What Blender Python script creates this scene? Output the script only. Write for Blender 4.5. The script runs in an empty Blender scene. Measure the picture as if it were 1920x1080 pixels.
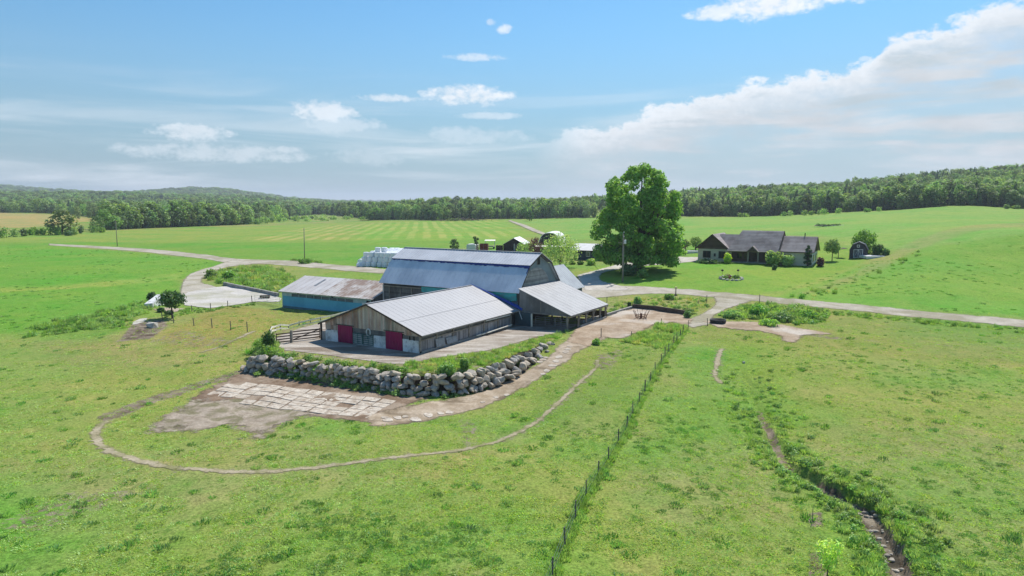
import bpy, bmesh, math, random
import numpy as np
from mathutils import Vector

# ------------------------------------------------------------------ camera, sky, sun, exposure
scene = bpy.context.scene
H = 20.0; FPX = 1300.0; HORIZON = 380.0
PITCH = math.atan((540 - HORIZON) / FPX)
CP, SP = math.cos(PITCH), math.sin(PITCH)
cam_data = bpy.data.cameras.new('camera')
cam = bpy.data.objects.new('camera', cam_data)
scene.collection.objects.link(cam)
cam.location = (0, 0, H)
cam.rotation_euler = (math.pi / 2 - PITCH, 0, 0)
cam_data.sensor_width = 36.0
cam_data.lens = 36.0 * FPX / 1920.0
cam_data.clip_start = 0.5
cam_data.clip_end = 30000
scene.camera = cam

SUN_EL = math.radians(51)
SUN_AZ = math.radians(30)           # clockwise from +Y
to_sun = Vector((math.sin(SUN_AZ) * math.cos(SUN_EL), math.cos(SUN_AZ) * math.cos(SUN_EL), math.sin(SUN_EL)))
sd = bpy.data.lights.new('sun', 'SUN')
sd.energy = 4.1
sd.angle = math.radians(0.55)
sd.color = (1.0, 0.95, 0.87)
so = bpy.data.objects.new('sun', sd)
so.rotation_euler = (-to_sun).to_track_quat('-Z', 'Y').to_euler()
so.location = (0, 0, 60)
scene.collection.objects.link(so)

vs = scene.view_settings
vs.view_transform = 'Standard'; vs.look = 'None'
vs.gamma = 1.0; vs.exposure = 0.52
vs.use_curve_mapping = False
scene.cycles.use_denoising = True
scene.cycles.max_bounces = 6
scene.cycles.transparent_max_bounces = 12
scene.cycles.volume_bounces = 0


class NT:
    """small helper to write shader node graphs"""
    def __init__(s, tree): s.t = tree; s.n = tree.nodes; s.l = tree.links
    def new(s, ty, **kw):
        nd = s.n.new(ty)
        for k, v in kw.items(): setattr(nd, k, v)
        return nd
    def put(s, sock, v):
        if isinstance(v, bpy.types.NodeSocket): s.l.new(v, sock)
        elif v is not None:
            if isinstance(v, (tuple, list)) and len(v) == 3 and sock.type == 'RGBA': v = (*v, 1)
            sock.default_value = v
    def m(s, op, a, b=None, c=None, clamp=False):
        nd = s.new('ShaderNodeMath', operation=op, use_clamp=clamp)
        s.put(nd.inputs[0], a); s.put(nd.inputs[1], b)
        if c is not None: s.put(nd.inputs[2], c)
        return nd.outputs[0]
    def ramp(s, v, lo, hi, a=0.0, b=1.0, smooth=True):
        nd = s.new('ShaderNodeMapRange', interpolation_type='SMOOTHSTEP' if smooth else 'LINEAR')
        s.put(nd.inputs[0], v); s.put(nd.inputs[1], lo); s.put(nd.inputs[2], hi); s.put(nd.inputs[3], a); s.put(nd.inputs[4], b)
        return nd.outputs[0]
    def mix(s, f, a, b, mode='MIX'):
        nd = s.new('ShaderNodeMix', data_type='RGBA', blend_type=mode)
        s.put(nd.inputs[0], f); s.put(nd.inputs[6], a); s.put(nd.inputs[7], b)
        return nd.outputs[2]
    def noise(s, vec, scale, detail=4, rough=0.55, dist=0.0):
        nd = s.new('ShaderNodeTexNoise')
        if vec is not None: s.l.new(vec, nd.inputs['Vector'])
        nd.inputs['Scale'].default_value = scale; nd.inputs['Detail'].default_value = detail
        nd.inputs['Roughness'].default_value = rough; nd.inputs['Distortion'].default_value = dist
        return nd.outputs['Fac']
    def mapping(s, vec, loc=(0, 0, 0), rot=(0, 0, 0), scl=(1, 1, 1)):
        nd = s.new('ShaderNodeMapping')
        s.l.new(vec, nd.inputs[0]); nd.inputs[1].default_value = loc; nd.inputs[2].default_value = rot; nd.inputs[3].default_value = scl
        return nd.outputs[0]


def build_world():
    w = bpy.data.worlds.new('World'); scene.world = w; w.use_nodes = True
    t = NT(w.node_tree); t.n.clear()
    out = t.new('ShaderNodeOutputWorld'); bg = t.new('ShaderNodeBackground')
    sky = t.new('ShaderNodeTexSky', sky_type='NISHITA')
    sky.sun_disc = False; sky.sun_elevation = SUN_EL; sky.sun_rotation = SUN_AZ
    sky.altitude = 200; sky.air_density = 1.25; sky.dust_density = 0.25; sky.ozone_density = 2.2
    tc = t.new('ShaderNodeTexCoord'); d = tc.outputs['Generated']
    sep = t.new('ShaderNodeSeparateXYZ'); t.l.new(d, sep.inputs[0])
    az = t.m('MULTIPLY', t.m('ARCTAN2', sep.outputs[0], sep.outputs[1]), 57.2958)      # degrees, clockwise from +Y
    el = t.m('MULTIPLY', t.m('ARCSINE', sep.outputs[2]), 57.2958)
    comb = t.new('ShaderNodeCombineXYZ'); t.l.new(az, comb.inputs[0]); t.l.new(el, comb.inputs[1])
    ae = comb.outputs[0]
    puff = t.noise(t.mapping(ae, scl=(0.55, 1.0, 1)), 0.55, 8, 0.58)
    fine = t.noise(t.mapping(ae, loc=(7, 3, 1), scl=(1, 1.5, 1)), 1.5, 6, 0.6)
    streak = t.noise(t.mapping(ae, loc=(3, 9, 2), scl=(0.16, 1.0, 1)), 0.62, 7, 0.55, 0.4)
    wisp = t.noise(t.mapping(ae, loc=(31, 2, 5), scl=(0.10, 1.0, 1)), 0.55, 6, 0.55, 0.6)
    pn = t.m('SUBTRACT', puff, 0.5)
    fn = t.m('SUBTRACT', fine, 0.5)
    # big bank on the right: its top edge climbs to the right
    fc = t.new('ShaderNodeFloatCurve'); cv = fc.mapping.curves[0]
    pts = [(-10, 2.0), (0, 4.0), (4, 5.6), (8, 6.6), (12, 7.6), (16, 8.6), (20, 9.2), (24, 9.8), (26.5, 10.2), (28, 11.8), (31, 12.0), (33, 12.8), (36, 13.4), (45, 14.5), (70, 13)]
    for i, (a, e) in enumerate(pts):
        p = ((a + 10) / 80, e / 20)
        if i < 2: cv.points[i].location = p
        else: cv.points.new(*p)
    fc.mapping.update()
    t.put(fc.inputs['Value'], t.ramp(az, -10, 70, 0, 1, False))
    top = t.m('MULTIPLY', fc.outputs[0], 20)
    edge = t.m('ADD', t.m('SUBTRACT', top, el), t.m('ADD', t.m('MULTIPLY', pn, 3.4), t.m('MULTIPLY', fn, 1.9)))
    bank = t.ramp(edge, -0.1, 0.75)
    bank = t.m('MULTIPLY', bank, t.ramp(az, 0.5, 7.0))
    bank = t.m('MULTIPLY', bank, t.ramp(az, 95, 75))
    deep = t.ramp(edge, 0.3, 5.0)
    thin = t.m('MULTIPLY', deep, t.ramp(streak, 0.42, 0.64, 0.72, 0.0))
    bank = t.m('MULTIPLY', bank, t.m('SUBTRACT', 1.0, thin))
    bank = t.m('MULTIPLY', bank, t.ramp(el, 0.0, 4.2, 0.55, 1.0))
    # cumulus and wisps
    def px(x, y):
        a = math.atan((x - 960) / FPX); return math.degrees(a), math.degrees(math.atan((HORIZON - y) / FPX * math.cos(a)))
    blobs = [(872, 186, 105, 24, 1.0), (730, 191, 75, 10, .75), (615, 214, 80, 24, .85), (640, 240, 110, 22, .5), (372, 252, 80, 22, .75), (430, 288, 190, 20, .55), (540, 283, 45, 10, .6),
             (1420, 27, 110, 28, 1.05), (1330, 40, 60, 16, .9), (1605, -2, 120, 22, 1.05), (890, 118, 62, 9, .65), (946, 69, 17, 10, .8), (922, 56, 14, 8, .5),
             (920, 222, 70, 8, .5), (1128, -2, 45, 11, .9), (700, 295, 80, 22, .35), (885, 258, 130, 20, .4), (1600, 121, 12, 6, .5)]
    acc = None
    for x, y, w_, h_, k in blobs:
        a0, e0 = px(x, y); sw = w_ * 0.0425; sh = h_ * 0.0425
        da = t.m('MULTIPLY', t.m('SUBTRACT', az, a0), 1 / sw)
        de = t.m('MULTIPLY', t.m('SUBTRACT', el, e0), 1 / sh)
        r2 = t.m('ADD', t.m('MULTIPLY', da, da), t.m('MULTIPLY', de, de))
        v = t.m('ADD', t.m('SUBTRACT', 0.95, r2), t.m('ADD', t.m('MULTIPLY', pn, 2.3), t.m('MULTIPLY', fn, 1.7)))
        b = t.m('MULTIPLY', t.ramp(v, 0.0, 1.0), k * 0.95)
        acc = b if acc is None else t.m('MAXIMUM', acc, b)
    low = t.m('MULTIPLY', t.ramp(el, 12, 1.0), t.ramp(wisp, 0.42, 0.75, 0.0, 0.75))
    cov = t.m('MAXIMUM', t.m('MAXIMUM', bank, acc), low, clamp=True)
    # lit tops are whiter than the body
    bright = t.m('ADD', t.ramp(edge, 0.0, 3.0, 1.12, 0.84), t.m('MULTIPLY', pn, 0.35))
    ccol = t.new('ShaderNodeCombineColor')
    t.put(ccol.inputs[0], t.m('MULTIPLY', bright, 0.60 * CLOUD)); t.put(ccol.inputs[1], t.m('MULTIPLY', bright, 0.635 * CLOUD)); t.put(ccol.inputs[2], t.m('MULTIPLY', bright, 0.675 * CLOUD))
    grey = t.m('MULTIPLY', t.m('MULTIPLY', t.ramp(edge, .4, 2.2), bank), t.ramp(t.noise(t.mapping(ae, loc=(13, 4, 8), scl=(.13, 1.0, 1)), .75, 7, .6, .5), .44, .66, 0, .75))
    ccol = t.mix(grey, ccol.outputs[0], tuple(c * CLOUD for c in (.36, .44, .49)))
    skyc = t.mix(1.0, sky.outputs[0], SKYTINT, 'MULTIPLY')
    hz = t.ramp(el, 16, 0.0, 0.0, 0.80)
    skyc = t.mix(hz, skyc, tuple(c * CLOUD for c in (0.24, 0.315, 0.40)))
    col = t.mix(cov, skyc, ccol)
    t.l.new(col, bg.inputs[0]); bg.inputs[1].default_value = SKY
    t.l.new(bg.outputs[0], out.inputs[0])


SKY = 0.09
SKYTINT = (0.48, 0.80, 0.97)
CLOUD = 0.95 / SKY
build_world()

# ------------------------------------------------------------------ small helpers
COL = scene.collection
AX = math.radians(31)
UX, UY = math.cos(AX), -math.sin(AX)      # the farm's long axis, to the right and nearer
VX, VY = math.sin(AX), math.cos(AX)       # its cross axis, to the right and farther


def P(u, v, z): return (u * UX + v * VX, u * UY + v * VY, z)


def tag(o, label=None, cat=None, group=None, kind=None):
    if label: o['label'] = label
    if cat: o['category'] = cat
    if group: o['group'] = group
    if kind: o['kind'] = kind
    return o


def thing(name, loc, label, cat, group=None):
    o = bpy.data.objects.new(name, None); COL.objects.link(o)
    o.empty_display_size = 0.5
    o.location = loc
    return tag(o, label, cat, group)


def link(name, me, mats, parent=None, loc=None):
    o = bpy.data.objects.new(name, me); COL.objects.link(o)
    for m in (mats if isinstance(mats, (list, tuple)) else [mats]): me.materials.append(m)
    if parent: o.parent = parent
    if loc is not None: o.location = loc
    return o


class MB:
    """collects faces and links them as one mesh object"""
    def __init__(s): s.v = []; s.f = []; s.mi = []; s.c = []; s.cur = 0; s.col = (1, 1, 1)
    def add(s, vs_, fs):
        o = len(s.v); s.v.extend(tuple(p) for p in vs_)
        for f in fs:
            s.f.append(tuple(i + o for i in f)); s.mi.append(s.cur); s.c.append(s.col)
        return s
    def hexa(s, b, t_):
        n = len(b)
        s.add(list(b) + list(t_), [tuple(range(n))[::-1], tuple(range(n, 2 * n))] + [(i, (i + 1) % n, n + (i + 1) % n, n + i) for i in range(n)])
        return s
    def ubox(s, u0, u1, v0, v1, z0, z1):
        b = [P(u0, v0, z0), P(u1, v0, z0), P(u1, v1, z0), P(u0, v1, z0)]
        return s.hexa(b, [(x, y, z1) for x, y, _ in b])
    def box(s, x0, x1, y0, y1, z0, z1):
        return s.hexa([(x0, y0, z0), (x1, y0, z0), (x1, y1, z0), (x0, y1, z0)], [(x0, y0, z1), (x1, y0, z1), (x1, y1, z1), (x0, y1, z1)])
    def slab(s, pts, th):
        """polygon given by its outer face, thickened against its normal"""
        a, b, c = Vector(pts[0]), Vector(pts[1]), Vector(pts[2])
        n = (b - a).cross(c - a).normalized() * th
        return s.hexa([tuple(Vector(p) - n) for p in pts], pts)
    def beam(s, p, q, w, h=None):
        h = h or w
        p, q = Vector(p), Vector(q); d = (q - p).normalized()
        up = Vector((0, 0, 1)) if abs(d.z) < 0.9 else Vector((0, 1, 0))
        sx = d.cross(up).normalized() * w / 2; sy = sx.cross(d).normalized() * h / 2
        o = [-sx - sy, sx - sy, sx + sy, -sx + sy]
        return s.hexa([p + k for k in o], [q + k for k in o])
    def tube(s, pts, r, n=6, r2=None):
        pts = [Vector(p) for p in pts]; m = len(pts); vs_ = []
        for i, p in enumerate(pts):
            d = (pts[min(i + 1, m - 1)] - pts[max(i - 1, 0)]).normalized()
            up = Vector((0, 0, 1)) if abs(d.z) < 0.9 else Vector((0, 1, 0))
            a = d.cross(up).normalized(); b = a.cross(d)
            rr = r if r2 is None else r + (r2 - r) * i / max(1, m - 1)
            for k in range(n):
                an = 2 * math.pi * k / n; vs_.append(p + (a * math.cos(an) + b * math.sin(an)) * rr)
        fs = [(i * n + k, i * n + (k + 1) % n, (i + 1) * n + (k + 1) % n, (i + 1) * n + k) for i in range(m - 1) for k in range(n)]
        fs += [tuple(range(n)), tuple(range((m - 1) * n, m * n))[::-1]]
        return s.add(vs_, fs)
    def lathe(s, c, prof, n=14):
        vs_ = []; m = len(prof)
        for r, z in prof:
            for k in range(n):
                an = 2 * math.pi * k / n; vs_.append((c[0] + r * math.cos(an), c[1] + r * math.sin(an), c[2] + z))
        fs = [(i * n + k, i * n + (k + 1) % n, (i + 1) * n + (k + 1) % n, (i + 1) * n + k) for i in range(m - 1) for k in range(n)]
        fs += [tuple(range(n))[::-1], tuple(range((m - 1) * n, m * n))]
        return s.add(vs_, fs)
    def build(s, name, mats, parent=None, label=None, smooth=False, kind=None):
        o0 = parent_world(parent) if parent else Vector((0, 0, 0))
        me = bpy.data.meshes.new(name)
        me.from_pydata([(p[0] - o0.x, p[1] - o0.y, p[2] - o0.z) for p in s.v], [], s.f)
        me.polygons.foreach_set('material_index', s.mi)
        if smooth: me.polygons.foreach_set('use_smooth', [True] * len(s.f))
        at = me.color_attributes.new('col', 'FLOAT_COLOR', 'CORNER')
        cc = np.repeat(np.array([(*c, 1.0) for c in s.c], np.float32), [len(f) for f in s.f], axis=0)
        at.data.foreach_set('color', cc.ravel())
        bm = bmesh.new(); bm.from_mesh(me); bmesh.ops.recalc_face_normals(bm, faces=bm.faces); bm.to_mesh(me); bm.free()
        o = link(name, me, mats, parent)
        if label: o['label'] = label
        if kind: o['kind'] = kind
        return o


def parent_world(o):
    p = Vector((0, 0, 0))
    while o: p += o.location; o = o.parent
    return p


def copy_tree(o, parent=None):
    c = o.copy(); COL.objects.link(c); c.parent = parent
    for ch in list(o.children): copy_tree(ch, c)
    return c


def np_mesh(name, V, F, cols=None, smooth=False, attrs=None):
    """V (n,3), F (m,k) -> mesh; cols per face; attrs: point floats"""
    V = np.asarray(V, np.float32); F = np.asarray(F, np.int32); m, k = F.shape
    me = bpy.data.meshes.new(name)
    me.vertices.add(len(V)); me.vertices.foreach_set('co', V.ravel())
    me.loops.add(m * k); me.loops.foreach_set('vertex_index', F.ravel())
    me.polygons.add(m); me.polygons.foreach_set('loop_start', np.arange(0, m * k, k, dtype=np.int32))
    if smooth: me.polygons.foreach_set('use_smooth', np.ones(m, bool))
    if cols is not None:
        at = me.color_attributes.new('col', 'FLOAT_COLOR', 'CORNER')
        c4 = np.ones((m, 4), np.float32); c4[:, :3] = cols
        at.data.foreach_set('color', np.repeat(c4, k, axis=0).ravel())
    for nm, a in (attrs or {}).items():
        a = np.asarray(a, np.float32)
        if a.ndim == 1: at = me.attributes.new(nm, 'FLOAT', 'POINT'); at.data.foreach_set('value', a)
        else:
            at = me.attributes.new(nm, 'FLOAT_COLOR', 'POINT'); b = np.ones((len(a), 4), np.float32); b[:, :3] = a
            at.data.foreach_set('color', b.ravel())
    me.update(calc_edges=True)
    return me

# ------------------------------------------------------------------ materials


def principled(name, rough=0.8, metal=0.0, spec=0.3):
    m = bpy.data.materials.new(name); m.use_nodes = True
    t = NT(m.node_tree); b = t.n['Principled BSDF']
    b.inputs['Roughness'].default_value = rough; b.inputs['Metallic'].default_value = metal
    b.inputs['Specular IOR Level'].default_value = spec
    return m, t, b


def surf(name, col, col2=None, scale=1.0, rough=0.85, metal=0.0, amt=1.0, stretch=(1, 1, 1), bump=0.0, bscale=20, attr=False, spec=0.3, fine=0.0, rot=0.0, lo=0.38, hi=0.66):
    """weathered surface: two colours mixed by noise, optional per-piece tint and bump"""
    m, t, b = principled(name, rough, metal, spec)
    tc = t.new('ShaderNodeTexCoord').outputs['Object']
    mp = t.mapping(tc, rot=(0, 0, rot), scl=stretch)
    c = col
    if col2 is not None:
        f = t.ramp(t.noise(mp, scale, 6, 0.62), lo, hi, 0, amt)
        c = t.mix(f, col, col2)
    if fine:
        f2 = t.ramp(t.noise(tc, 9.0, 5, 0.7), 0.3, 0.7, 1 - fine, 1 + fine)
        c = t.mix(1.0, c, t_gray(t, f2), 'MULTIPLY')
    if attr:
        a = t.new('ShaderNodeAttribute', attribute_name='col'); c = t.mix(1.0, c, a.outputs[0], 'MULTIPLY')
    t.put(b.inputs['Base Color'], c)
    if bump:
        bp = t.new('ShaderNodeBump'); bp.inputs['Strength'].default_value = bump; bp.inputs['Distance'].default_value = 0.05
        t.l.new(t.noise(mp, bscale, 5, 0.6), bp.inputs['Height']); t.l.new(bp.outputs[0], b.inputs['Normal'])
    return m


def t_gray(t, v):
    c = t.new('ShaderNodeCombineColor')
    for i in range(3): t.put(c.inputs[i], v)
    return c.outputs[0]


def leafmat(name, col, var=0.35, trans=0.4, hue=0.03):
    m = bpy.data.materials.new(name); m.use_nodes = True
    t = NT(m.node_tree); t.n.clear(); out = t.new('ShaderNodeOutputMaterial')
    a = t.new('ShaderNodeAttribute', attribute_name='col')
    oi = t.new('ShaderNodeObjectInfo')
    hs = t.new('ShaderNodeHueSaturation')
    t.put(hs.inputs['Color'], t.mix(1.0, col, a.outputs[0], 'MULTIPLY'))
    r = oi.outputs['Random']
    t.put(hs.inputs['Hue'], t.ramp(r, 0, 1, 0.5 - hue, 0.5 + hue, False))
    r2 = t.m('FRACT', t.m('MULTIPLY', r, 37.7))
    t.put(hs.inputs['Value'], t.ramp(r2, 0, 1, 1 - var, 1 + var, False))
    t.put(hs.inputs['Saturation'], t.ramp(t.m('FRACT', t.m('MULTIPLY', r, 11.3)), 0, 1, 0.8, 1.08, False))
    df = t.new('ShaderNodeBsdfDiffuse'); tr = t.new('ShaderNodeBsdfTranslucent'); gl = t.new('ShaderNodeBsdfGlossy')
    gl.inputs['Roughness'].default_value = 0.5; gl.inputs['Color'].default_value = (1, 1, 1, 1)
    t.l.new(hs.outputs[0], df.inputs[0])
    t.l.new(t.mix(1.0, hs.outputs[0], tuple(2.1 * trans * c for c in (1.12, 1.05, 0.55)), 'MULTIPLY'), tr.inputs[0])
    mx = t.new('ShaderNodeAddShader')
    t.l.new(df.outputs[0], mx.inputs[0]); t.l.new(tr.outputs[0], mx.inputs[1])
    m2 = t.new('ShaderNodeMixShader'); m2.inputs[0].default_value = 0.025
    t.l.new(mx.outputs[0], m2.inputs[1]); t.l.new(gl.outputs[0], m2.inputs[2])
    t.l.new(m2.outputs[0], out.inputs[0])
    return m


def sheetmat(name, col, col2, scale=0.6, col3=None, scale3=0.1, edge_noise=1.0, nscale=1.8, soft=0.3, bump=0.3, cracks=False, amt3=1.0, streak=None):
    """ground sheet whose ragged border lets the grass below show through"""
    m = bpy.data.materials.new(name); m.use_nodes = True
    t = NT(m.node_tree); b = t.n['Principled BSDF']; out = t.n['Material Output']
    b.inputs['Roughness'].default_value = 0.95; b.inputs['Specular IOR Level'].default_value = 0.1
    tc = t.new('ShaderNodeTexCoord').outputs['Object']
    mp = tc
    if streak: mp = t.mapping(tc, rot=(0, 0, streak[0]), scl=(streak[1], 1, 1))
    f = t.ramp(t.noise(mp, scale, 6, 0.65), 0.35, 0.65)
    c = t.mix(f, col, col2)
    if col3 is not None:
        c = t.mix(t.ramp(t.noise(mp, scale3, 5, 0.6, 0.5), 0.47, 0.62, 0, amt3), c, col3)
    fine = t.ramp(t.noise(tc, 5.0, 6, 0.75), 0.25, 0.75, 0.72, 1.25)
    c = t.mix(1.0, c, t_gray(t, fine), 'MULTIPLY')
    t.put(b.inputs['Base Color'], c)
    bp = t.new('ShaderNodeBump'); bp.inputs['Strength'].default_value = bump; bp.inputs['Distance'].default_value = 0.08
    t.l.new(t.noise(tc, 4.0, 6, 0.7), bp.inputs['Height']); t.l.new(bp.outputs[0], b.inputs['Normal'])
    e = t.new('ShaderNodeAttribute', attribute_name='edge').outputs['Fac']
    n = t.m('MULTIPLY', t.m('SUBTRACT', t.noise(tc, nscale, 6, 0.65), 0.5), 2.4 * edge_noise)
    al = t.ramp(t.m('ADD', e, n), -soft, soft)
    tr = t.new('ShaderNodeBsdfTransparent'); mx = t.new('ShaderNodeMixShader')
    t.l.new(al, mx.inputs[0]); t.l.new(tr.outputs[0], mx.inputs[1]); t.l.new(b.outputs[0], mx.inputs[2]); t.l.new(mx.outputs[0], out.inputs[0])
    return m
# ------------------------------------------------------------------ terrain


def ray(px, py):
    x = (px - 960) / FPX; y = (540 - py) / FPX
    return np.array([x, CP + y * SP, y * CP - SP])


def un(px, py, z):
    d = ray(px, py); t = (z - H) / d[2]
    return np.array([d[0] * t, d[1] * t])


CTRL = [  # image position of a ground point and the height found for it
    (0, 1080, 0), (480, 1080, 0), (960, 1080, 0), (1440, 1080, -.3), (1920, 1080, 0), (0, 900, 0), (300, 850, 0), (700, 850, 0), (1100, 850, 0),
    (1500, 850, -.4), (1920, 850, .2), (0, 740, .3), (250, 740, 0), (370, 748, 0), (690, 783, 0), (730, 740, 0), (460, 695, .2), (600, 715, .1),
    (900, 728, 0), (1000, 680, .9), (1040, 650, 1.7), (1100, 640, 1.9), (1180, 690, 1.0), (1240, 680, 1.2), (1300, 740, .5), (1160, 615, 2.1), (1200, 590, 2.2),
    (1290, 590, 2.3), (1330, 610, 2.2), (1270, 640, 1.7), (1500, 620, 2.0), (1460, 640, 1.7), (1700, 640, 1.8), (1920, 640, 1.6), (1700, 740, .8),
    (1920, 740, .9), (1450, 740, .4), (1140, 560, 2.5), (1260, 545, 3), (1400, 560, 3), (1560, 573, 2.8), (1700, 588, 2.6), (1920, 607, 2.3),
    (0, 640, .4), (150, 620, .5), (270, 600, 1), (330, 610, .9), (460, 620, 1.1), (480, 660, .7), (400, 570, 1.3), (525, 577, .9), (350, 545, 1.6),
    (520, 545, 2.0), (450, 510, 2.4), (0, 560, 1.5), (150, 540, 1.8), (0, 500, 2.4), (220, 500, 2.6), (110, 459, 3), (220, 466, 3), (380, 482, 3),
    (500, 491, 3), (660, 505, 3.2), (716, 510, 3.2), (620, 530, 2.6), (690, 560, 2.0), (572, 475, 3.3), (700, 500, 3.5), (745, 480, 3.6), (850, 470, 3.6),
    (960, 470, 3.6), (1040, 470, 3.7), (1100, 490, 3.9), (1197, 505, 4), (1168, 530, 3.5), (1120, 530, 3), (1250, 520, 3.8), (1310, 489, 5),
    (1420, 495, 5), (1524, 498, 5), (1400, 525, 4.2), (1550, 530, 3.8), (1610, 484, 6), (1562, 488, 5.8), (1700, 470, 8), (1720, 520, 5), (1920, 540, 4),
    (1800, 560, 3.6), (1920, 480, 8), (0, 445, 3.2), (150, 440, 3), (300, 428, 2.5), (450, 420, 2), (650, 413, 2), (650, 450, 3.2), (450, 450, 3.2),
    (800, 415, 3), (800, 440, 3.6), (955, 413, 4.5), (1000, 438, 4), (1100, 430, 5.5), (1100, 410, 7), (1300, 440, 7), (1300, 406, 9.5), (1420, 405, 10),
    (1500, 430, 9), (1600, 430, 10.5), (1600, 397, 14), (1700, 391, 16.2), (1800, 385, 18.4), (1920, 391, 16.5), (1850, 420, 13), (1700, 430, 11),
    (1920, 440, 12), (0, 428, 3.5), (80, 406, 6.0), (0, 401, 7.5), (150, 413, 5)]
FAR = [(1920, 900, 54), (1700, 900, 41), (1500, 900, 30), (1300, 900, 23), (1100, 900, 12), (960, 900, 8), (860, 900, 14), (760, 950, 9), (690, 1300, 3), (620, 1500, 4), (560, 1700, 12), (470, 1800, 24),
       (380, 1900, 28), (320, 1900, 30), (250, 1900, 37), (150, 2100, 38), (0, 2100, 40), (380, 3400, 84), (450, 3300, 70), (320, 3400, 74), (540, 3300, 32), (250, 3600, 60), (150, 3800, 78), (60, 3900, 98), (-40, 4000, 112), (380, 2500, 34), (100, 2700, 40), (380, 5500, 20), (0, 6500, 20), (200, 1000, 9), (100, 1150, 11), (350, 1000, 7), (480, 1000, 5), (600, 1000, 3),
       (2300, 900, 64), (2300, 450, 20), (2300, 160, 7), (2300, 90, 2), (2300, 45, .3), (-500, 2200, 64), (-500, 1000, 14), (-500, 500, 6), (-500, 160, 2), (-500, 90, .5), (-500, 45, 0),
       (1920, 1600, 40), (1400, 1700, 18), (960, 1700, 6), (620, 3000, 12), (960, 4500, 0), (0, 6000, 0), (1920, 5000, 0), (960, 20, 0), (-500, 20, 0), (2300, 20, 0), (960, 8, 0),
       (7000, 60, 1), (7000, 500, 12), (7000, 2000, 30), (-5000, 60, 0), (-5000, 500, 6), (-5000, 2000, 40)]
cx, cz = [], []
for px_, py_, z_ in CTRL:
    q = un(px_, py_, z_); cx.append((math.atan2(q[0], q[1]) * 2.0, math.log(math.hypot(*q)))); cz.append(z_)
for px_, D_, z_ in FAR:
    a_ = math.atan((px_ - 960) / FPX); cx.append((a_ * 2.0, math.log(D_ / math.cos(min(abs(a_), 1.0))))); cz.append(z_)
cx = np.array(cx); cz = np.array(cz)
PHI = lambda r2: np.sqrt(r2 + 0.05 ** 2)
Kmat = PHI(((cx[:, None] - cx[None]) ** 2).sum(-1)) - 1e-3 * np.eye(len(cx))
n_ = len(cx)
Amat = np.zeros((n_ + 1, n_ + 1)); Amat[:n_, :n_] = Kmat; Amat[:n_, n_] = 1; Amat[n_, :n_] = 1
sol = np.linalg.solve(Amat, np.append(cz, 0))


def base_height(a, lr):
    """a, lr flat arrays (angle, log distance)"""
    out = np.empty(len(a))
    for i in range(0, len(a), 60000):
        s = slice(i, i + 60000)
        r2 = (2 * a[s, None] - cx[None, :, 0]) ** 2 + (lr[s, None] - cx[None, :, 1]) ** 2
        out[s] = PHI(r2) @ sol[:n_] + sol[n_]
    return out


def poly_sd(X, Y, poly):
    """signed distance to polygon, positive inside"""
    poly = np.asarray(poly, float); d2 = np.full(X.shape, 1e18); ins = np.zeros(X.shape, bool)
    for i in range(len(poly)):
        x0, y0 = poly[i]; x1, y1 = poly[(i + 1) % len(poly)]
        ex, ey = x1 - x0, y1 - y0; L = ex * ex + ey * ey + 1e-12
        t = np.clip(((X - x0) * ex + (Y - y0) * ey) / L, 0, 1)
        d2 = np.minimum(d2, (X - x0 - t * ex) ** 2 + (Y - y0 - t * ey) ** 2)
        c = ((y0 > Y) != (y1 > Y)) & (X < (x1 - x0) * (Y - y0) / ((y1 - y0) if abs(y1 - y0) > 1e-9 else 1e-9) + x0)
        ins ^= c
    d = np.sqrt(d2)
    return np.where(ins, d, -d)


def line_d(X, Y, pts):
    d2 = np.full(X.shape, 1e18)
    for (x0, y0), (x1, y1) in zip(pts[:-1], pts[1:]):
        ex, ey = x1 - x0, y1 - y0; L = ex * ex + ey * ey + 1e-12
        t = np.clip(((X - x0) * ex + (Y - y0) * ey) / L, 0, 1)
        d2 = np.minimum(d2, (X - x0 - t * ex) ** 2 + (Y - y0 - t * ey) ** 2)
    return np.sqrt(d2)


def sstep(x, a, b):
    t = np.clip((x - a) / (b - a), 0, 1); return t * t * (3 - 2 * t)


# value noise on a lattice for vertex scale variation
_rs = np.random.RandomState(4); _lat = _rs.rand(256, 256)


def vnoise(x, y):
    xi = np.floor(x).astype(int); yi = np.floor(y).astype(int); fx = x - xi; fy = y - yi
    fx = fx * fx * (3 - 2 * fx); fy = fy * fy * (3 - 2 * fy)
    g = lambda i, j: _lat[(xi + i) & 255, (yi + j) & 255]
    return (g(0, 0) * (1 - fx) + g(1, 0) * fx) * (1 - fy) + (g(0, 1) * (1 - fx) + g(1, 1) * fx) * fy


def fbm(x, y, o=4):
    s = 0; a = 0.5
    for i in range(o): s = s + a * vnoise(x * 2 ** i + 17 * i, y * 2 ** i + 5 * i); a *= .5
    return s / (1 - .5 ** o)


YARD_Z = 2.0
platform = [un(*p, YARD_Z) for p in [(483, 661), (526, 667), (601, 679), (657, 686), (719, 690), (773, 697), (848, 697), (886, 690), (921, 681), (973, 660), (1010, 646), (1040, 632), (1068, 619), (1120, 603)]]
platform += [np.array(P(-42, 99, 0)[:2]), np.array(P(-43, 104, 0)[:2]), np.array(P(-78, 103, 0)[:2]), np.array(P(-79, 86, 0)[:2])]
platform += [un(*p, YARD_Z) for p in [(641, 594), (601, 603), (561, 611), (526, 620), (508, 628), (492, 643)]]
creek = [un(px_, py_, -.1) for px_, py_ in [(1395, 715), (1420, 770), (1437, 795), (1460, 830), (1480, 862), (1530, 890), (1580, 918), (1625, 940), (1655, 985), (1680, 1025), (1697, 1080), (1725, 1160)]]

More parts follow.
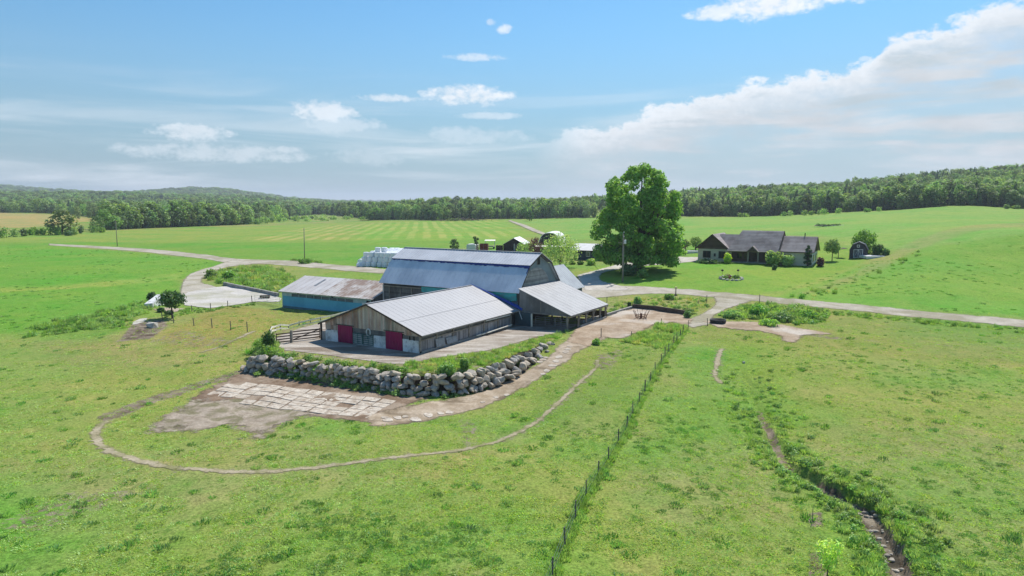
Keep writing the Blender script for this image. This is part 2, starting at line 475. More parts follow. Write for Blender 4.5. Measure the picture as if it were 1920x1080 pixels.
ang_in = np.radians(np.arange(-46, 46.001, 0.17))
ang_out = np.radians(np.concatenate([np.arange(46.5, 60, 1.0), np.arange(60, 300, 6.0), np.arange(300, 313.6, 1.0)]))
ANG = np.concatenate([ang_in, ang_out]); NA = len(ANG)
LR = np.concatenate([np.linspace(math.log(6), math.log(33), 36, endpoint=False), np.arange(math.log(33), math.log(140), 0.0075), np.arange(math.log(140), math.log(900), 0.011), np.arange(math.log(900), math.log(9500), 0.03)])
NR = len(LR)
AA, LL = np.meshgrid(ANG, LR)
a_w = np.where(AA > math.pi, AA - 2 * math.pi, AA)
GZ = base_height(np.clip(a_w, -1.35, 1.35).ravel(), LL.ravel()).reshape(AA.shape)
back = sstep(np.abs(a_w), 1.2, 1.7); GZ = GZ * (1 - back)
RRg = np.exp(LL); GX = RRg * np.sin(a_w); GY = RRg * np.cos(a_w)
near = RRg < 150
lowZ = GZ.copy()
sdp = np.full(GX.shape, -99.0); sdp[near] = poly_sd(GX[near], GY[near], platform)
k_ = sstep(sdp, -1.5, 0.0); GZ = GZ * (1 - k_) + YARD_Z * k_
dcr = np.full(GX.shape, 99.0); dcr[near] = line_d(GX[near], GY[near], creek)
wob = fbm(GX * .45, GY * .45, 3)
deep = sstep(75 - RRg, 0, 32)
cw = 0.35 + 0.75 * deep
GZ -= np.where(near & (sdp < 0), (0.25 + 0.8 * deep) * (1 - sstep(dcr + (wob - .5) * 1.0, cw * .35, cw * 1.25)), 0)
# gentle pasture unevenness, only off the yard
bumpy = (fbm(GX * .12, GY * .12, 3) - .5) * .5 + (fbm(GX * .7 + 9, GY * .7, 3) - .5) * .22
GZ += np.where(sdp > -1.5, 0, bumpy * sstep(RRg, 20, 40) * (1 - sstep(RRg, 160, 400)) * sstep(-sdp, 1.5, 4))
A0, DA, NIN = ang_in[0], ang_in[1] - ang_in[0], len(ang_in)


def zt(x, y):
    """height of the ground mesh at x, y (inside the finely meshed sector)"""
    x = np.asarray(x, float); y = np.asarray(y, float)
    a = (np.arctan2(x, y) - A0) / DA; lr = np.log(np.hypot(x, y) + 1e-9)
    i = np.clip(np.floor(a).astype(int), 0, NIN - 2); fa = np.clip(a - i, 0, 1)
    j = np.clip(np.searchsorted(LR, lr) - 1, 0, NR - 2); fl = np.clip((lr - LR[j]) / (LR[j + 1] - LR[j]), 0, 1)
    return (GZ[j, i] * (1 - fa) + GZ[j, i + 1] * fa) * (1 - fl) + (GZ[j + 1, i] * (1 - fa) + GZ[j + 1, i + 1] * fa) * fl


_T = np.exp(np.linspace(math.log(15), math.log(9000), 2600))


def G(px, py):
    """first ground point seen at an image position -> (x, y, z)"""
    d = ray(px, py); h = H + d[2] * _T - zt(d[0] * _T, d[1] * _T)
    k = np.nonzero(h < 0)[0]
    k = k[0] if len(k) else len(_T) - 1
    t0, t1 = _T[k - 1], _T[k]; f = h[k - 1] / (h[k - 1] - h[k] + 1e-12); t = t0 + (t1 - t0) * f
    x, y = d[0] * t, d[1] * t
    return Vector((x, y, float(zt(x, y))))


def GL(pts): return [np.array(G(*p)[:2]) for p in pts]


def g3(x, y, dz=0.0): return Vector((x, y, float(zt(x, y)) + dz))


def smooth_line(pts, n=6):
    pts = [np.array(p, float) for p in pts]; q = [2 * pts[0] - pts[1]] + pts + [2 * pts[-1] - pts[-2]]; out = []
    for i in range(1, len(q) - 2):
        p0, p1, p2, p3 = q[i - 1:i + 3]
        for k in range(n):
            t = k / n
            out.append(.5 * (2 * p1 + (p2 - p0) * t + (2 * p0 - 5 * p1 + 4 * p2 - p3) * t * t + (3 * p1 - p0 - 3 * p2 + p3) * t ** 3))
    return out + [pts[-1]]


# ---- where things lie on the ground (outlines in the photograph turned into ground outlines)
ROAD_UP = smooth_line(GL([(92, 457), (220, 463.5), (300, 469), (380, 477), (440, 485), (500, 487.5), (572, 491), (660, 499), (718, 505)]))
ROAD_LO = smooth_line(GL([(92, 460), (220, 468.5), (300, 476), (380, 485), (430, 493), (500, 495.5), (572, 501), (660, 509), (718, 513)]))
RR_UP = smooth_line(GL([(1093, 539), (1150, 537.5), (1200, 537), (1260, 541), (1340, 548), (1440, 556), (1560, 567), (1700, 581), (1800, 589.5), (1925, 601), (2050, 613)]))
RR_LO = smooth_line(GL([(1093, 561), (1130, 558), (1200, 552), (1260, 551), (1330, 557), (1400, 564), (1440, 567), (1560, 579), (1700, 593.5), (1800, 602), (1925, 614), (2050, 627)]))
road_poly = ROAD_UP + RR_UP + RR_LO[::-1] + ROAD_LO[::-1]
spur_poly = smooth_line(GL([(1338, 556), (1343, 567), (1335, 578), (1315, 590), (1290, 599), (1268, 605)])) + smooth_line(GL([(1300, 614), (1335, 606), (1338, 592), (1365, 578), (1392, 569), (1410, 564)]))
track_l_poly = smooth_line(GL([(440, 487), (400, 500), (362, 512), (346, 525), (340, 545), (338, 556)])) + smooth_line(GL([(425, 545), (398, 536), (378, 530), (382, 518), (405, 507), (440, 499), (480, 495)]))
drive_poly = smooth_line(GL([(1083, 516), (1110, 509), (1140, 501), (1180, 492), (1250, 483), (1320, 482)])) + smooth_line(GL([(1322, 489), (1265, 494), (1205, 499), (1150, 507), (1128, 514), (1124, 523), (1140, 531), (1172, 538), (1172, 544), (1096, 544)]))
lane_poly = GL([(953, 414), (976, 424), (998, 434), (1022, 442), (1032, 441), (1010, 433), (985, 422), (958, 413.5)])
mud_patch_poly = smooth_line(GL([(1318, 603), (1400, 604), (1455, 608), (1505, 617), (1560, 626), (1508, 629), (1488, 642), (1470, 638), (1462, 629), (1420, 621), (1345, 613)]))
feed_poly = GL([(1085, 613), (1128, 597), (1186, 579), (1240, 583), (1284, 591), (1300, 600), (1290, 612), (1262, 604), (1232, 606), (1200, 622), (1168, 635), (1130, 632), (1105, 650), (1062, 640), (1075, 625)])
track_poly = smooth_line(GL([(1090, 616), (1062, 640), (1030, 668), (990, 695), (945, 717), (880, 742), (800, 755), (745, 765), (690, 778)])) + smooth_line(GL([(700, 800), (790, 790), (835, 780), (905, 764), (985, 724), (1030, 697), (1068, 672), (1105, 648), (1140, 632)]))
mud_pad_poly = smooth_line(GL([(455, 698), (520, 708), (600, 716), (690, 734), (760, 745), (800, 745), (770, 757), (740, 770), (700, 790), (640, 786), (560, 775), (500, 768), (450, 760), (372, 754), (366, 744), (420, 716)]), 3)
gravel_poly = smooth_line(GL([(370, 750), (450, 752), (530, 764), (600, 776), (555, 782), (520, 800), (480, 822), (470, 812), (420, 795), (380, 806), (330, 808), (296, 806), (300, 790), (340, 765)]), 3)
dark_trail = GL([(470, 692), (430, 706), (380, 720), (320, 738), (250, 762), (205, 782)])
cow_a = smooth_line(GL([(198, 791), (186, 800), (178, 815), (190, 836), (230, 854), (300, 873), (380, 881), (460, 885), (520, 884)]))
cow_b = smooth_line(GL([(510, 884), (580, 878), (660, 868), (760, 856), (850, 846), (920, 832), (1000, 795), (1050, 752), (1092, 712), (1117, 690), (1120, 676)]))
cow_c = smooth_line(GL([(375, 661), (420, 647), (478, 621)]))
cow_d = smooth_line(GL([(1352, 655), (1345, 680), (1341, 705), (1350, 718)]))
pad_l_poly = GL([(338, 561), (352, 548), (402, 539), (430, 537), (470, 545), (512, 553), (528, 560), (524, 566), (478, 566), (440, 572), (395, 578), (345, 572)])
yard_poly = [un(*p, YARD_Z) for p in [(536, 657), (597, 664), (663, 673), (730, 682), (765, 683), (812, 672), (870, 664), (927, 655), (1000, 634), (1045, 624), (1070, 616)]] + [np.array(P(-43.5, 92, 0)[:2]), np.array(P(-52, 92, 0)[:2]), np.array(P(-69, 88, 0)[:2])] + [un(*p, YARD_Z) for p in [(615, 602), (560, 617), (520, 632), (510, 645)]]


# ---- colour zones of the ground
def zone(poly, col, soft=3.0, k=1.0): ZONES.append((np.array(poly), np.array(col), soft, k))


ZONES = []
OLIVE = np.array((0.190, 0.256, 0.060))
zone(GL([(-300, 462), (100, 461), (220, 470), (380, 486), (430, 493), (350, 525), (340, 550), (250, 580), (100, 615), (-300, 650)]), (.125, .275, .034), 4)
zone(GL([(-300, 462), (92, 460), (220, 466), (380, 481), (500, 490), (572, 494), (660, 502), (720, 507), (760, 470), (960, 460), (960, 446), (-300, 452)]), (.130, .262, .036), 5)
zone(GL([(-300, 452), (400, 455), (720, 452), (960, 448), (1020, 444), (950, 413), (700, 414), (560, 421), (330, 430), (-300, 446)]), (.185, .275, .050), 8)
zone(GL([(660, 460), (720, 452), (960, 448), (990, 440), (950, 412.5), (780, 415), (690, 421)]), (.165, .290, .040), 10)
zone(GL([(1010, 432), (960, 413), (1110, 408), (1280, 407), (1420, 406), (1600, 398), (1800, 386), (1930, 392), (1930, 455), (1700, 470), (1620, 470), (1500, 440), (1300, 452), (1060, 447)]), (.170, .300, .055), 10)
zone(GL([(1290, 452), (1500, 445), (1640, 480), (1560, 550), (1500, 565), (1340, 552), (1200, 537), (1120, 530), (1100, 500), (1300, 485)]), (.160, .285, .036), 3)
zone(GL([(1400, 562), (1560, 515), (1700, 468), (1960, 440), (1960, 600)]), (.140, .285, .036), 3)
zone(GL([(1388, 558), (1465, 545), (1560, 515), (1640, 482), (1660, 480), (1600, 505), (1520, 535), (1440, 558)]), (.25, .29, .07), 3, .75)
zone(GL([(1560, 540), (1650, 505), (1720, 470), (1800, 440), (1930, 425), (1930, 417), (1780, 430), (1690, 465), (1600, 510), (1500, 552)]), (.21, .26, .075), 3, .85)
zone(GL([(-300, 429), (0, 427), (60, 426), (170, 415), (170, 409), (110, 403), (0, 399), (-300, 399)]), (.30, .27, .095), 6)
zone(GL([(330, 610), (420, 575), (530, 580), (640, 586), (600, 600), (520, 615), (490, 640), (400, 655), (300, 650)]), (.215, .225, .060), 3)
zone(GL([(-100, 548), (200, 528), (350, 510), (340, 524), (200, 536), (-100, 556)]), (.22, .31, .06), 2, .7)
zone(GL([(1340, 566), (1920, 614), (1920, 690), (1300, 640)]), (.165, .225, .050), 3, .7)
zone(GL([(60, 640), (240, 640), (330, 660), (300, 690), (120, 690)]), (.20, .225, .075), 4, .7)
zone(GL([(1095, 690), (1180, 640), (1240, 660), (1140, 780), (1000, 800), (900, 835)]), (.135, .225, .042), 3, .8)
zone(GL([(1340, 640), (1480, 640), (1520, 860), (1760, 1090), (1540, 1090), (1420, 830)]), (.150, .260, .036), 4, .8)
CX = np.broadcast_to(OLIVE, GX.shape + (3,)).copy()
vis = (np.abs(a_w) < 0.82)
pa_ = sstep(fbm(GX * .055 + 11, GY * .055 + 4, 4), .50, .62)[..., None]; pb_ = sstep(fbm(GX * .045 + 71, GY * .06 + 31, 4), .52, .64)[..., None]
CX = CX * (1 - .75 * pa_) + np.array((.132, .262, .040)) * .75 * pa_
CX = CX * (1 - .6 * pb_) + np.array((.235, .245, .088)) * .6 * pb_
jx = (fbm(GX * .08, GY * .08, 3) - .5); jy = (fbm(GX * .08 + 40, GY * .08, 3) - .5)
for poly, col, soft, kk in ZONES:
    lo_, hi_ = poly.min(0) - 20, poly.max(0) + 20
    mk = vis & (GX > lo_[0]) & (GX < hi_[0]) & (GY > lo_[1]) & (GY < hi_[1])
    if not mk.any(): continue
    s_ = sstep(poly_sd(GX[mk], GY[mk], poly) + jx[mk] * soft * 1.5, -soft * .5, soft * .5) * kk
    CX[mk] = CX[mk] * (1 - s_[:, None]) + col * s_[:, None]
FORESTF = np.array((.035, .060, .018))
WOODS = []
# bare and trodden ground
DIRT = np.zeros(GX.shape); MOWN = np.zeros(GX.shape)


def dirt_line(pts, w, k):
    mk = near & vis
    DIRT[mk] = np.maximum(DIRT[mk], k * (1 - sstep(line_d(GX[mk], GY[mk], pts), w * .35, w)))


def dirt_poly(poly, soft, k):
    poly = np.array(poly); mk = vis & (RRg < 400)
    DIRT[mk] = np.maximum(DIRT[mk], k * sstep(poly_sd(GX[mk], GY[mk], poly), -soft, soft * .3))


dirt_line(dark_trail, 2.0, .66)
dirt_line(creek[5:], 1.2, .8); dirt_line(creek[1:5], .7, .72)
for pl in (cow_a, cow_b, cow_c, cow_d): dirt_line(pl, 1.3, .45)
for pl in (spur_poly, track_l_poly, feed_poly, mud_patch_poly): dirt_poly(pl, 2.0, .62)
dirt_poly(track_poly, 1.2, .55); dirt_poly(mud_pad_poly, 1.5, .7); dirt_poly(road_poly, 1.6, .5); dirt_poly(gravel_poly, 2.0, .6)
dirt_poly(GL([(225, 640), (250, 610), (300, 600), (312, 610), (280, 635)]), 1.5, .78)
dirt_poly(GL([(280, 640), (340, 618), (440, 640), (360, 655)]), 3.0, .48)
dirt_poly(GL([(0, 985), (120, 925), (260, 920), (290, 910), (200, 950), (60, 1000)]), 2.5, .52)
dirt_poly(GL([(860, 790), (890, 785), (900, 830), (870, 845)]), 1.8, .50)
dirt_poly(GL([(1120, 665), (1165, 655), (1150, 690), (1125, 695)]), 1.5, .55)
dirt_poly(GL([(1520, 965), (1538, 962), (1540, 985), (1522, 985)]), .5, .95); dirt_poly(GL([(1522, 1040), (1550, 1035), (1545, 1080), (1520, 1080)]), .5, .95)
dirt_poly(GL([(1500, 627), (1620, 637), (1760, 645), (1800, 650), (1700, 643), (1560, 636)]), .6, .62)
dirt_poly(GL([(1440, 552), (1440, 549), (1470, 548)]), .6, .3)
dirt_poly(platform, 1.2, .52)
dirt_poly(GL([(1130, 578), (1170, 568), (1210, 575), (1260, 580), (1200, 577), (1150, 584)]), 2, .55)
mk = vis & (RRg < 900)
MOWN[mk] = sstep(poly_sd(GX[mk], GY[mk], np.array(GL([(430, 452), (560, 452), (720, 450), (960, 447), (1000, 438), (950, 413), (800, 415), (690, 417), (560, 425)]))), 0, 14)


def ground_material():
    m, t, b = principled('ground', 0.95, 0, 0.1)
    tc = t.new('ShaderNodeTexCoord').outputs['Object']
    c = t.new('ShaderNodeAttribute', attribute_name='tint').outputs[0]
    n1 = t.noise(tc, .035, 5, .6); n2 = t.noise(tc, .22, 5, .62); n3 = t.noise(tc, 1.1, 6, .66); n4 = t.noise(tc, 5.5, 4, .7)
    c = t.mix(t.ramp(n1, .40, .62, 0, .9), c, t.mix(1.0, c, (1.30, 1.03, 1.05), 'MULTIPLY'))
    c = t.mix(t.ramp(n1, .46, .34, 0, .8), c, t.mix(1.0, c, (.80, 1.04, .72), 'MULTIPLY'))
    c = t.mix(t.ramp(n2, .48, .70, 0, .75), c, t.mix(1.0, c, (.72, .96, .66), 'MULTIPLY'))
    c = t.mix(t.ramp(n2, .46, .30, 0, .7), c, t.mix(1.0, c, (1.28, 1.06, 1.35), 'MULTIPLY'))
    c = t.mix(t.ramp(n3, .52, .72, 0, .70), c, t.mix(1.0, c, (.58, .80, .55), 'MULTIPLY'))
    c = t.mix(t.ramp(n3, .44, .28, 0, .6), c, t.mix(1.0, c, (1.30, 1.10, 1.30), 'MULTIPLY'))
    c = t.mix(1.0, c, t_gray(t, t.ramp(n4, .28, .72, .62, 1.38)), 'MULTIPLY')
    n5 = t.noise(t.mapping(tc, loc=(5, 5, 0), scl=(1, .6, 1)), .48, 6, .75)
    c = t.mix(t.ramp(n5, .55, .65, 0, .85), c, t.mix(1.0, c, (.58, .80, .45), 'MULTIPLY'))
    c = t.mix(t.ramp(n5, .44, .34, 0, .45), c, t.mix(1.0, c, (1.22, 1.10, 1.3), 'MULTIPLY'))
    # swaths of the mown hay field
    mw = t.new('ShaderNodeAttribute', attribute_name='mown').outputs['Fac']
    mp = t.mapping(tc, rot=(0, 0, math.radians(-7.5)))
    wv = t.new('ShaderNodeTexWave', wave_type='BANDS', bands_direction='X'); wv.inputs['Scale'].default_value = .040
    wv.inputs['Distortion'].default_value = 5.0; wv.inputs['Detail'].default_value = 3; wv.inputs['Detail Scale'].default_value = .12
    t.l.new(mp, wv.inputs[0])
    st = t.m('MULTIPLY', t.ramp(wv.outputs['Fac'], .3, .75), mw)
    st = t.m('MULTIPLY', st, t.ramp(t.noise(tc, .02, 3), .35, .6, .35, 1))
    c = t.mix(t.m('MULTIPLY', st, .9), c, t.mix(1.0, c, (1.6, 1.15, 1.9), 'MULTIPLY'))
    # bare earth
    dr = t.new('ShaderNodeAttribute', attribute_name='dirt').outputs['Fac']
    dn = t.noise(tc, 1.6, 7, .72)
    f = t.ramp(t.m('ADD', dr, t.m('MULTIPLY', t.m('SUBTRACT', dn, .5), 1.5)), .42, .66)
    dc = t.mix(t.ramp(t.noise(tc, .8, 5, .7), .35, .65), (.085, .062, .042), (.27, .22, .165))
    c = t.mix(f, c, dc)
    t.put(b.inputs['Base Color'], c)
    bp = t.new('ShaderNodeBump'); bp.inputs['Strength'].default_value = .55; bp.inputs['Distance'].default_value = .25
    t.put(bp.inputs['Height'], t.m('ADD', t.m('MULTIPLY', n3, .8), t.m('MULTIPLY', n4, .45)))
    t.l.new(bp.outputs[0], b.inputs['Normal'])
    return m


def build_ground():
    idx = np.arange(NR * NA).reshape(NR, NA)
    a = idx[:-1]; b_ = idx[1:]
    F = np.stack([a, np.roll(a, -1, 1), np.roll(b_, -1, 1), b_], -1).reshape(-1, 4)
    V = np.stack([GX, GY, GZ], -1).reshape(-1, 3)
    # close the middle under the camera
    V = np.vstack([V, [[0, 0, 0]]]); c0 = len(V) - 1
    me = np_mesh('ground', V, F, smooth=True, attrs={'tint': np.vstack([CX.reshape(-1, 3), [OLIVE]]), 'dirt': np.append(DIRT.ravel(), 0), 'mown': np.append(MOWN.ravel(), 0)})
    bm = bmesh.new(); bm.from_mesh(me); bm.verts.ensure_lookup_table()
    for i in range(NA): bm.faces.new((bm.verts[c0], bm.verts[i], bm.verts[(i + 1) % NA]))
    bm.to_mesh(me); bm.free()
    return tag(link('ground', me, ground_material()), kind='structure')


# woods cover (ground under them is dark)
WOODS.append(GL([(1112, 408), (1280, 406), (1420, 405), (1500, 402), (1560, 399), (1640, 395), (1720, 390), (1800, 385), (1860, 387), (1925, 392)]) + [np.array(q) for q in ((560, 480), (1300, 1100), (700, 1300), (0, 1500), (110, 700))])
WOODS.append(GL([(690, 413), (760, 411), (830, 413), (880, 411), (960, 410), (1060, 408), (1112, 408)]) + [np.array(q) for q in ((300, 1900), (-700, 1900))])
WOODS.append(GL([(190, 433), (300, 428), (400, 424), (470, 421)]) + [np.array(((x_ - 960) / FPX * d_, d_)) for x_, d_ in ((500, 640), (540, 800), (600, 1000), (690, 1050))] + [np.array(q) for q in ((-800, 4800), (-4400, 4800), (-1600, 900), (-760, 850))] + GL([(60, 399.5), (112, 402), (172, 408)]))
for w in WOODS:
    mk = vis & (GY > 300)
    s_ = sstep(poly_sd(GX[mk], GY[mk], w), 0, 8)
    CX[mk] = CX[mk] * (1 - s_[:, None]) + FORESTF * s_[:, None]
ground = build_ground()


def region(name, poly, spacing, ew, mat, dz=0.03, dzk=0.00008, flat=None, inner=None):
    """a sheet lying on the ground inside an outline; 'edge' runs 0 at the border to 1 inside"""
    poly = np.array(poly); lo_, hi_ = poly.min(0) - 3 * spacing, poly.max(0) + 3 * spacing
    nx = int((hi_[0] - lo_[0]) / spacing) + 2; ny = int((hi_[1] - lo_[1]) / spacing) + 2
    gx, gy = np.meshgrid(lo_[0] + np.arange(nx) * spacing, lo_[1] + np.arange(ny) * spacing)
    s = poly_sd(gx.ravel(), gy.ravel(), poly).reshape(gx.shape)
    return sheet_from(name, gx, gy, s, spacing, ew, mat, dz, dzk, flat)


def sheet_from(name, gx, gy, s, spacing, ew, mat, dz, dzk, flat):
    z = zt(gx, gy) + dz * .55 + dzk * np.hypot(gx, gy) if flat is None else np.full(gx.shape, flat)
    keep = s > -ew * .8
    q = keep[:-1, :-1] | keep[1:, :-1] | keep[:-1, 1:] | keep[1:, 1:]
    idx = np.arange(gx.size).reshape(gx.shape)
    F = np.stack([idx[:-1, :-1][q], idx[:-1, 1:][q], idx[1:, 1:][q], idx[1:, :-1][q]], -1)
    used, inv = np.unique(F, return_inverse=True); F = inv.reshape(F.shape)
    V = np.stack([gx, gy, z], -1).reshape(-1, 3)[used]
    me = np_mesh(name, V, F, smooth=True, attrs={'edge': np.clip(s.ravel()[used] / ew, -1.5, 3)})
    return tag(link(name, me, mat), kind='structure')


def path_sheet(name, pts, w, spacing, mat, dz=.05):
    pts = np.array(pts); lo_, hi_ = pts.min(0) - 2 * w, pts.max(0) + 2 * w
    nx = int((hi_[0] - lo_[0]) / spacing) + 2; ny = int((hi_[1] - lo_[1]) / spacing) + 2
    gx, gy = np.meshgrid(lo_[0] + np.arange(nx) * spacing, lo_[1] + np.arange(ny) * spacing)
    s = w / 2 - line_d(gx.ravel(), gy.ravel(), pts).reshape(gx.shape)
    return sheet_from(name, gx, gy, s, spacing, w * .5, mat, dz, .0001, None)


M_ROAD = sheetmat('gravel', (.36, .32, .255), (.46, .42, .345), .35, (.30, .27, .19), .12, .5, .8)
M_DRIVE = sheetmat('driveway gravel', (.42, .38, .32), (.54, .50, .44), .5, None, 1, .5, .8)
M_EARTH = sheetmat('trodden earth', (.29, .21, .14), (.42, .33, .24), .5, (.50, .44, .37), .10, .8, .8)
M_TRACK = sheetmat('dirt track', (.31, .24, .165), (.45, .37, .28), .5, (.19, .145, .095), .25, .8, .8)
M_COW = sheetmat('cow path earth', (.30, .26, .16), (.40, .345, .245), .7, (.22, .21, .10), .4, 1.7, 1.6, .45)
M_MUD = sheetmat('dark mud', (.155, .105, .068), (.26, .19, .135), .45, (.30, .235, .175), .25, 1.0, .8, .3)
M_GRAVELP = sheetmat('stony soil', (.27, .22, .165), (.38, .32, .255), .9, (.19, .17, .10), .5, 1.5, .55, .35, .6)
M_YARD = sheetmat('yard concrete', (.30, .255, .205), (.47, .425, .37), .5, (.20, .155, .115), .35, .45, .8, .2, .3, amt3=.9, streak=(.5, .35))
M_PADL = sheetmat('old concrete', (.47, .44, .40), (.55, .52, .48), .3, (.34, .33, .22), .16, .5, .7, .15, amt3=.7, streak=(-.5, .5))
region('gravel_road', road_poly, .8, 1.2, M_ROAD, .06)
region('farm_lane', spur_poly, .5, 1.0, M_ROAD, .075)
region('farm_lane', track_l_poly, .5, 1.0, M_ROAD, .075)
region('driveway', drive_poly, .7, 1.0, M_DRIVE, .09)
region('field_lane', lane_poly, 1.0, 1.2, M_ROAD, .4)
region('dirt_patch', mud_patch_poly, .4, .9, M_EARTH, .085)
region('feedlot', feed_poly, .4, .9, M_EARTH, .10)
region('dirt_track', track_poly, .35, 1.0, M_TRACK, .06)
region('mud', mud_pad_poly, .35, 1.1, M_MUD, .045)
region('stony_ground', gravel_poly, .35, 1.9, M_GRAVELP, .055)
region('barnyard', yard_poly, .35, .35, M_YARD, .06)
region('silage_floor', pad_l_poly, .5, .5, M_PADL, .10)
path_sheet('cattle_path', cow_a, .66, .16, M_COW)
path_sheet('cattle_path', cow_b, .46, .13, M_COW)
path_sheet('cattle_path', cow_c, .5, .16, M_COW)
path_sheet('cattle_path', cow_d, .6, .16, M_COW)
path_sheet('creek_bed', creek[5:], .75, .14, sheetmat('creek bed', (.11, .088, .062), (.26, .22, .165), .9, (.055, .047, .035), .6, .8, 1.0, .35, .6), .05)


def distant_hills():
    """blue hills on the horizon, several kilometres off"""
    mb = MB()
    for (x0, x1, d, prof) in ((925, 1075, 9000, [(0, 0), (.25, 4), (.45, 9), (.6, 11), (.78, 7), (1, 0)]), (560, 760, 7000, [(0, 0), (.2, 4), (.5, 6), (.8, 5), (1, 0)])):
        n = 40; rows = []
        for k in range(3):
            dd = d + (0, 500, 1000)[k]
            row = []
            for i in range(n + 1):
                t = i / n; a = (x0 + (x1 - x0) * t - 960) / FPX
                h = np.interp(t, [p[0] for p in prof], [p[1] for p in prof]) * d / FPX + 20
                row.append((a * dd, dd, (0, h + 6 * math.sin(i * 1.9), 0)[k]))
            rows.append(row)
        o = sum(rows, [])
        mb.add(o, [(k * (n + 1) + i, k * (n + 1) + i + 1, (k + 1) * (n + 1) + i + 1, (k + 1) * (n + 1) + i) for k in range(2) for i in range(n)])
    tag(mb.build('hills', surf('hill woods', (.04, .065, .03), (.06, .09, .04), .01), smooth=True), kind='structure')


distant_hills()
# ------------------------------------------------------------------ buildings
R = random.Random(11)
M_ROOFPALE = surf('pale steel roof', (.325, .325, .34), (.29, .29, .305), .15, .5, .0, stretch=(1, 1, 1), fine=.04, spec=.35)
M_ROOFZINC = surf('zinc roof', (.345, .36, .395), (.28, .295, .33), .35, .55, .1, fine=.05, spec=.4)
M_ROOFBLUE = surf('dull galvanised roof', (.72, .745, .785), (.54, .575, .63), .25, .45, .15, fine=.08, spec=.5, stretch=(1, 1, .25))
M_ROOFUP = surf('ribbed silver roof', (.56, .575, .61), (.47, .485, .52), .35, .55, .05, fine=.05, spec=.4)
M_LEANROOF = surf('lean to roof', (.30, .305, .32), (.245, .25, .265), .5, .55, .0, fine=.06, spec=.35)
M_ROOFRUST = surf('rusty roof', (.56, .52, .49), (.31, .225, .18), .5, .7, .0, stretch=(.75, .75, .2), fine=.12, lo=.42, hi=.62)
M_ROOFSHEDPALE = surf('faded sheet roof', (.60, .57, .555), (.51, .47, .45), .25, .6, fine=.05)
M_WOOD = surf('weathered boards', (.47, .42, .365), (.29, .185, .145), .9, .9, stretch=(1, 1, .2), attr=True, fine=.15)
M_WOODD = surf('dark old boards', (.20, .195, .19), (.105, .10, .10), .7, .9, stretch=(1, 1, .3), attr=True, fine=.18)
M_WOODG = surf('grey planks', (.34, .32, .32), (.21, .20, .20), .8, .9, stretch=(1, 1, .25), attr=True, fine=.18)
M_POST = surf('grey timber', (.30, .27, .23), (.20, .175, .15), 1.5, .9, fine=.1)
M_POSTD = surf('dark timber', (.11, .085, .065), (.065, .05, .04), 1.5, .9, fine=.1)
M_WHITEC = surf('whitewashed concrete', (.74, .74, .74), (.37, .37, .36), 1.2, .9, fine=.15, attr=True, lo=.45, hi=.7)
M_CONC = surf('grey concrete', (.38, .36, .33), (.25, .23, .205), .8, .95, fine=.12)
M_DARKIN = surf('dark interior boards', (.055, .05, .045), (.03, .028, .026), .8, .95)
M_REDDOOR = surf('crimson door', (.30, .008, .075), (.24, .008, .06), .8, .6, attr=True, fine=.06)
M_GREENGATE = surf('green gate steel', (.03, .11, .09), (.05, .15, .13), 2, .5)
M_RUSTSTEEL = surf('rusty steel', (.12, .055, .035), (.19, .095, .06), 3, .7)
M_GREYSTEEL = surf('grey steel', (.30, .31, .32), (.22, .22, .22), 3, .5, .3)
M_TEAL = surf('teal wrap', (.045, .42, .40), (.07, .27, .29), .8, .6, stretch=(1, 1, 2), fine=.15)
M_BLUETARP = surf('blue tarp', (.025, .06, .30), (.05, .10, .36), .7, .5, fine=.15)
M_NAVYEDGE = surf('navy flashing', (.025, .035, .17), (.05, .07, .24), .8, .5)
M_BLUEGREY = surf('blue grey wall', (.24, .29, .305), (.19, .23, .245), .5, .8, fine=.06)
M_TEALWALL = surf('dark teal sheet', (.055, .10, .115), (.04, .07, .085), .6, .7, fine=.1)
M_BLUEWALL = surf('bright blue wall', (.125, .45, .64), (.10, .38, .56), .5, .75, fine=.06)
M_LIGHTBLUE = surf('pale blue wall', (.42, .56, .62), (.31, .43, .48), .8, .8, fine=.08)
M_WHITEP = surf('white paint', (.74, .74, .73), (.62, .62, .60), 1.5, .6, fine=.05)
M_CREAMP = surf('cream timber', (.80, .77, .66), (.66, .62, .52), 1.5, .8, fine=.1)
M_GLASS = surf('window glass', (.03, .035, .04), None, rough=.08, spec=.8)
M_BLACK = surf('black', (.02, .02, .02), None, rough=.7)
M_SHINGLE = surf('brown grey shingles', (.36, .315, .305), (.23, .195, .19), .35, .9, fine=.22, attr=True)
M_SHINGLEL = surf('sunlit shingles', (.27, .245, .245), (.185, .165, .165), .35, .9, fine=.22, attr=True)
M_STUCCO = surf('beige siding', (.62, .56, .47), (.54, .49, .41), .6, .9, fine=.06, attr=True)
M_BROWNGABLE = surf('brown wood gable', (.10, .068, .055), (.065, .045, .038), .8, .8, fine=.1, attr=True)
M_FABRICW = surf('white membrane', (.80, .80, .80), (.70, .70, .70), .4, .5, fine=.03)
M_GARAGE = surf('slate blue siding', (.05, .078, .105), (.04, .06, .085), .5, .75, fine=.06, attr=True)


